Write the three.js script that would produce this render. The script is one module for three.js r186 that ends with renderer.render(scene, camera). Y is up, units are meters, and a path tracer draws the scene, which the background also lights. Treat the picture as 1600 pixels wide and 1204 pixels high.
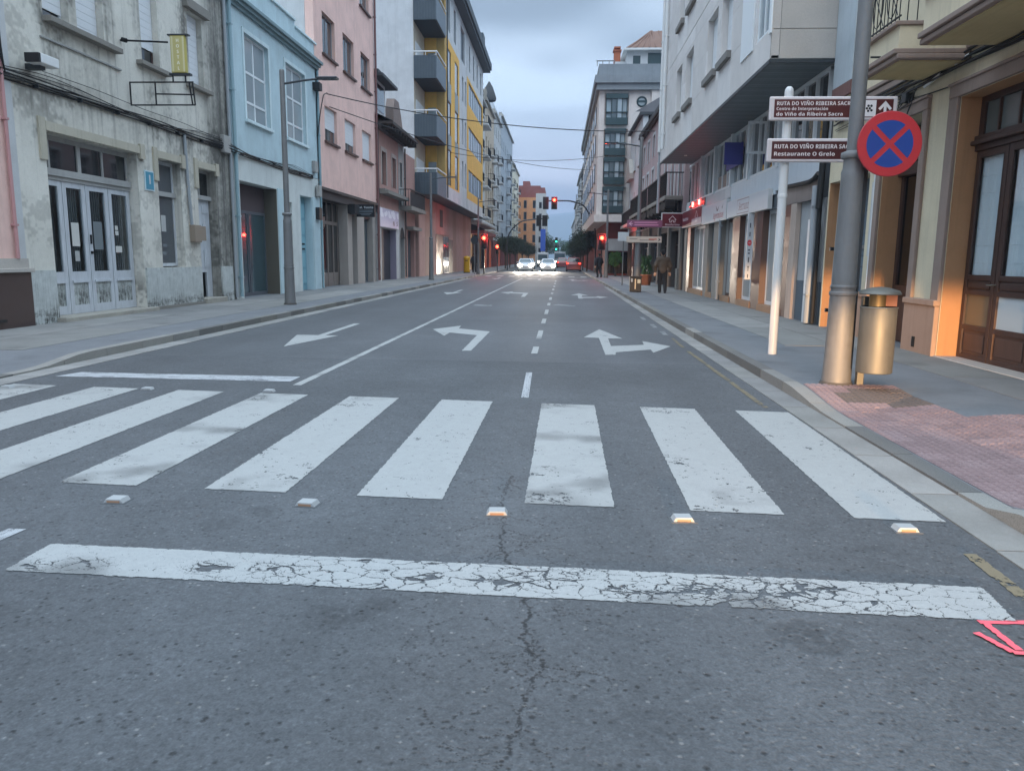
import * as THREE from 'three';
import { mergeGeometries } from 'three/addons/utils/BufferGeometryUtils.js';
import { RoundedBoxGeometry } from 'three/addons/geometries/RoundedBoxGeometry.js';
import { MarchingCubes } from 'three/addons/objects/MarchingCubes.js';

// ---------------------------------------------------------------- camera, sky, sun, exposure
const scene = new THREE.Scene();
const camera = new THREE.PerspectiveCamera(53.19, 1024 / 770, 0.05, 9000);
camera.position.set(0, 1.5, 0);
camera.rotation.set(-0.16395, 0.059, 0.01, 'YXZ');
const renderer = new THREE.WebGLRenderer({ antialias: true });
renderer.toneMapping = THREE.LinearToneMapping;
renderer.toneMappingExposure = 1.5;
renderer.shadowMap.enabled = true;

function mulberry(seed) {
  let s = seed | 0;
  return () => { s = (s + 0x6d2b79f5) | 0; let t = Math.imul(s ^ (s >>> 15), 1 | s); t = (t + Math.imul(t ^ (t >>> 7), 61 | t)) ^ t; return ((t ^ (t >>> 14)) >>> 0) / 4294967296; };
}
const rnd = mulberry(77);
const rr = (a, b) => a + (b - a) * rnd();
const clamp = (x, a = 0, b = 1) => Math.min(b, Math.max(a, x));
const smooth = (a, b, x) => { const t = clamp((x - a) / (b - a)); return t * t * (3 - 2 * t); };
const lerp = (a, b, t) => a + (b - a) * t;

// periodic value noise on an N x N field: octaves = [[cellsX, cellsY, amplitude], ...]
function field(N, octaves, seed) {
  const out = new Float32Array(N * N), r = mulberry(seed);
  for (const [fx, fy, amp] of octaves) {
    const lat = new Float32Array(fx * fy); for (let i = 0; i < lat.length; i++) lat[i] = r() * 2 - 1;
    const xi = new Int32Array(N), xj = new Int32Array(N), xt = new Float32Array(N);
    for (let x = 0; x < N; x++) { const p = x / N * fx, i = Math.floor(p), t = p - i; xi[x] = i % fx; xj[x] = (i + 1) % fx; xt[x] = t * t * (3 - 2 * t); }
    for (let y = 0; y < N; y++) {
      const p = y / N * fy, i = Math.floor(p), t0 = p - i, t = t0 * t0 * (3 - 2 * t0), a = (i % fy) * fx, b = ((i + 1) % fy) * fx;
      for (let x = 0; x < N; x++) {
        const l = lat[a + xi[x]] * (1 - xt[x]) + lat[a + xj[x]] * xt[x], m = lat[b + xi[x]] * (1 - xt[x]) + lat[b + xj[x]] * xt[x];
        out[y * N + x] += amp * (l * (1 - t) + m * t);
      }
    }
  }
  return out;
}
// ---- overcast dusk sky: pale blue cloud deck, faint pink low down where the day ends at the street's far end
function makeSky() {
  const W = 1024, H = 512, d = new Float32Array(W * H * 4), N = 512;
  const f1 = field(N, [[4, 7, 0.5], [9, 16, 0.36], [20, 34, 0.2], [48, 70, 0.08]], 7), f2 = field(N, [[3, 5, 0.6], [7, 11, 0.4]], 9);
  for (let j = 0; j < H; j++) for (let i = 0; i < W; i++) {
    const el = ((j + 0.5) / H - 0.5) * Math.PI, az = ((i + 0.5) / W - 0.5) * 2 * Math.PI;
    const y = Math.sin(el), c = Math.cos(el), x = Math.cos(az) * c, z = Math.sin(az) * c;
    const k = 1 / (Math.max(y, 0) + 0.22), px = ((x * k * 0.24 + 0.8) % 1 + 1) % 1, pz = ((z * k * 0.24 + 0.55) % 1 + 1) % 1;
    const at = Math.floor(pz * N) * N + Math.floor(px * N), n = f1[at], m = f2[at];
    let L = SKY_BASE * (1 + 2.0 * smooth(0.28, 0.8, y));
    L *= 0.96 + 0.9 * clamp(n, -0.45, 0.42) + 0.06 * m;
    const grey = smooth(0.25, -0.4, n);               // thicker cloud is greyer
    let r = L * lerp(0.785, 0.755, grey), g = L * lerp(0.97, 0.965, grey), b = L * lerp(1.18, 1.2, grey);
    const low = smooth(0.2, 0.0, y) * (0.35 + 0.65 * smooth(0.2, 1, -z));   // after-glow low in the sky
    r = lerp(r, L * 1.07, low); g = lerp(g, L * 0.94, low); b = lerp(b, L * 1.0, low);
    if (y < -0.01) { r = g = b = 0.12; }
    const o = (j * W + i) * 4; d[o] = r; d[o + 1] = g; d[o + 2] = b; d[o + 3] = 1;
  }
  const t = new THREE.DataTexture(d, W, H, THREE.RGBAFormat, THREE.FloatType);
  t.mapping = THREE.EquirectangularReflectionMapping; t.magFilter = THREE.LinearFilter; t.minFilter = THREE.LinearFilter; t.needsUpdate = true;
  return t;
}
const SKY_BASE = 0.55;
const skyTex = makeSky();
scene.background = skyTex; scene.environment = skyTex;
const sun = new THREE.DirectionalLight(0xf4f5fa, 0.7);
sun.position.set(-10, 90, 70); sun.target.position.set(0, 0, -20);
sun.shadow.radius = 80; sun.castShadow = true; sun.shadow.mapSize.set(2048, 2048);
Object.assign(sun.shadow.camera, { left: -60, right: 60, top: 120, bottom: -60, near: 1, far: 400 });
scene.add(sun, sun.target);
scene.fog = new THREE.FogExp2(0xc4d6ee, 0.0005);

// ---------------------------------------------------------------- things, parts, names
const taken = {};
function numbered(n) { const k = taken[n] = (taken[n] ?? -1) + 1; return k ? n + '_' + String(k).padStart(3, '0') : n; }
function lit(o) { o.castShadow = o.receiveShadow = true; return o; }
function thing(name, label, category, at = [0, 0, 0], group) {
  const o = new THREE.Group(); o.name = numbered(name); o.position.set(...at); scene.add(o);
  o.userData = { label, category }; if (group) o.userData.group = group;
  return o;
}
function setting(name, geo, m, parent = scene) {
  const o = lit(new THREE.Mesh(one(geo), m)); o.name = parent === scene ? numbered(name) : name; parent.add(o);
  if (parent === scene) o.userData.kind = 'structure';
  return o;
}
function rootOf(p) { while (p.parent && p.parent !== scene) p = p.parent; return p; }
const one = (g) => Array.isArray(g) ? (g.length > 1 ? mergeGeometries(g) : g[0]) : g;
// a part whose geometry is given in world coordinates (for things that stand unturned at their base)
function part(parent, name, geo, m, label) {
  const g = one(geo), b = rootOf(parent).position;
  g.translate(-b.x, -b.y, -b.z);
  const o = lit(new THREE.Mesh(g, m)); o.name = name; parent.add(o);
  if (label) o.userData.label = label;
  return o;
}
// a part in the thing's own coordinates, sharing its geometry
function piece(parent, name, geo, m, at = [0, 0, 0], rot = [0, 0, 0]) {
  const o = lit(new THREE.Mesh(geo, m)); o.name = name; o.position.set(...at); o.rotation.set(...rot); parent.add(o); return o;
}
function dup(t, name, at, turn, label) {
  const c = t.clone(); c.name = numbered(name); c.position.set(...at); c.rotation.set(0, turn, 0); c.userData = { ...t.userData, label }; scene.add(c); return c;
}
const asStuff = (o) => { o.userData.kind = 'stuff'; return o; };

// ---------------------------------------------------------------- geometry helpers (uv in metres)
function fin(g, keepNormals = true) {
  g = g.index ? g.toNonIndexed() : g;
  if (!keepNormals || !g.attributes.normal) g.computeVertexNormals();
  for (const k of Object.keys(g.attributes)) if (!['position', 'normal', 'uv'].includes(k)) g.deleteAttribute(k);
  const p = g.attributes.position.array, n = p.length / 9, uv = new Float32Array(n * 6);
  for (let i = 0; i < n; i++) {
    const o = i * 9, ax = p[o + 3] - p[o], ay = p[o + 4] - p[o + 1], az = p[o + 5] - p[o + 2], bx = p[o + 6] - p[o], by = p[o + 7] - p[o + 1], bz = p[o + 8] - p[o + 2];
    const nx = Math.abs(ay * bz - az * by), ny = Math.abs(az * bx - ax * bz), nz = Math.abs(ax * by - ay * bx);
    for (let k = 0; k < 3; k++) {
      const x = p[o + k * 3], y = p[o + k * 3 + 1], z = p[o + k * 3 + 2], q = i * 6 + k * 2;
      if (nx >= ny && nx >= nz) { uv[q] = z; uv[q + 1] = y; } else if (ny >= nz) { uv[q] = x; uv[q + 1] = z; } else { uv[q] = x; uv[q + 1] = y; }
    }
  }
  g.setAttribute('uv', new THREE.BufferAttribute(uv, 2));
  g.groups.length = 0; g.clearGroups();
  return g;
}
function box(x0, x1, y0, y1, z0, z1) {
  const g = new THREE.BoxGeometry(Math.abs(x1 - x0), Math.abs(y1 - y0), Math.abs(z1 - z0));
  g.translate((x0 + x1) / 2, (y0 + y1) / 2, (z0 + z1) / 2); return fin(g);
}
function rbox(x0, x1, y0, y1, z0, z1, r = 0.02, seg = 2) {
  const g = new RoundedBoxGeometry(Math.abs(x1 - x0), Math.abs(y1 - y0), Math.abs(z1 - z0), seg, r);
  g.translate((x0 + x1) / 2, (y0 + y1) / 2, (z0 + z1) / 2); return fin(g);
}
function tube(pts, r, seg = 6, n = 0) {
  const c = pts.length === 2 ? new THREE.LineCurve3(new THREE.Vector3(...pts[0]), new THREE.Vector3(...pts[1])) : new THREE.CatmullRomCurve3(pts.map((p) => new THREE.Vector3(...p)), false, 'catmullrom', 0.3);
  return fin(new THREE.TubeGeometry(c, n || (pts.length === 2 ? 1 : pts.length * 4), r, seg));
}
function cyl(x, y0, y1, z, r0, r1 = r0, seg = 16) { const g = new THREE.CylinderGeometry(r1, r0, y1 - y0, seg); g.translate(x, (y0 + y1) / 2, z); return fin(g); }
function lathe(x, z, profile, seg = 24) { const g = new THREE.LatheGeometry(profile.map(([r, y]) => new THREE.Vector2(r, y)), seg); g.translate(x, 0, z); return fin(g); }
function disc(x, y, z, r, d, axis = 'z', seg = 32) {
  const g = new THREE.CylinderGeometry(r, r, d, seg); if (axis === 'z') g.rotateX(Math.PI / 2); if (axis === 'x') g.rotateZ(Math.PI / 2);
  g.translate(x, y, z); return fin(g);
}
function extrude(pts, depth, bevel = 0) {   // outline in x, y; thickness along +z
  const s = pts instanceof THREE.Shape ? pts : new THREE.Shape(pts.map(([x, y]) => new THREE.Vector2(x, y)));
  return new THREE.ExtrudeGeometry(s, { depth, bevelEnabled: bevel > 0, bevelSize: bevel, bevelThickness: bevel, bevelSegments: 2, curveSegments: 12 });
}
function flat(poly, y) {   // a sheet on the ground from [x, z] corners
  const s = new THREE.Shape(poly.map(([x, z]) => new THREE.Vector2(x, -z))), g = new THREE.ShapeGeometry(s);
  g.rotateX(-Math.PI / 2); g.translate(0, y, 0); return fin(g);
}
// a facade: u runs away from the camera along the street, w is how far a point stands out towards the street
class Facade {
  constructor(X, s) { this.X = X; this.s = s; }
  p(u, y, w = 0) { return [this.X + this.s * w, y, -u]; }
  box(u0, u1, y0, y1, w0, w1) { return box(this.X + this.s * Math.min(w0, w1), this.X + this.s * Math.max(w0, w1), y0, y1, -u1, -u0); }
  rbox(u0, u1, y0, y1, w0, w1, r) { return rbox(this.X + this.s * w0, this.X + this.s * w1, y0, y1, -u1, -u0, r); }
  shape(shape, w0, w1) {   // outline in (u, y), from w0 out to w1
    const g0 = extrude(shape, w1 - w0), g = g0.index ? g0.toNonIndexed() : g0, a = g.attributes.position.array;
    for (let i = 0; i < a.length; i += 3) { const u = a[i], y = a[i + 1], w = a[i + 2] + w0; a[i] = this.X + this.s * w; a[i + 1] = y; a[i + 2] = -u; }
    if (this.s < 0) for (let i = 0; i < a.length; i += 9) for (let k = 0; k < 3; k++) { const t = a[i + 3 + k]; a[i + 3 + k] = a[i + 6 + k]; a[i + 6 + k] = t; }
    return fin(g, false);
  }
  // wall with rectangular openings [u0, u1, y0, y1]; openings that reach the bottom become notches
  wall(u0, u1, y0, y1, holes = [], w0 = -0.35, w1 = 0) {
    const pts = [[u0, y0]], low = holes.filter((h) => h[2] <= y0 + 1e-3).sort((a, b) => a[0] - b[0]);
    for (const h of low) pts.push([h[0], y0], [h[0], h[3]], [h[1], h[3]], [h[1], y0]);
    pts.push([u1, y0], [u1, y1], [u0, y1]);
    const s = new THREE.Shape(pts.map(([x, y]) => new THREE.Vector2(x, y)));
    for (const h of holes) if (h[2] > y0 + 1e-3) s.holes.push(new THREE.Path([[h[0], h[2]], [h[0], h[3]], [h[1], h[3]], [h[1], h[2]]].map(([x, y]) => new THREE.Vector2(x, y))));
    return this.shape(s, w0, w1);
  }
}
const LEFT = new Facade(-10.2, 1), RIGHT = new Facade(5.6, -1);

// ---------------------------------------------------------------- textures (colour, grain, wear)
function dataTex(N, M, fill, size, srgb = true, wrap = true) {
  const d = new Uint8Array(N * M * 4), c = [0, 0, 0, 255];
  for (let y = 0; y < M; y++) for (let x = 0; x < N; x++) { c[3] = 255; fill(x, y, c, y * N + x); const o = (y * N + x) * 4; for (let k = 0; k < 4; k++) d[o + k] = clamp(Math.round(c[k]), 0, 255); }
  const t = new THREE.DataTexture(d, N, M, THREE.RGBAFormat);
  t.magFilter = THREE.LinearFilter; t.minFilter = THREE.LinearMipmapLinearFilter; t.generateMipmaps = true;
  if (srgb) t.colorSpace = THREE.SRGBColorSpace;
  if (wrap) { t.wrapS = t.wrapT = THREE.RepeatWrapping; }
  if (size) t.repeat.set(1 / size, 1 / size);
  t.needsUpdate = true; return t;
}
const g3 = (c, v) => { c[0] = c[1] = c[2] = v; };
const T = {};
{ // asphalt: worn grey binder with pale and dark aggregate; the second copy carries the cracks of the stretch by the stop line
  const N = 2048, big = field(N, [[3, 3, 5], [7, 7, 4], [17, 17, 3.2], [60, 60, 2.4], [160, 160, 2.6]], 21), fine = field(N, [[430, 430, 5], [900, 900, 8]], 22), r = mulberry(23);
  const val = new Float32Array(N * N), tint = new Int8Array(N * N);
  for (let i = 0; i < N * N; i++) { const X = (i % N) / N * 9.6 - 7, tr = (c) => Math.exp(-(((X - c) / 0.32) ** 2)); val[i] = 100 + big[i] * 1.25 + fine[i] + (r() - 0.5) * 18 - 4.5 * (tr(-5.6) + tr(-4.1) + tr(-2.2) + tr(-0.95) + tr(0.35) + tr(1.6)) * (1 + big[i] * 0.05); }
  const dot = (n, lo, hi, s0, s1) => { for (let k = 0; k < n; k++) { const cx = r() * N, cy = r() * N, a = s0 + r() * (s1 - s0), v = lo + r() * (hi - lo), R = Math.ceil(a); for (let y = -R; y <= R; y++) for (let x = -R; x <= R; x++) if (x * x + y * y <= a * a) { const q = (((cy + y) | 0) + N) % N * N + (((cx + x) | 0) + N) % N; val[q] += v * (1 - (x * x + y * y) / (a * a + 1) * 0.5); tint[q] = v > 20 ? 1 : 0; } } };
  dot(90000, 4, 16, 0.6, 1.5); dot(60000, -20, -6, 0.6, 1.6); dot(7000, 18, 52, 0.7, 1.7); dot(11000, -50, -22, 0.8, 2.3);
  const put = (v, t, c) => { const w = v * 0.8; c[0] = w * 0.965 + t * 3; c[1] = w * 1.0; c[2] = w * 1.03 - t * 4; };
  T.asphalt = dataTex(N, N, (x, y, c, i) => put(val[i], tint[i], c), 9.6);
  T.asphaltBump = dataTex(1024, 1024, (x, y, c) => g3(c, val[(y * 2) * N + x * 2] * 1.0 + 15), 9.6, false);
  // near stretch: texture pixel (px, py) is x = -7 + px * 9.6 / N, z = -1.6 - py * 9.6 / N  (v runs away from the camera)
  const dark = new Float32Array(N * N), S = N / 9.6, ax = (x) => (x + 7) * S, az = (z) => (-1.6 - z) * S;
  const blot = (x, y, a, s) => { const R = Math.ceil(a); for (let j = -R; j <= R; j++) for (let i = -R; i <= R; i++) { const X = (x + i) | 0, Y = (y + j) | 0; if (X < 0 || Y < 0 || X >= N || Y >= N) continue; const d = (i * i + j * j) / (a * a); if (d < 1) dark[Y * N + X] = Math.max(dark[Y * N + X], s * (1 - d * d)); } };
  const crack = (x, y, dir, len, wid, s) => { let a = dir; for (let k = 0; k < len; k++) { a += (r() - 0.5) * 0.9; a += (dir - a) * 0.12; x += Math.cos(a) * 1.6; y += Math.sin(a) * 1.6; if (r() < 0.62) blot(x + (r() - 0.5) * 1.6, y + (r() - 0.5) * 1.6, wid * (0.5 + r() * 0.9), s); if (r() < 0.012 && len > 30) crack(x, y, a + (r() < 0.5 ? -1 : 1) * (0.6 + r() * 0.8), len * 0.3 * r() + 12, wid * 0.75, s * 0.9); } };
  const path = [[-0.3, -5.2], [-0.33, -4.7], [-0.32, -4.5], [-0.28, -4.1], [-0.29, -3.9], [-0.22, -3.63], [-0.14, -3.3], [-0.1, -3.1], [-0.12, -2.86], [-0.03, -2.67], [-0.09, -2.45], [-0.1, -2.3], [-0.15, -2.05]];
  for (let i = 0; i + 1 < path.length; i++) { const [x0, z0] = path[i], [x1, z1] = path[i + 1], dx = ax(x1) - ax(x0), dy = az(z1) - az(z0), L = Math.hypot(dx, dy); const w = i < 3 ? 1.0 : i < 9 ? 1.5 : 1.2; for (let k = 0; k < L / 1.4; k++) { const t = k / (L / 1.4); blot(ax(x0) + dx * t + (r() - 0.5) * 2.2 + 2 * Math.sin(k * 0.31), az(z0) + dy * t + (r() - 0.5) * 2.2, w * (0.45 + r() * 1.1), 0.55 + r() * 0.4); if (r() < 0.3) blot(ax(x0) + dx * t + (r() - 0.5) * 22, az(z0) + dy * t + (r() - 0.5) * 16, 0.6 + r() * 1.2, 0.6); if (r() < 0.07) crack(ax(x0) + dx * t, az(z0) + dy * t, r() * 6.28, 14 + r() * 42, 1.1, 0.75); } }
  for (let k = 0; k < 60; k++) crack(ax(-0.2 + (r() - 0.5) * 0.9), az(-4.5 + r() * 2.5), r() * 6.28, 10 + r() * 26, 1.0, 0.6);
  for (let k = 0; k < 16; k++) crack(ax(-0.3 + (r() - 0.5) * 0.25), az(-8.2 + r() * 2.9), 1.57 + (r() - 0.5), 12 + r() * 40, 0.9, 0.55);
  for (let k = 0; k < 70; k++) crack(ax(-2.6 + r() * 5), az(-9 + r() * 7), r() * 6.28, 5 + r() * 12, 0.9, 0.5);
  // dark oily stains and the seam beside the second stripe gap
  const stain = (X, Z, a, s) => { for (let k = 0; k < 150; k++) { const q = r() * 6.28, d = Math.sqrt(r()) * a; blot(ax(X + Math.cos(q) * d * 1.25), az(Z + Math.sin(q) * d), 2 + r() * 5, s * (1 - d / a * 0.6) * (0.25 + r() * 0.75)); } };
  stain(1.06, -2.98, 0.14, 0.5); stain(-0.92, -3.0, 0.12, 0.4); stain(-0.75, -3.12, 0.06, 0.4); stain(-1.75, -4.3, 0.1, 0.25); stain(-1.9, -4.05, 0.1, 0.25); stain(-2.4, -2.9, 0.12, 0.2); stain(0.35, -2.3, 0.12, 0.2);
  T.asphaltNear = dataTex(N, N, (x, y, c, i) => { const X = Math.round(ax(0) * 0) + x, Y = y; put(val[i] * (1 - 0.72 * dark[Y * N + X]), tint[i] * (dark[i] > 0.3 ? 0 : 1), c); }, 9.6);
  // where the texture starts: see the road's uv
  T.nearBump = dataTex(N, N, (x, y, c, i) => g3(c, (val[i] + 15) * (1 - 0.8 * dark[i])), 9.6, false);
}
{ const N = 1024, a = field(N, [[2, 2, 6], [5, 5, 6], [11, 11, 5], [22, 22, 3], [70, 70, 2], [220, 220, 2.4], [512, 512, 3]], 31), st = field(N, [[26, 2, 5], [70, 3, 4], [160, 5, 2.5]], 33), r = mulberry(32);
  T.plaster = dataTex(N, N, (x, y, c, i) => g3(c, 243 + a[i] * 0.9 - Math.max(0, st[i] - 1) * 1.9 + (r() - 0.5) * 6), 3.1);
  T.plasterBump = dataTex(512, 512, (x, y, c) => g3(c, 128 + a[y * 2 * N + x * 2] * 4), 3.1, false);
}
{ const N = 1024, a = field(N, [[3, 3, 7], [9, 9, 6], [30, 30, 4], [128, 128, 3], [400, 400, 4]], 41), b = field(N, [[6, 6, 1], [14, 14, 0.7]], 43), r = mulberry(42);
  T.concrete = dataTex(N, N, (x, y, c, i) => { const v = 232 + a[i] * 1.3 + (r() - 0.5) * 14 - (b[i] > 0.75 ? 10 * (b[i] - 0.75) * 4 : 0); g3(c, v); }, 4.3);
  T.concreteBump = dataTex(512, 512, (x, y, c) => g3(c, 128 + a[y * 2 * N + x * 2] * 4), 4.3, false);
}
{ const N = 512, r = mulberry(51), a = field(N, [[5, 5, 6], [256, 256, 16]], 52);
  T.granite = dataTex(N, N, (x, y, c, i) => { const s = r(); g3(c, 243 + a[i] * 0.8 + (s < 0.1 ? -52 : s > 0.92 ? 12 : (r() - 0.5) * 22)); }, 1.3); }
{ const N = 512, a = field(N, [[4, 90, 10], [8, 200, 8], [3, 12, 8]], 61), r = mulberry(62);
  T.wood = dataTex(N, N, (x, y, c, i) => g3(c, 226 + a[x * N + y] + (r() - 0.5) * 8), 0.8); }
{ const N = 512, a = field(N, [[90, 4, 5], [200, 9, 4], [6, 6, 7], [30, 30, 4]], 71), r = mulberry(72);
  T.metal = dataTex(N, N, (x, y, c, i) => g3(c, 232 + a[i] + (r() - 0.5) * 6), 1.1);
  T.metalRough = dataTex(N, N, (x, y, c, i) => g3(c, 205 + a[i] * 2.2), 1.1, false); }
{ // road paint: scuffed, tyre-greyed in patches, small flakes missing
  const N = 1024, a = field(N, [[3, 4, 0.6], [8, 10, 0.45], [24, 30, 0.2]], 81), f = field(N, [[60, 60, 3], [300, 300, 5]], 82), r = mulberry(83), chip = new Uint8Array(N * N), d0 = (v) => smooth(0.1, 0.85, v);
  for (let k = 0; k < 420; k++) { let x = r() * N, y = r() * N; const d = r() * 6.28, L = 2 + r() * 12; for (let j = 0; j < L; j++) { x += Math.cos(d) + (r() - 0.5); y += Math.sin(d) * 0.5 + (r() - 0.5); chip[((y + N) % N | 0) * N + ((x + N) % N | 0)] = 1; if (r() < 0.5) chip[((y + N) % N | 0) * N + ((x + 1 + N) % N | 0)] = 1; } }
  { const p = field(1024, [[14, 16, 0.5], [44, 50, 0.5], [140, 160, 0.5], [420, 440, 0.45]], 84); T.paintAlpha = dataTex(N, N, (x, y, c, i) => g3(c, p[i] > 0.97 - 0.2 * d0(a[i]) || chip[i] ? 0 : 255), 3.2, false); T.paintAlphaOld = dataTex(512, 512, (x, y, c) => g3(c, p[y * 1024 + x] > 0.42 ? 0 : 255), 1.6, false); }
  T.paint = dataTex(N, N, (x, y, c, i) => { const d = smooth(0.1, 0.85, a[i]), v = chip[i] ? 140 : 236 - d * 62 + f[i] + (r() - 0.5) * 10; c[0] = v; c[1] = v; c[2] = v * 0.985; }, 3.2);
}
{ // the cracked stop line: paint torn along a net of cracks, alpha where it has gone
  const W = 2048, H = 168, r = mulberry(91);
  const A = field(512, [[8, 3, 0.6], [20, 9, 0.4], [60, 40, 0.25]], 92), B = field(512, [[120, 130, 0.7], [256, 250, 0.6]], 93), wear = field(512, [[14, 9, 0.55], [40, 26, 0.5], [120, 80, 0.4]], 94), C = field(512, [[30, 34, 0.7], [70, 80, 0.4]], 95);
  const net = (sx, sy) => { const cols = Math.ceil(W / sx) + 3, rows = Math.ceil(H / sy) + 3, q = []; for (let j = 0; j < rows; j++) for (let i = 0; i < cols; i++) q.push([(i - 1 + r()) * sx, (j - 1 + r()) * sy]);
    return (X, Y) => { let d1 = 1e9, d2 = 1e9; const ci = Math.floor(X / sx) + 1, cj = Math.floor(Y / sy) + 1; for (let j = Math.max(0, cj - 1); j <= Math.min(rows - 1, cj + 1); j++) for (let i = Math.max(0, ci - 1); i <= Math.min(cols - 1, ci + 1); i++) { const c = q[j * cols + i], d = Math.hypot((X - c[0]) * 0.8, Y - c[1]); if (d < d1) { d2 = d1; d1 = d; } else if (d < d2) d2 = d; } return d2 - d1; }; };
  const coarse = net(58, 36), fine = net(24, 15), spots = [[150, 60, 90], [420, 70, 70], [560, 84, 80], [890, 60, 60], [1060, 70, 170], [1120, 120, 80], [1330, 50, 90], [1460, 80, 110], [1600, 70, 70], [1680, 110, 110], [60, 40, 60]];
  T.stopAlpha = dataTex(W, H, (x, y, c) => {
    const k = (Math.floor(y / H * 130) % 512) * 512 + Math.floor(x / W * 512) % 512, X = x + B[k] * 4 + C[k] * 9, Y = y + B[(k + 777) % 262144] * 4 + C[(k + 4099) % 262144] * 9;
    let w = 0; for (const s of spots) { const d = Math.hypot((x - s[0]) / s[2], (y - s[1]) / 48); w = Math.max(w, 1 - d); } w = clamp(w);
    const e1 = coarse(X, Y), e2 = fine(X, Y), on = smooth(500, 640, x) * 0.65 + 0.2;
    let open = e1 < (1.0 + 4.0 * w + 2.3 * clamp(A[k] + 0.2)) * (on + w * 0.5) ? 1 : 0;
    if (e2 < 2.6 * w * clamp(0.4 + A[(k + 555) % 262144]) + 0.9 * clamp(A[k] * 2 - 0.5)) open = 1;
    if (w > 0.15 && wear[k] + B[k] * 0.25 > 0.95 - 0.75 * w) open = 1;
    const rim = Math.min(x, W - 1 - x, y, H - 1 - y); if (rim < 2 + 3.2 * B[(k + 99) % 262144] + 2 * C[k]) open = 1;
    g3(c, open ? 0 : 255);
  }, 0, false, false);
  T.stopAlpha.repeat.set(1 / 4.63, 1 / 0.36);
  T.wornAlpha = dataTex(512, 256, (x, y, c) => { const k = (y * 2) * 512 + x, e = Math.min(y, 255 - y) / 128; g3(c, wear[k] * 0.8 + B[k] * 0.55 > 0.25 + e * 0.3 ? 0 : 255); }, 0, false, true);
}
{ // old facade: cream render with rain streaks under the sills and cables, black growth at the foot and at the far end
  const N = 2048, U = 10.5, r = mulberry(101), a = field(N, [[4, 4, 7], [11, 11, 7], [36, 36, 5], [140, 140, 3], [512, 512, 4]], 102), vert = field(N, [[60, 3, 0.5], [150, 5, 0.4], [320, 8, 0.3]], 103), blob = field(N, [[7, 9, 0.5], [18, 22, 0.4], [50, 60, 0.35], [160, 160, 0.3]], 104);
  const ledge = [[15.4, 18, 6.0, 1.1], [19.1, 20.4, 6.0, 0.9], [21.5, 22.8, 6.0, 1.6], [14.3, 24, 4.7, 0.6], [15.0, 18.9, 3.9, 0.35], [19.3, 20.9, 3.9, 0.4]];
  const jamb = [15.4, 16.45, 17.75, 19.0, 20.15, 21.4, 22.7];
  T.oldWall = dataTex(N, N, (x, y, c, i) => {
    const u = 14 + x / N * U, h = y / N * U; let d = 0;
    for (const [u0, u1, y0, L] of ledge) if (u > u0 - 0.05 && u < u1 + 0.05 && h < y0) { const q = (y0 - h) / L; if (q < 1.6) d = Math.max(d, (1 - q / 1.6) * clamp(0.3 + blob[i] * 0.6 + vert[i] * 0.55) * 0.42); }
    for (const j of jamb) if (h > 5.9) d = Math.max(d, clamp(1 - Math.abs(u - j) / 0.34) * clamp(0.5 + blob[i] * 0.7 + vert[i] * 0.5) * 0.6);
    d = Math.max(d, smooth(21.9, 23.2, u) * clamp(0.86 + blob[i] * 0.35 + vert[i] * 0.4) * 0.85);
    d = Math.max(d, smooth(1.0, 0.1, h) * clamp(0.05 + blob[i] * 1.9 + vert[i] * 0.4) * 1.0);
    const patch = 0.1 + 0.2 * smooth(0.1, 0.6, blob[i]) + 0.1 * smooth(0.15, 0.7, vert[i]);
    const base = [219, 215, 203], grime = [92, 90, 84];
    for (let k = 0; k < 3; k++) c[k] = lerp(base[k] + a[i] * 0.9 + (r() - 0.5) * 8, grime[k] + a[i], clamp(d + patch));
  }, 0, true, false);
  // dado and door bottoms: pale paint flaking to black at the foot
  T.dado = dataTex(512, 512, (x, y, c, i) => { const k = (y * 4) * N + x * 4, h = y / 512, d = smooth(0.42, 0.03, h) * clamp(0.42 + blob[k] * 0.9 + vert[k] * 1.1) * 0.85 + 0.22 * clamp(vert[k] * 1.6 + blob[k] * 0.5 - 0.1); const v = 226 + a[k]; for (let q = 0; q < 3; q++) c[q] = lerp(v * [0.98, 1, 1][q], [70, 70, 66][q] + a[k], clamp(d)); }, 1.3);
}
function print(w, h, draw, s = 1) {   // flat print on a sign
  const cv = document.createElement('canvas'); cv.width = w * s; cv.height = h * s; const x = cv.getContext('2d'); x.scale(s, s); draw(x, w, h);
  const t = new THREE.CanvasTexture(cv); t.colorSpace = THREE.SRGBColorSpace; return t;
}

// ---------------------------------------------------------------- materials
function mat(hex, rough = 0.85, o = {}) {
  const { map, bump, bs, ...rest } = o;
  const m = new THREE.MeshStandardMaterial({ color: hex, roughness: rough, ...rest });
  if (map) m.map = map; if (bump) { m.bumpMap = bump; m.bumpScale = bs ?? 0.004; }
  return m;
}
const plaster = (hex, bs = 0.003) => mat(hex, 0.92, { map: T.plaster, bump: T.plasterBump, bs });
const wood = (hex, r = 0.55) => mat(hex, r, { map: T.wood });
const metal = (hex, r = 0.45, metalness = 0.7) => mat(hex, r, { map: T.metal, roughnessMap: T.metalRough, metalness });
const glassy = (hex, r = 0.06) => new THREE.MeshPhysicalMaterial({ color: hex, roughness: r, metalness: 0, ior: 1.55, clearcoat: 0.6, clearcoatRoughness: 0.03 });
const glow = (hex, k) => new THREE.MeshStandardMaterial({ color: 0x222222, emissive: hex, emissiveIntensity: k, roughness: 0.4 });
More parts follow.
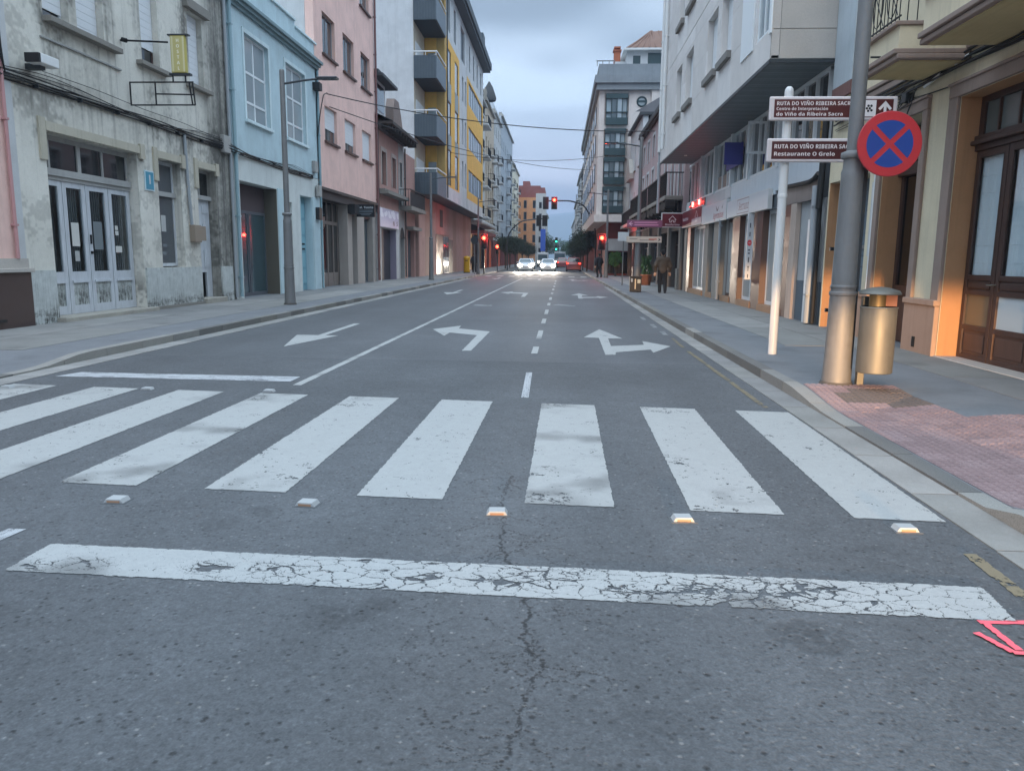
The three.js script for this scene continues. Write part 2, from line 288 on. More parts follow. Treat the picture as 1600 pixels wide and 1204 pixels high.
const M = {
  asphalt: mat(0xffffff, 0.66, { map: T.asphalt, bump: T.asphaltBump, bs: 0.006 }), asphaltNear: mat(0xffffff, 0.78, { map: T.asphaltNear, bump: T.nearBump, bs: 0.007 }),
  paint: mat(0xa6a8a8, 0.66, { map: T.paint, alphaMap: T.paintAlpha, alphaTest: 0.5 }), paintOld: mat(0x8f9294, 0.75, { map: T.paint, alphaMap: T.paintAlphaOld, alphaTest: 0.5 }), yellowPaint: mat(0x7f7560, 0.8, { map: T.paint, alphaMap: T.paintAlphaOld, alphaTest: 0.5 }),
  pinkSpray: mat(0xe8606c, 0.8), concrete: mat(0x949593, 0.9, { map: T.concrete, bump: T.concreteBump, bs: 0.002 }), concreteDark: mat(0x787b7e, 0.88, { map: T.concrete, bump: T.concreteBump, bs: 0.002 }),
  kerb: mat(0x84837f, 0.9, { map: T.granite }), gutter: mat(0x9c9a94, 0.9, { map: T.concrete, bump: T.concreteBump }), ground: mat(0x6f6d68, 0.95, { map: T.concrete }),
  cream: plaster(0xe2dac4), white: plaster(0xcfd2d3), blueWall: plaster(0xbdd3d8), blueTrim: plaster(0xd3e4e6), blueBand: plaster(0xd2d8d4), pinkWall: plaster(0xeec7ba), salmon: plaster(0xb68f84), ochre: plaster(0xeebb5c), greyPlaster: plaster(0xa9a8a4), paleGrey: plaster(0xc6c7c6),
  stone: mat(0xbdb6ad, 0.85, { map: T.granite }), stoneDark: mat(0x8b877f, 0.9, { map: T.granite }), brownStone: mat(0x6b5147, 0.5, { map: T.granite }), darkPlinth: mat(0x4a3a37, 0.5, { map: T.granite }),
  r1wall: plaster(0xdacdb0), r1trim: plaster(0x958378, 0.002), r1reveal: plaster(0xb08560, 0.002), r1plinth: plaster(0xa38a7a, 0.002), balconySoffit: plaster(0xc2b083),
  doorBrown: wood(0x4b352d, 0.5), panelBrown: wood(0x5a4238, 0.55), whiteWood: wood(0xd6dade, 0.6), whiteFrame: mat(0xdfe3e4, 0.45), shutter: mat(0xd8dadb, 0.6), brownFrame: mat(0x4c3630, 0.5), greyFrame: mat(0x5b6066, 0.5), alu: metal(0xb5b8ba, 0.4, 0.6),
  pane: glassy(0x10161a), paneLight: glassy(0x5d6a70, 0.12), paneCurtain: glassy(0x98a4a8, 0.15), paneBlue: glassy(0x3d5359, 0.2), paneDark: glassy(0x080a0c, 0.1),
  galv: metal(0x878888, 0.8, 0.45), galvDark: metal(0x4b5054, 0.5, 0.7), steel: metal(0x7f7e77, 0.72, 0.6), whiteMetal: mat(0xd9dad8, 0.4), black: mat(0x1a1b1d, 0.6), iron: mat(0x1c1e20, 0.5, { metalness: 0.4 }),
  cable: mat(0x191a1b, 0.7), pipeGrey: mat(0x9aa0a4, 0.5), pipePink: mat(0xb98c8b, 0.6), slate: mat(0x46494c, 0.8, { map: T.granite }), tileRoof: mat(0x7d5f50, 0.85, { map: T.granite }), darkEave: mat(0x3b3532, 0.8),
  anthracite: mat(0x47545d, 0.6, { map: T.metal }), anthraciteLight: mat(0x6c7983, 0.5, { map: T.metal }), r5dark: mat(0x2b4347, 0.4), redWall: plaster(0x8d4a44), rose: plaster(0xb8958a), signBrown: mat(0x5a2624, 0.5), signBlack: mat(0x15181c, 0.4),
  dark: mat(0x0b0b0c, 0.95), soffit: mat(0x6e7a7e, 0.6, { map: T.metal }), cladding: mat(0xd2dadf, 0.5), yellowBox: mat(0xd8a318, 0.45), terracotta: mat(0xa86a4c, 0.85, { map: T.concrete }), orangeBlock: plaster(0xd79a6c), redRoof: plaster(0x8e5650), blueBanner: mat(0x3b62c4, 0.6),
  redLamp: glow(0xff3020, 20), redGlow: glow(0xff2418, 4), whiteLamp: glow(0xfff2dc, 30), tailLamp: glow(0xff3020, 5), greenLamp: glow(0x28e6a8, 9), warmWindow: glow(0xffd9a0, 1.2),
};

// ================================================================ THE SETTING: ground, road, pavements
{ const g = new THREE.PlaneGeometry(9000, 9000, 1, 1); g.rotateX(-Math.PI / 2); g.translate(0, -0.2, -2000); setting('ground', fin(g), M.ground); }
{ // blue ridge beyond the end of the street
  const nx = 90, nz = 14, g = new THREE.PlaneGeometry(6000, 1400, nx, nz), a = g.attributes.position.array, f = field(128, [[5, 4, 60], [12, 9, 26], [30, 22, 9]], 7);
  g.rotateX(-Math.PI / 2);
  for (let i = 0; i < a.length; i += 3) { const x = a[i], t = clamp((700 - a[i + 2]) / 1400), k = Math.floor((x / 6000 + 0.5) * 127), q = f[Math.floor(t * 127) * 128 + k]; a[i + 1] = Math.sin(Math.min(t * 1.25, 1) * Math.PI / 2) * (205 + x * 0.14 * smooth(900, 0, Math.abs(x)) + q * 0.7) - 12; a[i + 2] -= 3300; a[i] = x; }
  setting('hills', fin(g, false), mat(0x3c4a3a, 1));
}
const ROAD = [-6.7, 2.6];
const road = setting('road', (() => {   // one sheet; uv so that the grain repeats every 9.6 m, v running away from the camera
  const xs = [-6.72, 2.62], zs = [40, -1.6], g = [];
  const quad = (x0, x1, z0, z1) => { const q = new THREE.BufferGeometry(); const P = [x0, 0, z0, x1, 0, z0, x1, 0, z1, x0, 0, z0, x1, 0, z1, x0, 0, z1]; q.setAttribute('position', new THREE.Float32BufferAttribute(P, 3)); q.computeVertexNormals(); const uv = []; for (let i = 0; i < 18; i += 3) uv.push(P[i] + 7, -1.6 - P[i + 2]); q.setAttribute('uv', new THREE.Float32BufferAttribute(uv, 2)); return q; };
  g.push(quad(-6.72, 2.62, 40, -1.6), quad(-6.72, 2.62, -11.2, -320)); return g;
})(), M.asphalt);
{ const q = new THREE.BufferGeometry(), P = [-6.72, 0, -1.6, 2.62, 0, -1.6, 2.62, 0, -11.2, -6.72, 0, -1.6, 2.62, 0, -11.2, -6.72, 0, -11.2], uv = []; for (let i = 0; i < 18; i += 3) uv.push(P[i] + 7, -1.6 - P[i + 2]);
  q.setAttribute('position', new THREE.Float32BufferAttribute(P, 3)); q.computeVertexNormals(); q.setAttribute('uv', new THREE.Float32BufferAttribute(uv, 2)); setting('cracked_asphalt', q, M.asphaltNear, road); }
const Y1 = 0.004;
const rough = (p, e = 0.0045) => { const o = []; for (let i = 0; i < p.length; i++) { const a = p[i], b = p[(i + 1) % p.length], L = Math.hypot(b[0] - a[0], b[1] - a[1]), n = Math.min(130, Math.max(1, Math.round(L / 0.028))), nx = -(b[1] - a[1]) / L, nz = (b[0] - a[0]) / L; for (let k = 0; k < n; k++) { const j = k ? rr(-e, e) : 0; o.push([lerp(a[0], b[0], k / n) + nx * j, lerp(a[1], b[1], k / n) + nz * j]); } } return o; };
const mark = (name, polys, m = M.paint) => { if (polys[0][0][1] > -20) polys = polys.map((p) => rough(p)); const o = lit(new THREE.Mesh(one(polys.map((p) => flat(p, Y1))), m)); o.name = name; road.add(o); return o; };
// zebra stripes: near edge, far edge measured one by one (slightly askew to the street)
const stripeX = [[-5.55, -5.03, -5.53, -5.0], [-4.45, -3.92, -5.02, -4.44], [-3.88, -3.33, -4.47, -3.87], [-3.32, -2.71, -3.86, -2.75], [-2.25, -1.73, -2.23, -1.66], [-1.27, -0.72, -1.24, -0.67], [-0.22, 0.31, -0.14, 0.4], [0.8, 1.32, 0.9, 1.41], [1.77, 2.25, 1.89, 2.29]];
const zn = (x) => -4.585 + (x + 0.2) * 0.052, zf = (x) => -7.93 + (x + 0.2) * 0.085;
for (const [i, c] of [-6.05, -5.03, -4.0, -3.02, -2.0, -0.98, 0.09, 1.1, 2.05].entries()) { const h = 0.275, sk = 0.03; const x0 = c - h + (i > 6 ? 0.0 : 0), x1 = i === 8 ? 2.29 : c + h; mark('crosswalk_stripe', [[[x0 - 0.0, zn(x0)], [x1, zn(x1)], [x1 + sk, zf(x1)], [x0 + sk, zf(x0)]]]); }
{ // cracked stop line in front of the camera, worn one in the oncoming lane
  const line = (name, c, alpha, m, W = 1, D = 1) => { const q = new THREE.BufferGeometry(), [a, b, d, e] = c, P = [a, b, d, a, d, e].flatMap(([x, z]) => [x, Y1, z]); q.setAttribute('position', new THREE.Float32BufferAttribute(P, 3)); q.setAttribute('uv', new THREE.Float32BufferAttribute([0, 0, W, 0, W, D, 0, 0, W, D, 0, D], 2)); q.computeVertexNormals(); const o = lit(new THREE.Mesh(q, m)); o.name = name; road.add(o); };
  const torn = mat(0xa6a9aa, 0.66, { map: T.paint, alphaMap: T.stopAlpha, alphaTest: 0.5 }), worn = mat(0xa4a7a9, 0.65, { alphaMap: T.wornAlpha, alphaTest: 0.5 });
  line('stop_line', [[-2.63, -3.33], [1.97, -3.17], [2.01, -3.53], [-2.63, -3.69]], 0, torn, 4.63, 0.36);
  line('stop_line', [[-6.2, -9.05], [-3.22, -9.0], [-3.22, -9.38], [-6.1, -9.42]], 0, worn);
  line('lane_line', [[-3.1, -3.2], [-2.98, -3.2], [-2.9, -3.88], [-3.0, -3.88]], 0, worn);
  line('lane_line', [[-0.385, -8.24], [-0.305, -8.24], [-0.33, -10.12], [-0.41, -10.12]], 0, worn);
}
mark('lane_line', [[[-3.1, -8.75], [-3.0, -8.75], [-2.82, -42], [-2.92, -42]], [[-2.92, -42], [-2.82, -42], [-2.7, -58.5], [-2.8, -58.5]]]);
for (const [z0, z1] of [[-12.18, -13.15], [-14.46, -16.19], [-17.94, -19.38], [-20.9, -22.9], [-25, -26.4], [-28.4, -30.4], [-33, -34.6], [-37, -39], [-41.5, -43.2], [-46, -48], [-51, -53.4]]) { const x = -0.37 + (z0 + 12) * -0.004; mark('lane_dash', [[[x - 0.05, z0], [x + 0.05, z0], [x + 0.055, z1], [x - 0.045, z1]]]); }
const arrowTurn = (dx, dz) => mark('lane_arrow', [[[-2.64, -16.1], [-2.2, -14.77], [-2.18, -15.42], [-1.58, -14.97], [-1.56, -12.4], [-1.41, -12.42], [-1.4, -15.77], [-2.12, -16.36], [-2.16, -17.05]].map(([x, z]) => [x + dx, z + dz])]);
const arrowBoth = (dx, dz) => mark('lane_arrow', [[[0.89, -16.66], [0.5, -14.88], [0.79, -14.82], [0.76, -12.18], [0.92, -12.2], [0.95, -12.54], [1.57, -13.01], [1.56, -12.56], [1.98, -13.55], [1.57, -14.36], [1.53, -13.73], [0.93, -13.44], [0.96, -14.75], [1.24, -14.76]].map(([x, z]) => [x + dx, z + dz])]);
const arrowBack = (dx, dz) => mark('lane_arrow', [[[-4.58, -12.55], [-5.02, -14.51], [-4.6, -14.49], [-4.62, -17.2], [-4.47, -17.15], [-4.46, -14.5], [-4.2, -14.48]].map(([x, z]) => [x + dx, z + dz])]);
arrowTurn(0, 0); arrowTurn(0.08, -18); arrowTurn(0.1, -42); arrowBoth(0, 0); arrowBoth(0, -17.4); arrowBoth(0.1, -41); arrowBack(0, 0); arrowBack(0, -19); arrowBack(0, -43);
mark('worn_mark', [[[-0.2, -25.2], [0.5, -24.6], [0.55, -24.9], [0.0, -25.9]], [[-2.7, -24.3], [-2.1, -24.2], [-2.15, -24.9], [-2.7, -25]]], M.paintOld);
mark('yellow_line', [[[2.1, -3.2], [2.17, -3.2], [2.2, -3.95], [2.13, -3.95]], [[2.13, -7.95], [2.19, -7.95], [2.2, -12.95], [2.14, -12.95]], [[2.14, -13.4], [2.2, -13.4], [2.24, -15], [2.19, -15]]], M.yellowPaint);
mark('yellow_dash', [[15.6, 16.4], [17.3, 18.2], [19.5, 20.5]].map(([a, b]) => [[2.12, -a], [2.22, -a], [2.24, -b], [2.14, -b]]), M.paintOld);
for (let i = 0; i < 9; i++) mark('crosswalk_stripe', [[[-6.2 + i, -63.6], [-5.7 + i, -63.6], [-5.7 + i, -66.6], [-6.2 + i, -66.6]]]);
mark('stop_line', [[[-2.6, -61.6], [2.2, -61.6], [2.2, -62], [-2.6, -62]]]);
{ // pink survey spray at the kerb side
  const st = (a, b, w) => { const dx = b[0] - a[0], dz = b[1] - a[1], l = Math.hypot(dx, dz), nx = -dz / l * w, nz = dx / l * w, L = [], R = []; for (let k = 0; k <= 14; k++) { const t = k / 14; L.push([a[0] + dx * t + nx * (1 + rr(-0.25, 0.25)), a[1] + dz * t + nz * (1 + rr(-0.25, 0.25))]); R.unshift([a[0] + dx * t - nx * (1 + rr(-0.25, 0.25)), a[1] + dz * t - nz * (1 + rr(-0.25, 0.25))]); } return [...L, ...R]; };
  for (const [i, s] of [[[1.8, -3.16], [2.3, -3.19]], [[1.735, -3.055], [1.795, -2.9]], [[1.82, -3.15], [1.83, -2.92]], [[1.79, -2.895], [2.2, -2.86]]].entries()) { const o = lit(new THREE.Mesh(flat(st(s[0], s[1], 0.015), Y1 + 0.004 * (i % 2) + (i > 1 ? 0.002 : 0)), M.pinkSpray)); o.name = 'pink_mark'; road.add(o); }
}
// gutters: cast slabs flush with the asphalt
const gut = setting('gutter', box(2.34, 2.6, -0.1, -0.004, -330, 40), M.gutter); const gut2 = setting('gutter', box(-6.7, -6.36, -0.1, -0.004, -330, 40), M.gutter);
const slabVar = [0x8e8d89, 0x959490, 0x888884, 0x848482].map((h) => mat(h, 0.9, { map: T.concrete, bump: T.concreteBump }));
{ const gs = box(-0.145, 0.145, 0, 0.008, -0.494, 0.494), gl = box(-0.165, 0.165, 0, 0.008, -0.494, 0.494);
  for (let i = 0; i < 44; i++) piece(gut, 'gutter_slab', gs, slabVar[Math.floor(rnd() * 4)], [2.455 + i * 0.003, 0, 1.5 - i]);
  for (let i = 0; i < 50; i++) piece(gut2, 'gutter_slab', gl, slabVar[Math.floor(rnd() * 4)], [-6.53, 0, -6.5 - i]);
}
// pavement heights: dropped at both ends of the crossing
const dropR = (x, z) => 0.025 + 0.095 * Math.max(smooth(-7.45, -8.95, z), smooth(-4.75, -4.15, z), smooth(3.0, 4.3, x));
const dropL = (x, z) => 0.025 + 0.095 * Math.max(smooth(-9.4, -10.6, z), smooth(-4.3, -3.4, z), smooth(-7.0, -8.6, x));
function sheet(x0, x1, zs, nx, h) {
  const P = []; for (let j = 0; j + 1 < zs.length; j++) for (let i = 0; i < nx; i++) { const xa = lerp(x0, x1, i / nx), xb = lerp(x0, x1, (i + 1) / nx), za = zs[j], zb = zs[j + 1], v = (x, z) => [x, h(x, z), z]; P.push(...v(xa, za), ...v(xb, za), ...v(xb, zb), ...v(xa, za), ...v(xb, zb), ...v(xa, zb)); }
  const g = new THREE.BufferGeometry(); g.setAttribute('position', new THREE.Float32BufferAttribute(P, 3)); return fin(g, false);
}
const zNear = []; for (let z = 0; z >= -14; z -= 0.25) zNear.push(z);
const zAll = [40, ...zNear, -20, -30, -45, -60, -90, -140, -330];
const paveR = setting('pavement', sheet(2.78, 7.5, zAll, 26, (x, z) => dropR(x, z) - 0.002), M.concreteDark);
const paveL = setting('pavement', sheet(-11.5, -6.86, zAll, 22, (x, z) => dropL(x, z) - 0.002), M.concreteDark);
// paler cast slabs along the house fronts
for (let i = 0; i < 14; i++) { const z0 = -12.9 - i * 3.3; for (const [a, b] of [[3.75, 4.66], [4.67, 5.58]]) piece(paveR, 'paving_slab', box(a + 0.006, b - 0.006, 0.11, 0.1235, z0 - 3.28, z0), slabVar[Math.floor(rnd() * 4)]); }
for (let i = 0; i < 3; i++) { const z0 = -3 - i * 3.3; for (const [a, b] of [[4.75, 5.58]]) piece(paveR, 'paving_slab', box(a + 0.006, b - 0.006, 0.11, 0.1235, z0 - 3.28, z0), slabVar[Math.floor(rnd() * 4)]); }
for (let i = 0; i < 16; i++) { const z0 = -10.6 - i * 3.4; for (const [a, b] of [[-10.18, -8.96], [-8.95, -7.72]]) piece(paveL, 'paving_slab', box(a + 0.006, b - 0.006, 0.11, 0.1235, z0 - 3.38, z0), slabVar[Math.floor(rnd() * 4)]); }
// kerbs: one stone after another, their tops following the drops
const kerbR = setting('kerb', box(2.62, 2.78, -0.1, 0.0, -330, 40), M.kerb), kerbL = setting('kerb', box(-6.86, -6.7, -0.1, 0.0, -330, 40), M.kerb);
const kerbVar = [0x84837f, 0x72716d, 0x918f89, 0x7c7a73, 0x6b6a67].map((h) => mat(h, 0.9, { map: T.granite }));
function kerbStone(x0, x1, za, zb, ha, hb) { const P = [[x0, 0, za], [x1, 0, za], [x1, 0, zb], [x0, 0, zb], [x0, ha, za], [x1, ha, za], [x1, hb, zb], [x0, hb, zb]], F = [[4, 5, 6, 7], [0, 4, 7, 3], [1, 2, 6, 5], [0, 1, 5, 4], [3, 7, 6, 2]], a = []; for (const [p, q, r, s] of F) for (const k of [p, q, r, p, r, s]) a.push(...P[k]); const g = new THREE.BufferGeometry(); g.setAttribute('position', new THREE.Float32BufferAttribute(a, 3)); return fin(g, false); }
for (let i = 0; i < 62; i++) { const za = -2 - i - 0.005, zb = -3 - i + 0.006; const n = (za > -10 && za < -3) ? 3 : 1; const gs = []; for (let k = 0; k < n; k++) { const a = lerp(za, zb, k / n), b = lerp(za, zb, (k + 1) / n); gs.push(kerbStone(2.62, 2.779, a, b, dropR(2.78, a) + 0.002, dropR(2.78, b) + 0.002)); } piece(kerbR, 'kerb_stone', one(gs), kerbVar[Math.floor(rnd() * 5)]); }
for (let i = 0; i < 66; i++) { const za = -6 - i - 0.005, zb = -7 - i + 0.006, gs = []; const n = za > -12 ? 3 : 1; for (let k = 0; k < n; k++) { const a = lerp(za, zb, k / n), b = lerp(za, zb, (k + 1) / n); gs.push(kerbStone(-6.859, -6.7, a, b, dropL(-6.86, a) + 0.002, dropL(-6.86, b) + 0.002)); } piece(kerbL, 'kerb_stone', one(gs), kerbVar[Math.floor(rnd() * 5)]); }
for (const [k, x0, x1, a, b] of [[kerbR, 2.62, 2.779, -64.01, -330], [kerbL, -6.859, -6.7, -72.01, -330]]) asStuff(piece(k, 'kerb_stone', box(x0, x1, 0, 0.12, b, a), kerbVar[0]));
{ // red tactile paving: 20 cm tiles with nine pads
  const s = 0.2, gs = [box(-0.0985, 0.0985, -0.02, 0.0, -0.0985, 0.0985)], pad = (x, z) => { const a = 0.026, b = 0.018, h = 0.009, P = [], c = [[-1, -1], [1, -1], [1, 1], [-1, 1]]; const v = (q, r, y) => [x + q[0] * r, y, z + q[1] * r]; P.push(...v(c[0], b, h), ...v(c[2], b, h), ...v(c[1], b, h), ...v(c[0], b, h), ...v(c[3], b, h), ...v(c[2], b, h)); for (let i = 0; i < 4; i++) { const p = c[i], q = c[(i + 1) % 4]; P.push(...v(p, a, 0), ...v(p, b, h), ...v(q, b, h), ...v(p, a, 0), ...v(q, b, h), ...v(q, a, 0)); } const g = new THREE.BufferGeometry(); g.setAttribute('position', new THREE.Float32BufferAttribute(P, 3)); return fin(g, false); };
  for (let i = -1; i <= 1; i++) for (let j = -1; j <= 1; j++) gs.push(pad(i * 0.0655, j * 0.0655));
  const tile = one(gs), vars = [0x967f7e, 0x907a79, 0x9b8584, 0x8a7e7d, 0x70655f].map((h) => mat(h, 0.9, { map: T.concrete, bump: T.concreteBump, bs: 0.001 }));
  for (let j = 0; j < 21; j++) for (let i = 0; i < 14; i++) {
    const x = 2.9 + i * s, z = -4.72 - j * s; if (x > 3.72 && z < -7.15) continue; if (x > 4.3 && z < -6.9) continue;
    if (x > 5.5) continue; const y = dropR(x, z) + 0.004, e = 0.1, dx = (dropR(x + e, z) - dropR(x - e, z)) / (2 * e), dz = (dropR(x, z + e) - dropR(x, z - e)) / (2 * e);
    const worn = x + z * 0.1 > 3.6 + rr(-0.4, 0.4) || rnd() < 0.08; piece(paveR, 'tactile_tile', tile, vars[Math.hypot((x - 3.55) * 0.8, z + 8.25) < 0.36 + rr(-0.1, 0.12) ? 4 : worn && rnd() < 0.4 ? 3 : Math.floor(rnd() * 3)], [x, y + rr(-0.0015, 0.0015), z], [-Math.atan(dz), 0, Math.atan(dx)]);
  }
}

// ================================================================ WINDOWS
// o: rec depth of the frame, fw frame width, cols / rows fractions, fm, pm, sh share covered by a roller blind, sill [standing out, height, overlap], trim width
function win(t, F, u0, u1, y0, y1, o = {}) {
  const { rec = 0.16, fw = 0.06, cols = [1], rows = [1], fm = M.whiteFrame, pm = M.pane, sh = 0, shm = M.shutter, sill, sillM = M.stoneDark, trim, trimM, name = 'window', noFrame } = o;
  const a = -rec - 0.025, b = -rec + 0.025, gs = [F.box(u0, u0 + fw, y0, y1, a, b), F.box(u1 - fw, u1, y0, y1, a, b), F.box(u0 + fw, u1 - fw, y0, y0 + fw, a, b), F.box(u0 + fw, u1 - fw, y1 - fw, y1, a, b)];
  const U = [u0 + fw], sumC = cols.reduce((p, q) => p + q, 0), sumR = rows.reduce((p, q) => p + q, 0); for (const c of cols) U.push(U[U.length - 1] + (u1 - u0 - 2 * fw) * c / sumC);
  const Y = [y0 + fw]; for (const r of rows) Y.push(Y[Y.length - 1] + (y1 - y0 - 2 * fw) * r / sumR);
  const h = fw * 0.42;
  for (let i = 1; i < U.length - 1; i++) gs.push(F.box(U[i] - h, U[i] + h, y0 + fw, y1 - fw, a, b));
  for (let j = 1; j < Y.length - 1; j++) for (let i = 0; i + 1 < U.length; i++) gs.push(F.box(U[i] + (i ? h : 0), U[i + 1] - (i + 2 < U.length ? h : 0), Y[j] - h, Y[j] + h, a + 0.002, b - 0.002));
  const w = part(t, name, gs, fm);
  const ys = sh ? y1 - (y1 - y0) * sh : y1;
  for (let i = 0; i + 1 < U.length; i++) for (let j = 0; j + 1 < Y.length; j++) part(w, 'pane', F.box(U[i], U[i + 1], Y[j], Y[j + 1], -rec - 0.008, -rec + 0.004), Array.isArray(pm) ? pm[(i + j) % pm.length] : pm);
  if (sh) { const n = Math.max(2, Math.round((y1 - ys) / 0.16)), s = []; for (let k = 0; k < n; k++) { const p = lerp(ys, y1, k / n), q = lerp(ys, y1, (k + 1) / n); s.push(F.box(u0 + 0.01, u1 - 0.01, p + 0.006, q - 0.002, b + 0.006, b + 0.022)); } s.push(F.box(u0 + 0.012, u1 - 0.012, ys, y1, b + 0.002, b + 0.012)); part(w, 'shutter', s, shm); }
  if (sill) part(w, 'sill', F.rbox(u0 - sill[2], u1 + sill[2], y0 - sill[1], y0, -rec - 0.02, sill[0], 0.008), sillM);
  if (trim) part(w, 'surround', [F.box(u0 - trim, u0, y0, y1 + trim, -0.01, 0.03), F.box(u1, u1 + trim, y0, y1 + trim, -0.01, 0.03), F.box(u0, u1, y1, y1 + trim, -0.01, 0.03)], trimM);
  return w;
}
const H = (...a) => a;
const downpipe = (t, F, u, y0, y1, m, r = 0.05, w = 0.09) => { const p = part(t, 'downpipe', tube([F.p(u, y0, w), F.p(u, y1, w)], r, 10), m); for (let y = y0 + 0.6; y < y1; y += 1.9) part(p, 'pipe_clip', F.box(u - r - 0.012, u + r + 0.012, y, y + 0.04, 0, w + r + 0.006), m); return p; };
const core = (t, F, u0, u1, y1, m, d = 11, w = -0.5) => part(t, 'wall', F.box(u0, u1, 0, y1, -d, w), m);

// ================================================================ LEFT SIDE
{ // pink house at the left edge, reaching back past the camera
  const F = LEFT, t = thing('pink_house', 'pink rendered house with dark brown plinth at the far left edge', 'house', F.p(6, 0));
  part(t, 'wall', F.box(2, 14.32, 0, 8.6, -11, 0), M.pinkWall);
  part(t, 'plinth', [F.box(2, 13.3, 0.12, 1.14, 0, 0.1), F.box(13.31, 14.31, 0.12, 1.14, 0, 0.1)], M.darkPlinth);
  part(t, 'plinth_cap', [F.rbox(2, 14.35, 1.145, 1.22, 0, 0.16, 0.01), F.box(2, 14.33, 1.22, 1.4, 0, 0.06)], M.stone);
  downpipe(t, F, 14.05, 1.4, 8.6, M.pipePink, 0.035, 0.06);
  part(t, 'corner_strip', F.box(14.12, 14.34, 1.4, 8.6, 0, 0.02), M.paleGrey);
  part(t, 'electric_box', F.box(12.9, 13.5, 0.25, 0.3, 0.1, 0.14), M.black);
}
{ // old cream house with folding shop doors
  const F = LEFT, t = thing('old_house', 'stained old cream house with white folding glazed doors and black mould', 'house', F.p(19, 0));
  const mWall = mat(0xffffff, 0.95, { map: T.oldWall, bump: T.plasterBump, bs: 0.004 }), mDado = mat(0xd2d2ce, 0.85, { map: T.dado });
  const holes = [H(15.2, 18.57, 0.0, 3.88), H(19.5, 20.71, 1.17, 3.89), H(21.67, 22.87, 0.0, 3.9), H(15.46, 16.3, 6.1, 8.2), H(16.57, 17.55, 6.1, 8.2), H(19.12, 19.98, 6.1, 8.2), H(21.58, 22.45, 6.12, 8.02)];
  const g = F.wall(14.35, 24.0, 0, 10.2, holes, -0.4, 0), uv = g.attributes.uv.array, p = g.attributes.position.array, nn = g.attributes.normal.array;
  for (let i = 0; i < uv.length / 2; i++) { uv[i * 2] = (-p[i * 3 + 2] - 14 + Math.abs(nn[i * 3 + 2]) * (p[i * 3] + 10.2)) / 10.5; uv[i * 2 + 1] = p[i * 3 + 1] / 10.5; }
  part(t, 'wall', g, mWall); core(t, F, 14.36, 23.98, 10.2, M.cream, 11, -3.6); part(t, 'floor_slab', F.box(14.36, 23.98, 4.05, 4.3, -3.59, -0.41), M.greyPlaster); part(t, 'floor_slab', F.box(14.36, 23.98, 9.9, 10.1, -3.59, -0.41), M.greyPlaster); part(t, 'party_wall', F.box(14.36, 14.6, 0.1, 4.04, -3.59, -0.41), M.greyPlaster); part(t, 'party_wall', F.box(23.7, 23.96, 0.1, 4.04, -3.59, -0.41), M.greyPlaster); part(t, 'room_floor', F.box(14.61, 23.69, 0.0, 0.1, -3.59, -0.41), M.panelBrown);
  part(t, 'cornice', [F.box(14.35, 24, 9.75, 10.0, 0, 0.18), F.box(14.35, 24, 10.0, 10.2, 0, 0.34)], M.stoneDark);
  // dado, pale and flaking; stone string below the upper floor
  const dd = (u0, u1) => { const q = F.box(u0, u1, 0.1, 1.17, 0, 0.045), a = q.attributes.uv.array, P = q.attributes.position.array; for (let i = 0; i < a.length / 2; i++) { a[i * 2] = -P[i * 3 + 2]; a[i * 2 + 1] = (P[i * 3 + 1] - 0.1) / 1.07 * 1.3; } part(t, 'dado', q, mDado); };
  dd(14.36, 15.14); dd(18.62, 21.6); dd(22.92, 23.7);
  const lintel = (u0, u1, y, hh, name) => part(t, name, [F.box(u0 + 0.2, u1 - 0.2, y + 0.02, y + hh, 0, 0.05), F.box(u0, u0 + 0.2, y - 0.55, y + hh + 0.06, 0, 0.045), F.box(u1 - 0.2, u1, y - 0.1, y + hh + 0.05, 0, 0.07)], mat(0xbdb6a4, 0.92, { map: T.plaster, bump: T.plasterBump }));
  lintel(15.0, 18.85, 3.88, 0.2, 'lintel'); lintel(19.3, 20.92, 3.89, 0.2, 'lintel'); lintel(21.5, 23.0, 3.9, 0.2, 'lintel');
  // folding doors: frame, transom lights, four glazed leaves
  const w = -0.26, dv = [15.22, 15.97, 16.78, 17.64, 18.55], fr = part(t, 'door_frame', [F.box(15.22, 18.55, 3.08, 3.22, w - 0.05, w + 0.09), F.box(15.2, 18.57, 3.0, 3.08, w - 0.05, w + 0.05), F.box(15.2, 18.57, 3.78, 3.88, w - 0.05, w + 0.03), ...[15.22, 15.62, 16.6, 17.5, 18.5].map((u, i) => F.box(u - 0.03, u + (i === 2 ? 0.09 : 0.03), 3.22, 3.78, w - 0.04, w + 0.03))], M.greyPlaster);
  for (const [a, b] of [[15.25, 15.59], [15.65, 16.57], [16.69, 17.47], [17.53, 18.47]]) part(fr, 'transom_pane', F.box(a, b, 3.22, 3.78, w - 0.01, w), M.pane);
  for (let i = 0; i < 4; i++) {
    const a = dv[i] + 0.01, b = dv[i + 1] - 0.01, s = 0.13, leaf = part(t, 'door_leaf', [F.box(a, a + s, 0.22, 3.0, w - 0.03, w + 0.02), F.box(b - s, b, 0.22, 3.0, w - 0.03, w + 0.02), F.box(a + s, b - s, 2.88, 3.0, w - 0.03, w + 0.02), F.box(a + s, b - s, 0.92, 1.12, w - 0.03, w + 0.018), F.box(a + s, b - s, 0.22, 0.4, w - 0.03, w + 0.018)], M.whiteWood);
    part(leaf, 'pane', F.box(a + s, b - s, 1.12, 2.88, w - 0.012, w - 0.004), new THREE.MeshPhysicalMaterial({ color: 0xe8eef0, roughness: 0.12, transmission: 1, thickness: 0, ior: 1.5 }));
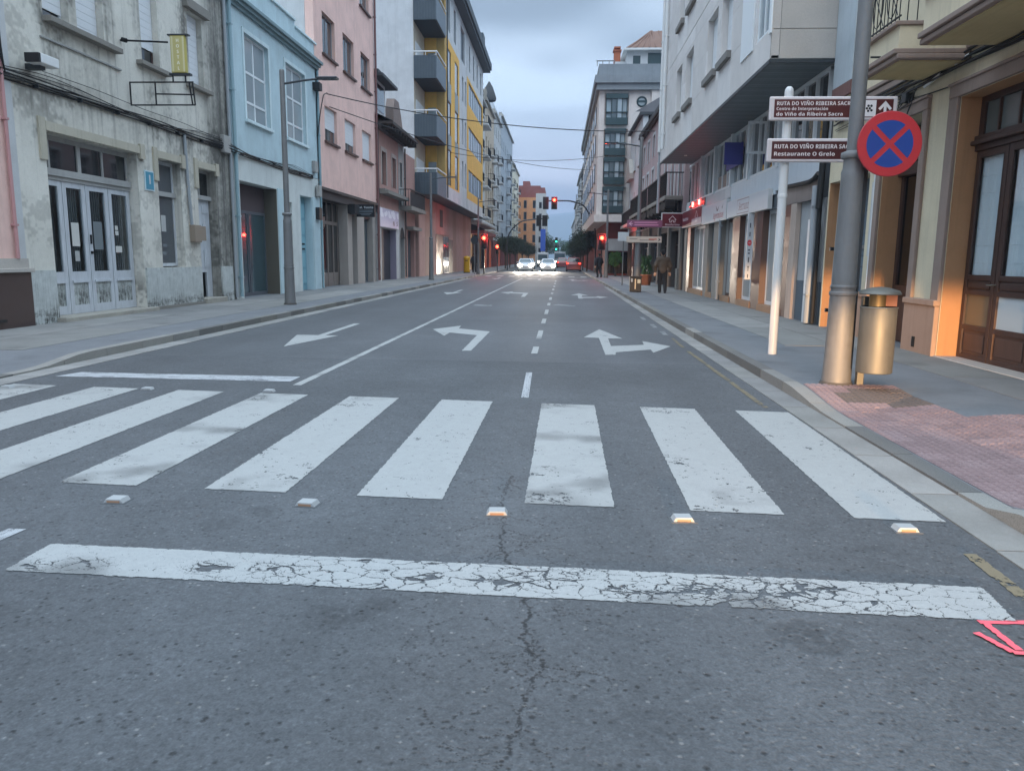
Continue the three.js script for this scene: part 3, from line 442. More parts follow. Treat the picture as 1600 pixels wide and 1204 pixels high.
    { const cg = [], n = 14, W0 = b - s - (a + s); for (let k = 0; k < n; k++) { const q = a + s + W0 * k / n, z = w - 0.1 - 0.03 * (k % 2); cg.push(F.box(q, q + W0 / n + 0.004, 0.9, 2.95, z - 0.012, z)); } part(leaf, 'curtain', cg, mat([0x6e6a66, 0x787774, 0x6a6866, 0x747270][i], 0.95)); }
    const slats = []; for (let k = 0; k < 4; k++) slats.push(F.box(a + s + 0.005 + k * (b - a - 2 * s) / 4, a + s - 0.004 + (k + 1) * (b - a - 2 * s) / 4, 0.4, 0.9, w - 0.02, w + 0.004)); const q = one(slats), uvA = q.attributes.uv.array, P = q.attributes.position.array; for (let k = 0; k < uvA.length / 2; k++) { uvA[k * 2] = -P[k * 3 + 2] * 1.7; uvA[k * 2 + 1] = (P[k * 3 + 1] - 0.36) * 0.85; } part(leaf, 'lower_panel', q, mDado);
    part(leaf, 'rail', F.box(a + s - 0.03, b - s + 0.03, 0.88, 0.93, w + 0.018, w + 0.045), M.whiteWood);
    const paper = (u, v, pw, ph, m) => part(leaf, 'notice', F.box(u, u + pw, v, v + ph, w - 0.003, w + 0.001), m);
    const pap = mat(0xc9c7c0, 0.8);
    if (i === 1) { paper(a + 0.24, 1.66, 0.26, 0.5, pap); paper(a + 0.3, 1.34, 0.16, 0.22, mat(0xa9a9a6, 0.8)); }
    if (i === 2) { paper(a + 0.22, 1.6, 0.34, 0.62, mat(0x8e979a, 0.7, { map: print(64, 110, (x, W, h) => { x.fillStyle = '#ccc'; x.fillRect(0, 0, W, h); x.fillStyle = '#667'; x.fillRect(5, 5, 54, 18); x.fillStyle = '#fff'; x.beginPath(); x.ellipse(34, 62, 12, 24, 0.3, 0, 7); x.fill(); x.fillStyle = '#889'; for (let k = 0; k < 4; k++) x.fillRect(8, 90 + k * 5, 48, 2); }) })); part(leaf, 'handle', F.box(a + 0.04, a + 0.07, 1.72, 1.92, w + 0.02, w + 0.05), M.iron); part(leaf, 'lock', F.box(a + 0.03, a + 0.08, 1.5, 1.56, w + 0.02, w + 0.06), M.iron); }
    if (i === 3) { paper(a + 0.22, 2.06, 0.12, 0.1, pap); paper(a + 0.22, 1.94, 0.13, 0.1, pap); paper(a + 0.2, 1.54, 0.26, 0.15, pap); }
  }
  
  part(t, 'doorstep', F.rbox(15.05, 18.75, 0.1, 0.215, -0.4, 0.24, 0.02), mat(0xaca79b, 0.9, { map: T.concrete }));
  part(t, 'doorstep', F.box(18.76, 21.58, 0.1, 0.2, 0, 0.1), M.stoneDark); part(t, 'doorstep', F.rbox(21.6, 22.95, 0.1, 0.27, -0.35, 0.16, 0.02), mat(0xaca79b, 0.9, { map: T.concrete }));
  { const x = win(t, F, 19.5, 20.71, 1.2, 3.89, { rec: 0.24, fw: 0.08, rows: [2.1, 0.9], fm: M.whiteWood, pm: mat(0x55595c, 0.35), name: 'window' }); for (const [u, v, a, b] of [[19.72, 2.42, 0.18, 0.14], [19.98, 2.1, 0.24, 0.42], [20.0, 1.7, 0.2, 0.08], [19.95, 1.5, 0.2, 0.08]]) part(x, 'notice', F.box(u, u + a, v, v + b, -0.235, -0.23), mat(v < 1.9 ? 0x75797c : 0xb9b9b6, 0.8)); part(x, 'transom_bar', F.box(19.5, 20.71, 3.0, 3.12, -0.215, -0.15), M.greyPlaster); }
  { const d = part(t, 'side_door', [F.box(21.69, 22.85, 1.0, 3.08, -0.3, -0.25), F.box(21.69, 21.78, 0.27, 1.0, -0.3, -0.25), F.box(22.5, 22.85, 0.27, 1.0, -0.3, -0.25)], M.whiteWood); for (const [v, q] of [[2.7, 0.22], [2.2, 0.2], [1.95, 0.12], [1.15, 0.5]]) for (const u of [21.85, 22.38]) part(d, 'door_panel', F.box(u, u + 0.38, v, v + q, -0.25, -0.232), M.whiteWood); part(t, 'transom', [F.box(21.67, 22.87, 3.08, 3.2, -0.3, -0.16), F.box(21.67, 22.87, 3.84, 3.9, -0.3, -0.24), F.box(22.24, 22.3, 3.2, 3.84, -0.3, -0.24)], M.greyPlaster); part(t, 'transom_pane', F.box(21.67, 22.87, 3.2, 3.84, -0.285, -0.275), M.pane); }
  win(t, F, 15.46, 16.3, 6.1, 8.2, { rec: 0.2, rows: [1], sh: 0.9, sill: [0.17, 0.1, 0.0] }); win(t, F, 16.57, 17.55, 6.1, 8.2, { rec: 0.2, sh: 0.98, sill: [0.17, 0.1, 0.0] });
  part(t, 'string_course', [F.rbox(15.42, 17.95, 5.99, 6.1, 0, 0.2, 0.01)], M.stoneDark); part(t, 'string_course', F.rbox(15.3, 18.1, 5.66, 5.7, 0, 0.05, 0.01), M.greyPlaster);
  win(t, F, 19.12, 19.98, 6.1, 8.2, { rec: 0.2, sh: 0.8, cols: [1], sill: [0.17, 0.1, 0.28], fm: M.brownFrame }); win(t, F, 21.58, 22.45, 6.12, 8.02, { rec: 0.2, sh: 0.99, sill: [0.17, 0.1, 0.25] });
  part(t, 'lintel', F.rbox(21.35, 22.7, 8.06, 8.3, 0, 0.16, 0.01), M.stoneDark);
  part(t, 'meter_cabinet', [F.rbox(21.05, 21.45, 1.85, 2.32, 0, 0.16, 0.015), F.box(21.47, 21.8, 1.9, 2.3, 0, 0.12)], mat(0x8d7f70, 0.7)); part(t, 'conduit', [tube([F.p(21.1, 2.3, 0.06), F.p(21.02, 3.4, 0.05), F.p(20.96, 4.7, 0.05)], 0.045, 8)], M.pipeGrey);
  part(t, 'junction_box', F.rbox(23.3, 23.75, 4.55, 5.05, 0, 0.14, 0.015), M.greyPlaster);
  part(t, 'gutter_pipe', tube([F.p(23.86, 0.2, 0.07), F.p(23.86, 10, 0.07)], 0.05, 8), M.pipeGrey);
}
{ const F = LEFT, t = thing('floodlight', 'small white box floodlight above the cables on the old cream house', 'floodlight', F.p(14.9, 5.0));
  part(t, 'housing', F.rbox(14.62, 15.15, 5.02, 5.2, 0.16, 0.46, 0.02), M.whiteMetal); part(t, 'grille', F.box(14.56, 14.62, 5.03, 5.19, 0.17, 0.45), M.black); part(t, 'bracket', F.box(14.8, 14.95, 4.95, 5.05, 0, 0.3), M.galvDark); }
{ const F = LEFT, t = thing('guesthouse_plate', 'small blue plate beside the window of the old cream house', 'sign', F.p(19.05, 3.08));
  part(t, 'plate', F.box(18.84, 19.26, 3.06, 3.54, 0.005, 0.03), mat(0xbfd4da, 0.4)); part(t, 'plate_face', F.box(18.87, 19.23, 3.09, 3.51, 0.03, 0.034), mat(0x3f8fa8, 0.35)); part(t, 'letter', [F.box(19.02, 19.08, 3.22, 3.44, 0.034, 0.038)], M.white); }
{ const t = thing('sign_frame', 'bare rectangular steel sign frame standing out from the old cream house', 'sign frame', [-10.2, 4.95, -18.4]), z = -18.4, b = (a, c) => tube([[...a, z], [...c, z]], 0.018, 6);
  part(t, 'frame', [b([-10.16, 5.48], [-8.62, 5.48]), b([-10.16, 4.97], [-8.6, 4.97]), b([-10.15, 4.97], [-10.15, 5.48]), b([-9.54, 4.97], [-9.54, 5.48]), b([-9.54, 5.22], [-8.62, 5.2]), b([-8.66, 4.97], [-8.72, 5.48]), b([-8.6, 4.97], [-8.64, 5.48]), b([-9.1, 5.48], [-9.1, 5.66]), b([-8.8, 5.48], [-8.8, 5.66])], M.iron);
  part(t, 'stay', tube([[-10.2, 6.36, -18.2], [-9.08, 6.31, -18.2]], 0.022, 6), M.iron); part(t, 'lamp_cap', tube([[-10.16, 6.38, -18.2], [-10.05, 6.35, -18.2]], 0.05, 8), M.iron); }
{ const t = thing('hanging_sign', 'narrow faded yellow vertical sign hung over the steel sign frame', 'sign', [-8.92, 5.6, -18.4]), z = -18.4;
  part(t, 'panel', rbox(-9.1, -8.75, 5.68, 6.5, z - 0.05, z + 0.05, 0.01), mat(0xb5a95a, 0.6)); const tx = print(96, 256, (x, W, h) => { x.fillStyle = '#c9c49a'; x.fillRect(0, 0, W, h); x.fillStyle = '#b8ae72'; x.fillRect(14, 0, 68, h); x.fillStyle = '#dedcc8'; x.font = 'bold 34px sans-serif'; x.textAlign = 'center'; 'HOSTAL'.split('').forEach((q, i) => x.fillText(q, 48, 42 + i * 40)); });
  const g = new THREE.PlaneGeometry(0.31, 0.78); g.translate(-8.925, 6.09, z + 0.053); part(t, 'sign_face', g, mat(0xffffff, 0.6, { map: tx })); part(t, 'cap', [box(-9.16, -8.66, 6.5, 6.53, z - 0.06, z + 0.06), box(-9.16, -8.66, 5.62, 5.67, z - 0.06, z + 0.06)], M.galvDark); }
{ // bundle of black cables clipped along the fronts
  const t = thing('cable_bundle', 'sagging black cable bundle clipped along the old cream and pale blue fronts', 'cables', [-10.2, 4.7, -19]);
  for (let k = 0; k < 8; k++) { const y = 4.66 + k * 0.026, w = 0.03 + (k % 3) * 0.025, pts = []; for (let u = 13.2; u <= 33; u += 1.1) pts.push([-10.2 + w + (u > 23.8 && u < 24.3 ? 0.1 : 0), y + Math.sin(u * (0.8 + k * 0.13) + k) * 0.022 + (k > 5 ? 0.09 * Math.sin(u * 0.9) : 0) - (u > 24 ? 0.05 : 0), -u]); part(t, 'cable', tube(pts, k > 5 ? 0.008 : 0.016, 5, 40), M.cable); }
  part(t, 'cable', tube([[-10.13, 5.0, -15.2], [-10.14, 5.02, -17], [-10.14, 4.97, -19], [-10.14, 4.98, -21], [-10.14, 4.86, -23.6]], 0.008, 5), M.cable);
  for (let k = 0; k < 5; k++) part(t, 'cable', tube([[-10.1, 4.75, -14.1], [-10.06, 4.9 + k * 0.05, -14.0], [-10.08, 5.3 + k * 0.1, -13.8 - k * 0.05], [-10.1, 6 + k * 0.6, -13.7]], 0.014, 5), M.cable);
  for (let u = 15; u < 33; u += 1.4) part(t, 'cable_clip', box(-10.2, -10.09, 4.64, 4.72, -u, -u + 0.03), M.galvDark);
}
{ // pale blue house
  const F = LEFT, t = thing('blue_house', 'two-storey pale blue house with white-framed windows and stepped parapet', 'house', F.p(28.5, 0));
  const wins = [[25.42, 27.5], [29.2, 31.4]];
  part(t, 'wall', F.wall(24.0, 33.0, 4.7, 9.1, wins.map(([a, b]) => H(a, b, 5.85, 8.52)), -0.4, 0), M.blueWall);
  part(t, 'shop_wall', F.wall(24.02, 33.0, 0, 4.68, [H(24.6, 27.88, 0, 3.86), H(28.7, 29.42, 0, 3.5), H(30.4, 31.85, 0, 3.86)], -0.4, 0), M.blueBand);
  part(t, 'parapet', [F.box(24, 30.5, 9.4, 10.28, -0.4, -0.02), F.box(30.5, 33, 9.4, 10.06, -0.4, -0.02)], M.blueWall); part(t, 'coping', [F.rbox(24, 30.52, 10.28, 10.36, -0.44, 0.05, 0.01), F.rbox(30.53, 33, 10.06, 10.14, -0.44, 0.05, 0.01)], M.blueTrim);
  part(t, 'cornice', [F.box(24, 33.02, 9.08, 9.18, -0.1, 0.1), F.box(24, 33.04, 9.18, 9.28, -0.1, 0.19), F.rbox(24, 33.08, 9.28, 9.4, -0.1, 0.28, 0.02)], mat(0x7f9498, 0.9, { map: T.plaster }));
  core(t, F, 24.02, 32.98, 9.3, M.blueWall, 11, -0.95);
  for (const [a, b] of wins) { const w = win(t, F, a, b, 5.85, 8.52, { rec: 0.14, fw: 0.09, cols: [1, 1], rows: [0.55, 1, 1.1], pm: [M.paneCurtain, mat(0x8d979b, 0.25)], trim: 0.13, trimM: M.blueTrim, sill: [0.1, 0.1, 0.13], sillM: M.blueTrim }); w.userData = {}; }
  part(t, 'blue_pilaster', [F.box(27.9, 28.5, 0.12, 3.9, 0, 0.03), F.box(31.9, 32.75, 0.12, 3.9, 0, 0.04)], M.blueWall);
  // shop: glazed aluminium front set back, dark header box, brown reveal
  { const w = -0.5, f = part(t, 'shop_front', [F.box(24.6, 27.88, 0.12, 0.24, w - 0.03, w + 0.03), F.box(24.6, 27.88, 2.9, 3.0, w - 0.03, w + 0.03), ...[24.62, 26.2, 26.34, 27.8].map((u) => F.box(u, u + 0.07, 0.24, 2.9, w - 0.03, w + 0.03))], M.greyFrame); for (const [a, b] of [[24.69, 26.2], [26.41, 27.8]]) part(f, 'shop_pane', F.box(a, b, 0.24, 2.9, w - 0.006, w + 0.006), M.paneBlue); part(f, 'header', F.box(24.6, 27.88, 3.0, 3.86, w - 0.1, w + 0.02), mat(0x55494a, 0.7)); part(t, 'reveal', [F.box(27.86, 27.9, 0.12, 3.86, -0.5, -0.01)], mat(0x5f5b50, 0.8));  }
  part(t, 'side_door', F.box(28.7, 29.42, 0.12, 3.5, -0.3, -0.25), mat(0x3b4245, 0.5)); { const d = part(t, 'entrance_door', F.box(30.4, 31.85, 0.12, 3.86, -0.36, -0.3), mat(0x7aa7b5, 0.5)); for (let k = 0; k < 5; k++) part(d, 'door_panel', F.box(30.55, 31.7, 0.4 + k * 0.66, 0.95 + k * 0.66, -0.3, -0.28), mat(0x86b3bf, 0.5)); part(d, 'letter_slot', F.box(31.2, 31.6, 1.95, 2.02, -0.28, -0.268), M.black); part(d, 'letter_slot', F.box(31.2, 31.6, 1.75, 1.82, -0.28, -0.268), M.black); part(t, 'reveal', F.box(31.83, 31.87, 0.12, 3.86, -0.3, 0.005), M.blueWall); part(t, 'reveal', F.box(30.38, 30.42, 0.12, 3.86, -0.3, 0.005), M.blueWall); }
  downpipe(t, F, 24.2, 0.2, 9.1, mat(0x8fa9b0, 0.5), 0.06, 0.09); downpipe(t, F, 32.85, 0.15, 9.05, mat(0x86a2aa, 0.5), 0.05, 0.08);
  part(t, 'junction_box', [F.rbox(32.0, 32.4, 4.9, 5.35, 0, 0.15, 0.015), F.rbox(32.3, 32.65, 3.95, 4.4, 0.04, 0.2, 0.015)], M.greyPlaster); part(t, 'meter_cabinet', F.box(32.2, 32.6, 3.0, 3.5, 0.04, 0.2), M.black);
  part(t, 'loudspeaker', F.box(32.4, 32.75, 8.2, 8.5, 0, 0.3), M.black);
}
{ // pink apartment house
  const F = LEFT, t = thing('pink_apartment_house', 'tall pink apartment house with brown window sills beside the pale blue house', 'house', F.p(38, 0)), cols = [[33.97, 35.85], [37.15, 39.08], [40.4, 42.3]], rows = [[6.44, 7.92], [10.02, 11.72], [13.9, 15.5]], hs = [];
  for (const c of cols) for (const r of rows) hs.push(H(c[0], c[1], r[0], r[1]));
  part(t, 'wall', F.wall(32.8, 43.3, 4.42, 17, hs, -0.35, 0), M.pinkWall); core(t, F, 32.85, 43.28, 17, M.paleGrey, 11, -1.3);
  part(t, 'side_wall', F.box(32.8, 32.86, 4.4, 17, -11, -0.36), M.paleGrey);
  const shut = [[0.62, 0.72, 0.93], [0, 0, 0], [0, 0.2, 0]];
  cols.forEach((c, i) => rows.forEach((r, j) => win(t, F, c[0], c[1], r[0], r[1], { rec: 0.17, fw: 0.055, cols: [1, 1], fm: M.alu, pm: M.pane, sh: shut[j][i], sill: [0.12, 0.09, 0.12], sillM: M.brownFrame })));
  part(t, 'soffit_band', [F.box(32.8, 43.3, 4.3, 4.42, -0.5, 0.12), F.box(32.8, 43.3, 3.95, 4.3, -0.5, 0.02)], mat(0x4a403c, 0.8));
  // shop storey
  for (const [a, b] of [[32.85, 33.45], [37.4, 38.25], [39.2, 40.65], [42.5, 43.25]]) part(t, 'pillar', F.box(a, b, 0.12, 3.95, -0.5, -0.06), mat(0xaaa29a, 0.8, { map: T.granite }));
  { const f = part(t, 'shop_door', [F.box(33.45, 37.4, 2.95, 3.1, -0.62, -0.52), ...[33.5, 34.6, 35.6, 36.5, 37.3].map((u) => F.box(u, u + 0.1, 0.12, 3.95, -0.62, -0.52)), F.box(33.45, 37.4, 0.12, 0.75, -0.6, -0.54)], mat(0x7f746c, 0.6)); for (const [a, b] of [[33.6, 34.6], [34.7, 35.6], [35.7, 36.5], [36.6, 37.3]]) { part(f, 'shop_pane', F.box(a, b, 0.75, 2.95, -0.575, -0.565), M.pane); part(f, 'shop_pane', F.box(a, b, 3.1, 3.95, -0.575, -0.565), M.paneDark); } }
  for (const [a, b] of [[38.25, 39.2], [40.65, 42.5]]) win(t, F, a, b, 0.14, 3.5, { rec: 0.4, fm: M.greyFrame, pm: M.paneBlue, name: 'shop_window' }); part(t, 'shop_header', [F.box(38.25, 39.2, 3.5, 3.95, -0.5, -0.2), F.box(40.65, 42.5, 3.5, 3.95, -0.5, -0.2)], M.brownFrame);
  downpipe(t, F, 43.22, 0.2, 17, mat(0x6f4c4a, 0.5), 0.06, 0.1);
}
{ const t = thing('shop_sign', 'black projecting shop sign with white lettering below the pink apartment house', 'sign', [-10.2, 3.5, -38.9]), z = -38.9, tx = print(192, 128, (x, W, h) => { x.fillStyle = '#12161b'; x.fillRect(0, 0, W, h); x.fillStyle = '#c9d2d8'; x.font = 'bold 33px sans-serif'; x.textAlign = 'center'; x.fillText('Cal. Tuerto', 96, 40); x.fillStyle = '#7f8b93'; x.fillRect(14, 58, 164, 6); x.fillRect(20, 76, 156, 6); x.fillRect(30, 94, 130, 6); x.fillRect(48, 110, 96, 5); });
  part(t, 'panel', rbox(-10.18, -9.26, 3.46, 4.07, z - 0.08, z + 0.06, 0.01), M.signBlack); const g = new THREE.PlaneGeometry(0.88, 0.57); g.translate(-9.72, 3.765, z + 0.063); part(t, 'sign_face', g, mat(0xffffff, 0.5, { map: tx })); part(t, 'awning_box', box(-10.6, -9.9, 3.55, 4.0, -38.3, -37.5), M.black); }
{ // small reddish house with bracketed eaves and a stone gable
  const F = LEFT, t = thing('red_house', 'small reddish old house with heavy dark eaves and stone gable', 'house', F.p(47, 0)), W2 = mat(0xb9a9a0, 0.9, { map: T.plaster });
  part(t, 'wall', F.wall(43.35, 49.3, 4.3, 8.5, [H(44.7, 45.8, 5.6, 7.45), H(47.45, 48.5, 5.65, 7.42)], -0.4, 0), M.salmon); part(t, 'wall', F.wall(49.3, 51.0, 0, 8.5, [H(49.65, 50.35, 5.9, 7.4), H(49.5, 50.85, 0, 2.7)], -0.4, 0.02), M.greyPlaster);
  part(t, 'shop_wall', F.wall(43.35, 49.3, 0, 4.3, [H(44.3, 48.3, 0, 3.15)], -0.4, 0.0), M.paleGrey); core(t, F, 43.4, 51, 8.5, M.salmon, 10, -1.2);
  for (const [a, b, c, d] of [[44.7, 45.8, 5.6, 7.45], [47.45, 48.5, 5.65, 7.42]]) win(t, F, a, b, c, d, { rec: 0.2, fm: M.brownFrame, pm: M.paneDark, trim: 0.22, trimM: W2 }); win(t, F, 49.65, 50.35, 5.9, 7.4, { rec: 0.2, fm: M.brownFrame, pm: M.paneDark, trim: 0.2, trimM: W2 });
  part(t, 'balcony_slab', [F.box(43.9, 50.0, 5.02, 5.2, 0, 0.55), F.box(43.9, 50, 5.2, 5.3, 0, 0.35)], M.stoneDark);
  part(t, 'roller_door', F.box(44.3, 48.3, 0.12, 3.15, -0.45, -0.38), mat(0x3a3b40, 0.6)); part(t, 'reveal', F.box(48.28, 48.34, 0.12, 3.15, -0.38, 0.01), mat(0x8f8697, 0.8)); part(t, 'arched_door', [F.box(49.5, 50.85, 0.12, 2.7, -0.4, -0.3)], mat(0x35302d, 0.7)); { const s = new THREE.Shape(); s.moveTo(49.5, 2.7); s.absarc(50.175, 2.7, 0.675, Math.PI, 0, true); part(t, 'arch_light', F.shape(s, 0.02, 0.03), M.dark); }
  part(t, 'eaves', [F.box(43.4, 50.9, 8.5, 8.7, -0.4, 0.3), F.box(43.4, 51.1, 8.7, 8.85, -0.4, 0.95)], M.darkEave); const br = []; for (let u = 43.7; u < 50.9; u += 0.8) br.push(F.box(u, u + 0.14, 8.45, 8.7, 0.3, 0.85)); for (const g of br) part(t, 'bracket', g, M.darkEave);
  part(t, 'roof', (() => { const q = [F.p(43.4, 8.86, 0.95), F.p(51.1, 8.86, 0.95), F.p(51.1, 11.6, -5), F.p(43.4, 11.6, -5)], g = new THREE.BufferGeometry(); g.setAttribute('position', new THREE.Float32BufferAttribute([q[0], q[1], q[2], q[0], q[2], q[3]].flat(), 3)); return fin(g, false); })(), M.slate);
  { const d = part(t, 'dormer', [F.box(43.5, 46.3, 9.0, 11.2, -3, -0.1)], M.paleGrey); part(d, 'dormer_window', F.box(43.9, 45.9, 9.6, 11.0, -0.1, -0.07), M.paneDark); part(d, 'dormer_roof', [F.box(43.4, 47.3, 11.2, 11.36, -3.2, 0.45), F.box(43.4, 46.6, 11.36, 11.56, -3.2, 0.2)], M.slate); }
  part(t, 'gable', F.shape(new THREE.Shape([[48.6, 9.1], [51.7, 9.1], [50.9, 10.4], [50.2, 11.1], [49.0, 11.1], [48.6, 10.5]].map(([a, b]) => new THREE.Vector2(a, b))), -0.6, -0.1), mat(0x8a7a72, 0.95, { map: T.granite }));
  downpipe(t, F, 43.5, 0.2, 8.5, mat(0x4c4441, 0.6), 0.05, 0.08); downpipe(t, F, 51.0, 0.2, 8.4, mat(0x55504c, 0.6), 0.05, 0.1);
}
{ const F = LEFT, t = thing('fascia_sign', 'pale lilac shop fascia with tree picture on the small reddish house', 'sign', F.p(46, 3.2)), tx = print(256, 96, (x, W, h) => { x.fillStyle = '#b9bad0'; x.fillRect(0, 0, W, h); x.fillStyle = '#dfe3ee'; const r = mulberry(4); for (let k = 0; k < 30; k++) { x.beginPath(); x.ellipse(r() * 256, 10 + r() * 26, 14, 11, r(), 0, 7); x.fill(); } x.fillStyle = '#26262c'; x.font = 'bold 34px sans-serif'; x.fillText('N', 170, 82); x.fillText('S', 222, 80); });
  const g = F.box(43.6, 48.75, 3.2, 4.25, 0.005, 0.1), uv = g.attributes.uv.array, p = g.attributes.position.array; for (let i = 0; i < uv.length / 2; i++) { uv[i * 2] = (-p[i * 3 + 2] - 43.6) / 5.15; uv[i * 2 + 1] = (p[i * 3 + 1] - 3.2) / 1.05; } part(t, 'panel', g, mat(0xffffff, 0.5, { map: tx })); }
{ // low linking wall with garage door, balcony in front
  const F = LEFT, t = thing('garage_house', 'narrow low brick front with garage door and iron balcony before the white gable', 'house', F.p(53, 0));
  part(t, 'wall', F.wall(51.05, 54.9, 0, 8.2, [H(52.0, 54.5, 0, 3.3)], -0.4, 0), M.salmon); core(t, F, 51.1, 54.9, 8.2, M.salmon, 9, -0.5); part(t, 'garage_door', F.box(52, 54.5, 0.12, 3.3, -0.35, -0.28), mat(0x4a4c4e, 0.6)); part(t, 'canopy', F.box(51.6, 54.8, 3.3, 3.5, 0, 0.5), M.stoneDark);
  const b = part(t, 'balcony_slab', F.box(49.4, 54.7, 4.45, 4.7, 0, 0.8), M.stoneDark); const bars = []; for (let u = 49.45; u < 54.7; u += 0.16) bars.push(F.box(u, u + 0.02, 4.7, 5.7, 0.74, 0.76)); for (let q = 0.1; q < 0.74; q += 0.16) bars.push(F.box(49.45, 49.47, 4.7, 5.7, q, q + 0.02)); part(b, 'railing', [F.box(49.42, 54.7, 5.7, 5.74, 0.73, 0.78), F.box(49.42, 49.48, 5.7, 5.74, 0, 0.73), ...bars], M.iron); part(b, 'railing_panel', F.box(49.5, 54.65, 4.75, 5.55, 0.70, 0.72), mat(0x7c7b7c, 0.7));
}
{ // white gabled block with yellow front and slate balconies
  const F = new Facade(-8.7, 1), G = new Facade(-10.0, 1), t = thing('yellow_apartment_block', 'white and yellow apartment block with slate-grey corner balconies', 'apartment block', [-9.5, 0, -70]);
  part(t, 'gable_wall', box(-21, -10.22, 0, 23, -58, -55), M.white); part(t, 'wall', box(-21, -10.3, 0, 22.6, -88, -58.02), M.white);
  part(t, 'loggia_wall', box(-10.3, -10.21, 5.9, 22.6, -59.28, -55.02), mat(0xcfc3ae, 0.85, { map: T.plaster }));
  part(t, 'loggia_side', box(-10.2, -9.32, 5.9, 21.6, -60.0, -59.3), M.ochre);
  // front wall in coloured fields; windows are openings in them
  const WA = [[60.75, 62.6], [64.85, 66.85]], fl = [[7.06, 9.75], [10.85, 13.3], [14.7, 17.1]], nar = [[69.5, 70.5], [71.5, 72.5]], nf = [[7.7, 9.9], [11.3, 13.5], [14.9, 17.0]], WB = [[74.6, 76.8], [78, 80.2], [81.3, 83.6], [84.8, 87]], fb = [[7.7, 9.7], [11.6, 13.6], [15.55, 17.55]];
  const cell = (u0, u1, y0, y1, hs, m, w = 0) => part(t, 'wall', F.wall(u0, u1, y0, y1, hs, -0.6, w), m);
  const hA = WA.flatMap(([a, b]) => fl.map(([c, d]) => H(a, b, c, d)));
  cell(60.0, 67.7, 6.95, 17.75, hA, M.ochre); cell(60.0, 67.7, 17.75, 21.5, [H(60.8, 62.2, 18.4, 20.9), H(64.3, 65.6, 18.4, 20.9)], M.white); cell(60.0, 67.7, 5.95, 6.95, [], M.white);
  cell(67.7, 73, 5.95, 21.5, [...nar.flatMap(([a, b]) => nf.map(([c, d]) => H(a, b, c, d))), H(68.6, 71.4, 18.2, 20.9)], M.white);
  cell(73.25, 88, 6.95, 17.8, [H(74.4, 87.2, 7.7, 9.7), H(74.4, 87.2, 11.6, 13.6), H(74.4, 87.2, 15.55, 17.55)], M.ochre); cell(73.25, 88, 17.8, 21.5, WB.map(([a]) => H(a, a + 1.1, 18.5, 20.8)), M.white); cell(73.25, 88, 5.95, 6.95, [], M.white);
  part(t, 'joint', F.box(73, 73.25, 5.95, 21.5, -0.6, -0.1), M.black); part(t, 'corner_strip', F.box(59.3, 60.0, 5.95, 21.5, -0.6, 0.0), mat(0xc9a562, 0.85, { map: T.plaster })); part(t, 'downpipe', tube([F.p(60.1, 6, 0.08), F.p(60.1, 21.5, 0.08)], 0.05, 8), M.galvDark);
  for (const [a, b] of WA) { for (const [c, d] of fl) win(t, F, a, b, c, d, { rec: 0.06, fm: M.greyFrame, pm: M.paneDark }); part(t, 'spandrel', [F.box(a, b, 9.75, 10.85, 0, 0.02), F.box(a, b, 13.3, 14.7, 0, 0.02)], mat(0x8f9a9e, 0.6)); }
  for (const [a, b] of nar) for (const [c, d] of nf) win(t, F, a, b, c, d, { rec: 0.15, fm: M.greyFrame, pm: mat(0x6f7980, 0.4) });
  for (const [c, d] of fb) for (const [i, [a, b]] of WB.entries()) { win(t, F, a - (i ? 1.1 : 0.2), a + 0.25, c, d, { rec: 0.1, fm: M.greyFrame, pm: M.paneDark }); win(t, F, a + 0.25, b + 0.1, c, d, { rec: 0.1, fm: M.greyFrame, pm: mat(0x76868f, 0.25) }); }
  for (const [a, b] of [[60.8, 62.2], [64.3, 65.6], [68.6, 71.4]]) win(t, F, a, b, a > 68 ? 18.2 : 18.4, 20.9, { rec: 0.2, fm: M.greyFrame, pm: mat(0x5f6a72, 0.35) }); for (const [a] of WB) win(t, F, a, a + 1.1, 18.5, 20.8, { rec: 0.15, fm: M.greyFrame, pm: mat(0x8b959a, 0.4) });
  part(t, 'eaves', [F.box(54.9, 88.6, 21.5, 21.75, -1.6, 0.75), F.box(54.9, 88.6, 21.75, 22.4, -1.6, 0.9)], mat(0x2f3a42, 0.6)); part(t, 'attic', [F.box(57, 78, 22.4, 25.2, -4, -0.4), F.box(78, 88.5, 22.4, 23.4, -2, 0.5)], M.anthraciteLight); part(t, 'chimney', F.box(86, 88, 22.5, 25, -1, 0.2), M.anthracite);
  // balconies: slate panels, pale rail, open loggia behind
  for (const y of [5.85, 9.75, 13.58, 17.35]) {
    const b = part(t, 'balcony', [box(-10.2, -8.62, y, y + 0.22, -59.28, -54.98)], M.anthracite); const n = 8;
    for (let k = 0; k < n; k++) part(b, 'panel', box(lerp(-10.2, -8.66, k / n) + 0.004, lerp(-10.2, -8.66, (k + 1) / n) - 0.004, y + 0.02, y + 1.5, -54.98, -54.92), M.anthracite); for (let k = 0; k < 10; k++) part(b, 'panel', box(-8.66, -8.6, y + 0.02, y + 1.5, -lerp(54.93, 59.29, k / 10) - 0.42, -lerp(54.93, 59.29, k / 10) - 0.005), M.anthraciteLight);
    part(b, 'rail', [box(-10.2, -8.58, y + 1.72, y + 1.8, -54.99, -54.9), box(-8.67, -8.58, y + 1.72, y + 1.8, -59.28, -54.99), ...[-10.05, -9.4, -8.68].map((x) => box(x, x + 0.05, y + 1.5, y + 1.72, -54.97, -54.93))], M.whiteMetal); part(b, 'ceiling', box(-10.2, -8.72, y - 0.012, y - 0.002, -59.28, -55), mat(0x30383e, 0.8));
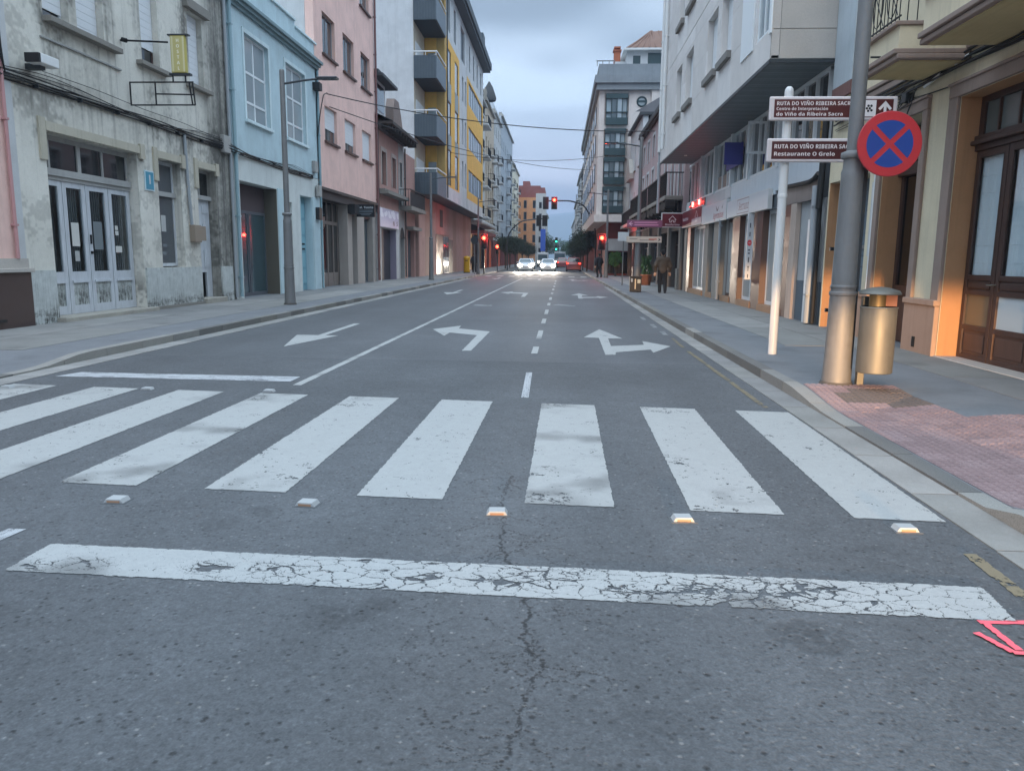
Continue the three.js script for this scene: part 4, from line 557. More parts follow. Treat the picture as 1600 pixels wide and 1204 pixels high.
    part(b, 'balcony_door', [box(-10.2, -10.16, y + 0.22, y + 2.6, -58.6, -55.6)], M.whiteFrame); part(b, 'balcony_door', [box(-9.95, -9.35, y + 0.22, y + 2.7, -59.3, -59.26)], M.paneCurtain);
  }
  // stone-clad ground floor under the overhang
  part(t, 'soffit', box(-10.3, -8.66, 5.86, 5.94, -88, -59.32), mat(0x30363c, 0.7)); part(t, 'shop_wall', box(-21, -10.0, 0, 5.86, -88, -55.0), mat(0xa98a7e, 0.8, { map: T.granite }));
  for (let k = 0; k < 13; k++) { const a = 55.1 + k * 2.5; if (k === 3 || k === 4 || k === 5) { part(t, 'stone_panel', G.box(a, a + 2.46, 3.4, 5.8, 0, 0.04), k % 2 ? M.salmon : M.rose); continue; } part(t, 'stone_panel', G.box(a, a + 2.46, 0.12, 5.8, 0, 0.04), [M.rose, mat(0xa98678, 0.8, { map: T.granite }), M.rose][k % 3]); }
  part(t, 'black_panel', G.box(62.65, 66.4, 0.12, 3.35, 0, 0.05), M.signBlack); win(t, G, 66.5, 69.8, 0.14, 3.3, { rec: -0.04, cols: [1, 1], fm: M.greyFrame, pm: M.paneLight, name: 'shop_window' }); part(t, 'dark_door', G.box(69.9, 72.5, 0.12, 3.1, 0, 0.05), mat(0x5b504c, 0.6)); part(t, 'vent', G.box(64.7, 66.2, 4.0, 5.4, 0.04, 0.07), M.black);
}

// ================================================================ FARTHER LEFT, STREET END, FARTHER RIGHT
function block(name, label, F, u0, u1, h, m, o = {}) {
  const { g = 4.2, fh = 3.1, n = 3, ww = 1.1, wh = 1.6, base = M.redWall, depth = 12, pm = M.pane, balc = 0, front = true, cat = 'apartment block', sill = true, roof = M.slate, backW = -0.5 } = o;
  const t = thing(name, label, cat, F.p((u0 + u1) / 2, 0)), hs = [], fl = Math.floor((h - g - 0.8) / fh), step = (u1 - u0) / n;
  for (let j = 0; j < fl; j++) for (let i = 0; i < n; i++) { const c = u0 + step * (i + 0.5); hs.push(H(c - ww / 2, c + ww / 2, g + 0.9 + j * fh, g + 0.9 + j * fh + wh)); }
  part(t, 'wall', F.wall(u0, u1, g, h, hs, -0.4, 0), m); core(t, F, u0 + 0.02, u1 - 0.02, h, m, depth, backW);
  const sh = []; for (let i = 0; i < n; i++) { const c = u0 + step * (i + 0.5); sh.push(H(c - step * 0.36, c + step * 0.36, 0, g - 1.0)); }
  part(t, 'shop_wall', F.wall(u0, u1, 0, g, sh, -0.4, -0.02), base);
  for (const s of sh) part(t, 'shop_window', F.box(s[0], s[1], 0.12, s[3], -0.3, -0.25), o.lit && rnd() < o.lit ? M.warmWindow : M.paneDark);
  for (const [k, q] of hs.entries()) win(t, F, q[0], q[1], q[2], q[3], { rec: 0.15, fw: 0.07, cols: o.cols || [1], fm: o.fm || M.whiteFrame, pm, sh: rnd() < 0.35 ? rr(0.2, 0.9) : 0, sill: sill ? [0.08, 0.08, 0.08] : undefined, sillM: M.paleGrey });
  part(t, 'cornice', [F.box(u0, u1, h, h + 0.25, -0.4, 0.35), F.box(u0, u1, h + 0.25, h + 0.6, -0.4, 0.1)], o.cm || M.greyPlaster);
  for (let j = 0; j < balc; j++) for (const i of (o.bi || [0])) {
    const c = u0 + step * (i + 0.5), y = g + 0.1 + j * fh + (o.by || 0), wd = o.bw || step * 0.42, b = part(t, 'balcony', [F.rbox(c - wd, c + wd, y, y + 0.28, 0, o.bd || 0.9, 0.1)], M.paleGrey); const bars = [], d = (o.bd || 0.9) - 0.08; for (let u = c - wd + 0.08; u < c + wd; u += 0.22) bars.push(F.box(u, u + 0.03, y + 0.28, y + 1.15, d, d + 0.03)); for (let q = 0.1; q < d; q += 0.22) bars.push(F.box(c - wd + 0.06, c - wd + 0.09, y + 0.28, y + 1.15, q, q + 0.03)); part(b, 'railing', [F.box(c - wd + 0.05, c + wd - 0.05, y + 1.15, y + 1.2, d - 0.01, d + 0.05), F.box(c - wd + 0.05, c - wd + 0.1, y + 1.15, y + 1.2, 0, d - 0.01), ...bars], M.iron);
  }
  return t;
}
{ const t = block('corner_house', 'pale old corner house with stacked rounded balconies beyond the yellow block', LEFT, 88.3, 106, 21, M.paleGrey, { n: 4, g: 5.6, fh: 3.7, wh: 2.3, balc: 4, bi: [0, 2], bw: 2.2, bd: 1.3, by: 0.6, lit: 0.6, base: mat(0x4c3d3b, 0.8), depth: 9 });
  part(t, 'balcony_slab', LEFT.rbox(88.3, 106, 5.3, 5.75, 0, 1.5, 0.15), M.paleGrey); part(t, 'awning', LEFT.box(89, 105, 4.2, 4.6, 0, 1.6), M.redWall); for (const u of [92, 99, 104]) part(t, 'finial', lathe(-10.0, -u, [[0.3, 21.6], [0.35, 21.9], [0.18, 22.2], [0.28, 22.6], [0.05, 23.3]], 10), M.stoneDark); part(t, 'chimney_wall', LEFT.box(97, 107, 21, 26, -7, -4), M.paleGrey); }
{ const t = block('bay_house', 'beige house with glazed bay column behind the rounded balconies', LEFT, 106.2, 120, 22, mat(0xc4b49f, 0.9, { map: T.plaster }), { n: 4, g: 5, fh: 3.4, balc: 4, bi: [1, 3], bw: 1.2, bd: 0.9, lit: 0.5 }); part(t, 'dome', lathe(-9.9, -108.5, [[0.9, 22.4], [1.0, 22.7], [0.8, 23.4], [0.5, 24.2], [0.1, 24.9]], 12), M.slate); }
block('grey_apartment_block', 'pale grey apartment block, third beyond the yellow block', LEFT, 120.2, 134, 23, M.paleGrey, { n: 4, fh: 3, balc: 5, bi: [2], bd: 0.8, lit: 0.4 });
{ const t = block('tall_grey_block', 'tall blue-grey apartment block with roof terrace far down the left side', LEFT, 134.2, 166, 25, mat(0xaeb6bd, 0.9, { map: T.plaster }), { n: 7, fh: 3, balc: 6, bi: [3, 6], bd: 0.8 }); part(t, 'attic', LEFT.box(136, 160, 25, 27.5, -8, -1.5), mat(0xb9c0c6, 0.9)); }
block('last_left_block', 'cream apartment block last before the orange building at the street end', LEFT, 166.2, 192, 21, M.cream, { n: 6, fh: 3, balc: 5, bi: [1, 4], bd: 0.8 });
{ // the block that closes the street
  const t = thing('orange_corner_block', 'orange and white apartment block with red upper storeys closing the left of the street end', 'apartment block', [-7, 0, -196]);
  part(t, 'wall', box(-24, -6.1, 0, 16.4, -214, -196), M.orangeBlock); part(t, 'wall', box(-6.1, -3.7, 0, 17.4, -214, -196.05), M.paleGrey); part(t, 'upper_storey', [box(-24, -5.0, 16.42, 19.3, -213, -196.6), box(-12, -3.9, 17.42, 18.9, -213, -197.2)], M.redRoof); part(t, 'roof_box', box(-9.5, -7.8, 19.3, 20.6, -206, -199), M.redRoof);
  for (let j = 0; j < 5; j++) { for (const x of [-9.1, -6.85]) { const w = part(t, 'window', box(x, x + 0.75, 2.6 + j * 2.8, 4.5 + j * 2.8, -196, -195.94), M.greyFrame); part(w, 'pane', box(x + 0.08, x + 0.67, 2.7 + j * 2.8, 4.4 + j * 2.8, -195.94, -195.92), M.paneDark); } const w = part(t, 'window', box(-5.3, -4.6, 2.6 + j * 2.8, 4.1 + j * 2.8, -196.05, -195.98), M.greyFrame); part(w, 'pane', box(-5.22, -4.68, 2.7 + j * 2.8, 4 + j * 2.8, -195.98, -195.95), M.paneDark); }
}
{ const t = thing('street_banner', 'tall blue banner panel standing before the white part of the street-end block', 'banner', [-4, 0, -190]); part(t, 'pole', tube([[-4.05, 0, -190.2], [-4.05, 8.8, -190.2]], 0.08, 8), M.galv); part(t, 'panel', rbox(-4.65, -3.45, 3.2, 8.5, -190.1, -190, 0.03), M.blueBanner); }
block('white_end_block', 'slim pale block beside the street-end trees', new Facade(-3.6, 1), 214, 232, 13, M.paleGrey, { n: 4, fh: 3 });
block('left_end_block', 'low pale apartment block far behind the street-end trees, left side', new Facade(-5.2, 1), 240, 300, 11, M.white, { n: 8, fh: 3 });

const R38 = new Facade(3.9, -1);
{ // corner block with glazed bays
  const t = thing('corner_apartment_block', 'pale corner apartment block with four dark glazed bays, tiled penthouse and red chimney', 'apartment block', [5.5, 0, -67]);
  const Z = -66, mw = mat(0xe2dad4, 0.88, { map: T.plaster });
  // the end wall faces up the street towards us; its bays are bowed
  const hs = [[11.95, 14.75], [9.75, 12.1].map((v) => v), [7.5, 9.8], [5.2, 7.45]], bays = [[3.55, 5.32, 12.3, 14.7], [3.52, 5.22, 9.9, 12.0], [3.5, 5.2, 7.6, 9.75], [3.48, 5.18, 5.3, 7.4]];
  part(t, 'wall', [box(5.4, 14, 4.6, 15.6, Z - 40, Z), box(3.2, 5.4, 4.6, 15.6, Z - 40, Z - 0.25), box(3.0, 3.45, 4.6, 15.6, Z - 40.02, Z - 0.02), ...[[14.8, 15.6], [12.08, 12.22], [9.83, 9.84], [4.6, 5.2]].map(([a, b]) => box(3.45, 5.4, a, b, Z - 0.26, Z + 0.0)), box(3.45, 5.4, 12.0, 12.3, Z - 0.26, Z + 0.02), box(3.45, 5.4, 9.72, 9.92, Z - 0.26, Z + 0.02), box(3.45, 5.4, 7.4, 7.62, Z - 0.26, Z + 0.02)], mw);
  for (const [x0, x1, y0, y1] of bays) {
    const bow = (a, b, r) => { const s = new THREE.Shape(); const n = 6; s.moveTo(x0, 0); for (let i = 0; i <= n; i++) { const q = i / n; s.lineTo(lerp(x0, x1, q), -(0.15 + Math.sin(q * Math.PI) * 0.35 + r)); } s.lineTo(x1, 0); const g = extrude(s, b - a); g.rotateX(Math.PI / 2); g.translate(0, b, Z); const p = g.attributes.position.array; for (let i = 2; i < p.length; i += 3) p[i] = 2 * Z - p[i] + 0; return fin(g, false); };
    const zb = (q) => Z + 0.15 + Math.sin(q * Math.PI) * 0.35;
    const b = part(t, 'bay_window', [box(x0, x1, y0, y0 + 0.55, Z - 0.2, zb(0.5) - 0.12), box(x0, x1, y1 - 0.35, y1, Z - 0.2, zb(0.5) - 0.1), ...[0.02, 0.26, 0.5, 0.74, 0.96].map((q) => box(lerp(x0, x1, q) - 0.035, lerp(x0, x1, q) + 0.035, y0 + 0.55, y1 - 0.35, Z - 0.1, zb(q) - 0.1)), box(x0, x1, y0 + 0.95, y0 + 1.02, Z - 0.1, zb(0.2))], M.r5dark);
    for (let k = 0; k < 4; k++) part(b, 'pane', box(lerp(x0, x1, [0.02, 0.26, 0.5, 0.74][k]) + 0.035, lerp(x0, x1, [0.26, 0.5, 0.74, 0.96][k]) - 0.035, y0 + 0.56, y1 - 0.36, Z - 0.08, zb([0.14, 0.38, 0.62, 0.86][k]) - 0.2), [mat(0x9fb0b8, 0.15), M.paneLight, mat(0xa7b4ba, 0.12), M.paneCurtain][k]);
  }
  part(t, 'cornice', [box(2.75, 14, 15.0, 15.5, Z - 40, Z + 0.45), box(2.6, 14, 15.5, 16.1, Z - 40, Z + 0.65), box(2.9, 14, 16.1, 17.0, Z - 40, Z + 0.3)], mat(0x8c9398, 0.8, { map: T.plaster }));
  part(t, 'ledge', box(2.8, 8, 4.55, 5.15, Z - 40, Z + 0.5), mw); part(t, 'shop_wall', box(3.9, 14, 0, 4.55, Z - 39, Z - 1.2), M.redWall); part(t, 'shop_fascia', box(3.85, 7.5, 2.2, 3.2, Z - 1.2, Z - 1.0), M.paleGrey); part(t, 'shop_window', box(4.1, 6.8, 0.3, 2.1, Z - 1.2, Z - 1.1), M.paneDark);
  // street side
  for (let j = 0; j < 4; j++) for (let i = 0; i < 8; i++) { const w = part(t, 'window', box(2.94, 3.0, 5.7 + j * 2.4, 7.3 + j * 2.4, Z - 5.6 - i * 4.4, Z - 4 - i * 4.4), M.greyFrame); part(w, 'pane', box(2.91, 2.94, 5.8 + j * 2.4, 7.2 + j * 2.4, Z - 5.5 - i * 4.4, Z - 4.1 - i * 4.4), M.paneLight); }
  part(t, 'round_window', [new THREE.TorusGeometry(0.36, 0.07, 8, 28)].map((g) => { g.translate(6.45, 14.15, Z + 0.03); return fin(g); }), M.r5dark); part(t, 'round_pane', disc(6.45, 14.15, Z + 0.0, 0.35, 0.05), M.paneCurtain); part(t, 'round_bar', box(6.12, 6.78, 14.1, 14.24, Z + 0.03, Z + 0.08), M.r5dark); part(t, 'side_face', box(7.2, 14, 4.6, 15, Z, Z + 0.3), mw);
  // penthouse with tiled roof, chimney
  part(t, 'penthouse', [box(5.2, 12, 17.0, 18.4, Z - 20, Z - 0.9), box(4.3, 5.2, 17, 17.6, Z - 20, Z - 1.5)], M.white); part(t, 'penthouse_window', [box(6.9, 8.2, 17.2, 18.1, Z - 0.9, Z - 0.85), box(5.7, 6.3, 17.2, 17.9, Z - 0.9, Z - 0.86)], M.r5dark);
  { const P = [[5.0, 18.4, Z - 0.5], [12, 18.4, Z - 0.5], [12, 18.4, Z - 20], [5, 18.4, Z - 20], [7.4, 20.6, Z - 4], [12, 20.9, Z - 4], [12, 20.9, Z - 16], [7.4, 20.6, Z - 16]], F4 = [[0, 1, 5, 4], [3, 0, 4, 7], [2, 3, 7, 6], [4, 5, 6, 7], [0, 3, 2, 1]], a = []; for (const [p, q, r, s] of F4) for (const k of [p, q, r, p, r, s]) a.push(...P[k]); const g = new THREE.BufferGeometry(); g.setAttribute('position', new THREE.Float32BufferAttribute(a, 3)); const rf = part(t, 'roof', fin(g, false), M.tileRoof); const rows = []; for (let i = 0; i < 12; i++) { const x = 5.3 + i * 0.55; rows.push(tube([[x, 18.42, Z - 0.5], [Math.max(x, 7.4) - 0, 20.62, Z - 3.98]], 0.08, 5)); } part(rf, 'roof_tile', rows, M.tileRoof); asStuff(rf.children[0]); part(t, 'roof_edge', box(4.9, 12, 18.25, 18.4, Z - 20, Z - 0.4), M.whiteMetal); }
  part(t, 'chimney', [box(4.3, 4.85, 17, 18.9, Z - 4, Z - 3.4), box(4.22, 4.93, 18.9, 19.0, Z - 4.1, Z - 3.3), box(4.3, 4.85, 19.12, 19.25, Z - 4.1, Z - 3.3)], mat(0xb0694c, 0.85, { map: T.granite })); part(t, 'railing', [box(2.7, 4.2, 17.35, 17.42, Z - 0.4, Z - 0.3), ...[2.75, 3.2, 3.7, 4.15].map((x) => box(x, x + 0.05, 17, 17.35, Z - 0.38, Z - 0.33))], M.galv);
}
block('right_row_block', 'narrow pale apartment block beyond the corner block on the right', R38, 107, 128, 17, mat(0xb3aaa6, 0.9, { map: T.plaster }), { n: 6, fh: 2.9, balc: 4, bi: [1, 4], bd: 0.7, lit: 0.3 });
block('right_brown_block', 'brownish apartment block with shutters farther down the right side', R38, 128.3, 150, 16.5, mat(0x9d9188, 0.9, { map: T.plaster }), { n: 6, fh: 2.9, balc: 4, bi: [2, 5], bd: 0.7 });
block('right_pale_block', 'pale block with cornice farther down the right side, before the street end', R38, 150.3, 178, 17.5, M.paleGrey, { n: 7, fh: 3, balc: 4, bi: [3], bd: 0.7 });
block('right_end_block', 'last pale apartment block at the right of the street end', R38, 178.4, 212, 14.5, mat(0xc0bbb5, 0.9, { map: T.plaster }), { n: 8, fh: 3 });
block('right_far_block', 'tiny grey block at the far right of the street end', new Facade(4.4, -1), 213, 290, 12.5, M.greyPlaster, { n: 10, fh: 3 });
{ // white house with pediment and grey gable
  const F = RIGHT, t = thing('white_gabled_house', 'narrow white old house with dark roof and grey gable beside the corner block', 'house', F.p(60, 0)), hs = [];
  for (const u of [57, 60.2]) for (const y of [4.6, 8.1]) hs.push(H(u, u + 0.9, y, y + 1.9));
  part(t, 'wall', F.wall(55.8, 65, 3.6, 11.3, hs, -0.35, 0), M.white); for (const h of hs) win(t, F, ...h, { rec: 0.18, fm: M.whiteFrame, pm: M.pane, cols: [1, 1], sill: [0.1, 0.08, 0.08] }); core(t, F, 55.9, 64.9, 11.3, mat(0x77777a, 0.92, { map: T.plaster }), 9, -0.5); part(t, 'shop_wall', F.wall(55.8, 65, 0, 3.6, [H(56.6, 60, 0, 2.8), H(61, 64.4, 0, 2.8)], -0.35, -0.02), M.brownStone); part(t, 'shop_window', [F.box(56.6, 60, 0.15, 2.8, -0.3, -0.2), F.box(61, 64.4, 0.15, 2.8, -0.3, -0.2)], M.paneDark);
  part(t, 'roof', F.shape(new THREE.Shape([[55.6, 11.3], [65.2, 11.3], [65.2, 11.5], [55.6, 11.5]].map(([a, b]) => new THREE.Vector2(a, b))), -9, 0.25), M.slate); { const g = new THREE.BufferGeometry(), P = [[5.0, 11.5, -55.6], [15, 11.5, -55.6], [10, 14.4, -55.6]]; g.setAttribute('position', new THREE.Float32BufferAttribute(P.flat(), 3)); part(t, 'gable', fin(g, false), mat(0x77777a, 0.92, { map: T.plaster })); part(t, 'chimney', box(7, 7.8, 11.5, 13.6, -58, -57.2), M.greyPlaster); }
  part(t, 'pediment', F.shape(new THREE.Shape([[61.2, 7.6], [65, 7.6], [65, 8.0], [63.6, 9.2], [62.6, 9.2], [61.2, 8.0]].map(([a, b]) => new THREE.Vector2(a, b))), 0.01, 0.35), M.stone); const b = part(t, 'balcony_slab', F.box(56.5, 64, 3.9, 4.1, 0, 0.7), M.stone), bars = []; for (let u = 56.6; u < 64; u += 0.2) bars.push(F.box(u, u + 0.03, 4.1, 5.0, 0.62, 0.65)); part(b, 'railing', [F.box(56.5, 64, 5, 5.05, 0.61, 0.66), ...bars], M.iron);
}
{ // pink-grey house with iron balconies
  const F = RIGHT, t = thing('balcony_house', 'pinkish old house with iron balconies and dark bracket cornice next to the stone block', 'house', F.p(46, 0)), hs = [];
  for (const u of [37, 39.6, 42.2, 45.4, 48.2, 51, 53.6]) { hs.push(H(u, u + 1.05, 4.5, 6.9)); if (u < 55) hs.push(H(u, u + 1.0, 7.6, 8.9)); }
  part(t, 'wall', F.wall(36.3, 55.6, 3.4, 9.5, hs, -0.35, 0), mat(0xb9a3a2, 0.9, { map: T.plaster, bump: T.plasterBump })); core(t, F, 36.4, 55.6, 9.5, M.greyPlaster, 9, -0.5);
  hs.forEach((h, i) => win(t, F, ...h, { rec: 0.16, fm: M.whiteFrame, pm: i % 3 ? M.paneDark : M.pane, cols: [1, 1], rows: [1, 0.3], trim: 0.14, trimM: M.white }));
  part(t, 'eaves', [F.box(36.3, 55.7, 9.5, 9.62, -0.4, 0.2), F.box(36.3, 55.7, 9.62, 9.75, -0.4, 0.3)], M.darkEave); part(t, 'roof', F.shape(new THREE.Shape([[36.3, 9.75], [55.7, 9.75], [55.7, 9.95], [36.3, 9.95]].map(([a, b]) => new THREE.Vector2(a, b))), -8, 0.28), M.slate);
  for (const [a, b] of [[36.5, 44], [44.6, 54.6]]) { const s = part(t, 'balcony_slab', F.rbox(a, b, 4.2, 4.4, 0, 0.85, 0.03), M.stoneDark), bars = []; for (let u = a + 0.05; u < b; u += 0.14) bars.push(F.box(u, u + 0.02, 4.4, 5.4, 0.78, 0.8)); for (let q = 0.06; q < 0.78; q += 0.14) bars.push(F.box(a + 0.03, a + 0.05, 4.4, 5.4, q, q + 0.02)); part(s, 'railing', [F.box(a, b, 5.4, 5.45, 0.77, 0.82), F.box(a + 0.02, a + 0.07, 5.4, 5.45, 0, 0.77), ...bars], M.iron);
    for (let u = a + 0.4; u < b; u += 1.5) { const c = []; for (let k = 0; k < 7; k++) c.push(F.p(u, 4.18 - 0.5 * Math.sin(k / 6 * 1.6) , 0.82 - k * 0.12)); part(s, 'bracket', [tube(c, 0.07, 6), F.box(u - 0.06, u + 0.06, 3.5, 4.18, 0, 0.14)], M.iron); } const sw = []; for (let k = 0; k < 26; k++) { const u = lerp(a, b, (k + 0.5) / 26); sw.push(F.rbox(u - 0.17, u + 0.17, 3.86 - 0.14 * Math.abs(Math.sin(k * 0.6)), 4.18, 0.3, 0.8, 0.08)); } part(s, 'carved_fringe', sw, mat(0x2b2726, 0.9)); }
  const sh = [H(37, 40, 0, 2.9), H(41, 44, 0, 2.9), H(45.2, 48.6, 0, 2.9), H(49.6, 54.5, 0, 2.9)]; part(t, 'shop_wall', F.wall(36.3, 55.6, 0, 3.4, sh, -0.4, -0.02), mat(0x5a5450, 0.85, { map: T.plaster })); for (const [i, h] of sh.entries()) win(t, F, h[0], h[1], 0.15, h[3], { rec: 0.3, fm: i < 2 ? M.doorBrown : M.greyFrame, pm: M.paneDark, cols: [1, 1, 1], rows: [2, 0.6], name: 'shop_window' }); part(t, 'pilaster', [36.6, 40.5, 44.5, 49.1, 55].map((u) => F.box(u - 0.28, u + 0.28, 0.12, 3.4, -0.02, 0.08)), mat(0x8a847d, 0.85, { map: T.granite })); part(t, 'plinth', F.box(36.35, 36.9, 0.12, 1.1, 0.08, 0.16), M.stoneDark);
}

// ================================================================ RIGHT SIDE, NEAR
{ // granite-faced block oversailing its shops
  const F = new Facade(4.25, -1), G = RIGHT, t = thing('granite_block', 'grey granite-faced block oversailing a row of shops on the right', 'apartment block', [5.6, 0, -26]);
  const Q = mat(0xe2ddd8, 0.8, { map: T.granite, bump: T.granite, bs: 0.0015 }), Q2 = mat(0xdad5d0, 0.8, { map: T.granite, bump: T.granite, bs: 0.0015 }), Q3 = mat(0xe6e2de, 0.8, { map: T.granite, bump: T.granite, bs: 0.0015 });
  const c1 = [[29.25, 30.55], [26.85, 28.35], [22.9, 24.4], [20.98, 22.35]], rows = [[6.78, 8.42], [9.95, 11.6]];
  const hs = []; for (const [a, b] of c1) for (const [c, d] of rows) hs.push(H(a, b, c, d)); for (const c of [6.2, 9.6]) hs.push(H(17.2, 18.35, c, c + 2.4));
  // facing slabs: courses of granite between the openings, each a piece of its own
  part(t, 'wall', F.wall(17.04, 34.6, 5.6, 13.2, hs, -0.3, -0.03), Q2); core(t, F, 17.32, 34.6, 13.2, Q2, 12, -1.75);
  const us = [17.0, 18.75, 20.85, 22.5, 24.55, 26.7, 28.5, 30.7, 32.6, 34.6], ys = [5.6, 6.62, 7.6, 8.55, 8.98, 9.85, 10.8, 11.7, 13.2];
  for (let j = 0; j + 1 < ys.length; j++) for (let i = 0; i + 1 < us.length; i++) { // cut the slab around any opening
    const a = us[i] + 0.004, b = us[i + 1] - 0.004, c = ys[j] + (j === 4 ? 0.03 : 0.004), d = ys[j + 1] - 0.004, cut = hs.filter((h) => h[0] < b && h[1] > a && h[2] < d && h[3] > c), m = [Q, Q2, Q3][(i * 7 + j * 5 + i * j) % 3];
    if (!cut.length) { part(t, 'granite_slab', F.box(a, b, c, d, -0.03, 0), m); continue; }
    const h = cut[0], rs = [[a, Math.max(a, h[0]), c, d], [Math.min(b, h[1]), b, c, d], [Math.max(a, h[0]), Math.min(b, h[1]), c, Math.max(c, h[2])], [Math.max(a, h[0]), Math.min(b, h[1]), Math.min(d, h[3]), d]].filter((r) => r[1] - r[0] > 0.02 && r[3] - r[2] > 0.02); if (rs.length) part(t, 'granite_slab', rs.map((r) => F.box(...r, -0.03, 0)), m);
  }
  for (const [a, b] of c1) for (const [c, d] of rows) { const w = win(t, F, a, b, c, d, { rec: 0.22, fm: M.whiteFrame, pm: mat(0xb9c4c9, 0.4), sh: 0.97, shm: M.shutter }); part(w, 'sill', F.rbox(a - 0.06, b + 0.06, c - 0.2, c - 0.02, -0.25, 0.12, 0.01), mat(0x84817c, 0.85, { map: T.granite })); }
  for (const c of [6.2, 9.6]) win(t, F, 17.2, 18.35, c, c + 2.4, { rec: 0.06, fw: 0.08, fm: M.whiteFrame, cols: [1, 1], rows: [1, 0.9], pm: M.paneCurtain });
  part(t, 'white_panel', [F.box(18.55, 19.7, 6.14, 12.9, 0.002, 0.03), F.box(16.98, 17.14, 6.1, 12.9, 0.002, 0.035)], M.whiteFrame);
  for (const u of [33.3, 34.2]) downpipe(t, F, u, 6, 13, M.whiteMetal, 0.07, 0.1); downpipe(t, F, 34.75, 3.5, 13, M.pipeGrey, 0.06, 0.0);
  const Q4 = mat(0xbab4ac, 0.85, { map: T.granite, bump: T.granite, bs: 0.002 }), Q5 = mat(0xc2bcb5, 0.85, { map: T.granite, bump: T.granite, bs: 0.002 });
  // near end face: two courses of granite
  part(t, 'end_wall', box(4.28, 5.6, 5.62, 13.2, -17.3, -17.03), Q2); for (const [a, b] of [[5.61, 6.17], [6.185, 7.4], [7.41, 8.7], [8.71, 10]]) { part(t, 'granite_slab', box(4.25, 4.42, a, b, -17.03, -17.0), Q5); part(t, 'granite_slab', box(4.428, 5.6, a, b, -17.03, -16.998), Q4); }
  // slatted soffit
  { const n = 88, slat = box(-0.68, 0.68, 0, 0.02, -0.094, 0.094); const vars = [0x6e7a7e, 0x687478, 0x747f83].map((h) => mat(h, 0.55, { map: T.metal })); for (let k = 0; k < n; k++) { const o = piece(t, 'soffit_board', slat, vars[k % 3], [4.95 - 5.6, 5.575, -17.12 - k * 0.2 + 26]); } part(t, 'soffit_backing', box(4.27, 7, 5.6, 5.66, -34.6, -17), M.greyPlaster); part(t, 'edge_trim', [box(4.25, 4.29, 5.53, 5.6, -34.6, -17), box(4.25, 5.6, 5.52, 5.59, -17.05, -16.99)], M.galvDark); part(t, 'soffit_lamp', disc(4.9, 5.56, -31.8, 0.06, 0.03, 'y', 12), M.whiteMetal); }
  // pale strip of wall between the block and the cream house
  part(t, 'party_wall', box(5.55, 9, 4.97, 9, -16.98, -15.95), mat(0xb9c3c8, 0.85, { map: T.plaster })); part(t, 'party_base', box(5.54, 9, 4.72, 4.965, -16.98, -15.95), mat(0x7d5a55, 0.85, { map: T.plaster }));
  // first-floor ribbon windows: white mullions, light and dark panes
  const rib = []; const U = []; for (let u = 17.5; u < 35.2; u += 0.82) U.push(u); part(t, 'ribbon_window', [...U.map((u) => G.box(u, u + 0.07, 3.92, 5.56, -0.16, -0.04)), G.box(17.5, 35.4, 3.9, 3.98, -0.16, -0.02), G.box(17.5, 35.4, 5.5, 5.58, -0.17, -0.05), ...[20.9, 24.1, 26.5, 29.3, 32].map((u) => G.box(u, u + 0.2, 3.9, 5.58, -0.18, 0.04))], M.whiteFrame);
  U.forEach((u, i) => part(t, 'pane', G.box(u + 0.07, u + 0.82, 3.98, 5.5, -0.13, -0.11), [M.pane, M.paneDark, M.pane, M.paneLight, M.pane, M.paneDark, M.pane][i % 7]));
  part(t, 'blinds', G.box(26.9, 29.2, 4.0, 4.42, -0.1, -0.07), mat(0x9c8b82, 0.8)); part(t, 'open_casement', [G.box(22.3, 22.34, 4.4, 4.47, 0, 0.5), G.box(22.3, 22.34, 5.2, 5.26, 0, 0.5), G.box(22.3, 22.34, 4.47, 5.2, 0.45, 0.5), G.box(22.3, 22.34, 4.47, 5.2, 0, 0.05)], M.whiteFrame);
  part(t, 'back_wall', box(5.78, 14, 0, 5.6, -35.6, -17.0), M.greyPlaster);
  for (let u = 17.45, k = 0; u < 26.4; u += 0.36, k++) part(t, 'cladding_panel', G.box(u, Math.min(u + 0.35, 26.4), u < 21 ? 3.3 : 3.22, 3.9, -0.04, 0.0), M.cladding);
  for (let u = 26.45; u < 35.4; u += 0.9) part(t, 'cladding_panel', G.box(u, Math.min(u + 0.89, 35.5), 3.55, 3.9, -0.04, 0.0), mat(u < 30.5 && u > 27 ? 0xb9c0c4 : 0xc9cfd2, 0.5)); part(t, 'fascia_backing', G.box(17.4, 35.5, 2.86, 3.9, -0.2, -0.045), M.greyFrame);
  part(t, 'fascia_brown', G.box(17.35, 20.3, 2.85, 3.26, -0.03, 0.02), mat(0x8b7f79, 0.7, { map: T.plaster }));
  // shop fronts, pillars, doors, pipes
  const pil = mat(0x6a5045, 0.4, { map: T.granite }), pil2 = mat(0x9b948b, 0.8, { map: T.granite });
  for (const [a, b, m] of [[19.45, 20.05, pil], [22.1, 23.05, pil], [24.85, 25.85, pil], [27.7, 28.9, pil2], [30.0, 30.65, pil2], [34.0, 34.7, pil], [35.0, 35.6, pil2]]) part(t, 'pillar', G.box(a, b, 0.12, 2.86, -0.25, 0), m);
  const shop = (a, b, o = {}) => win(t, G, a, b, 0.3, 2.86, { rec: 0.2, fw: 0.1, fm: M.whiteFrame, pm: M.pane, name: 'shop_window', ...o });
  shop(20.05, 22.1, { cols: [1, 0.9] }); shop(23.05, 24.85, { cols: [0.8, 1], pm: [M.paneBlue, M.paneLight] }); shop(25.85, 27.3, { fm: M.brownFrame, pm: M.paneDark }); shop(28.9, 30.0, { fm: M.greyFrame, pm: mat(0x5d666b, 0.3) }); shop(30.65, 34.0, { cols: [1, 0.8, 1], pm: [M.pane, M.paneLight, M.pane] }); shop(34.7, 35.0, { fm: M.whiteFrame });
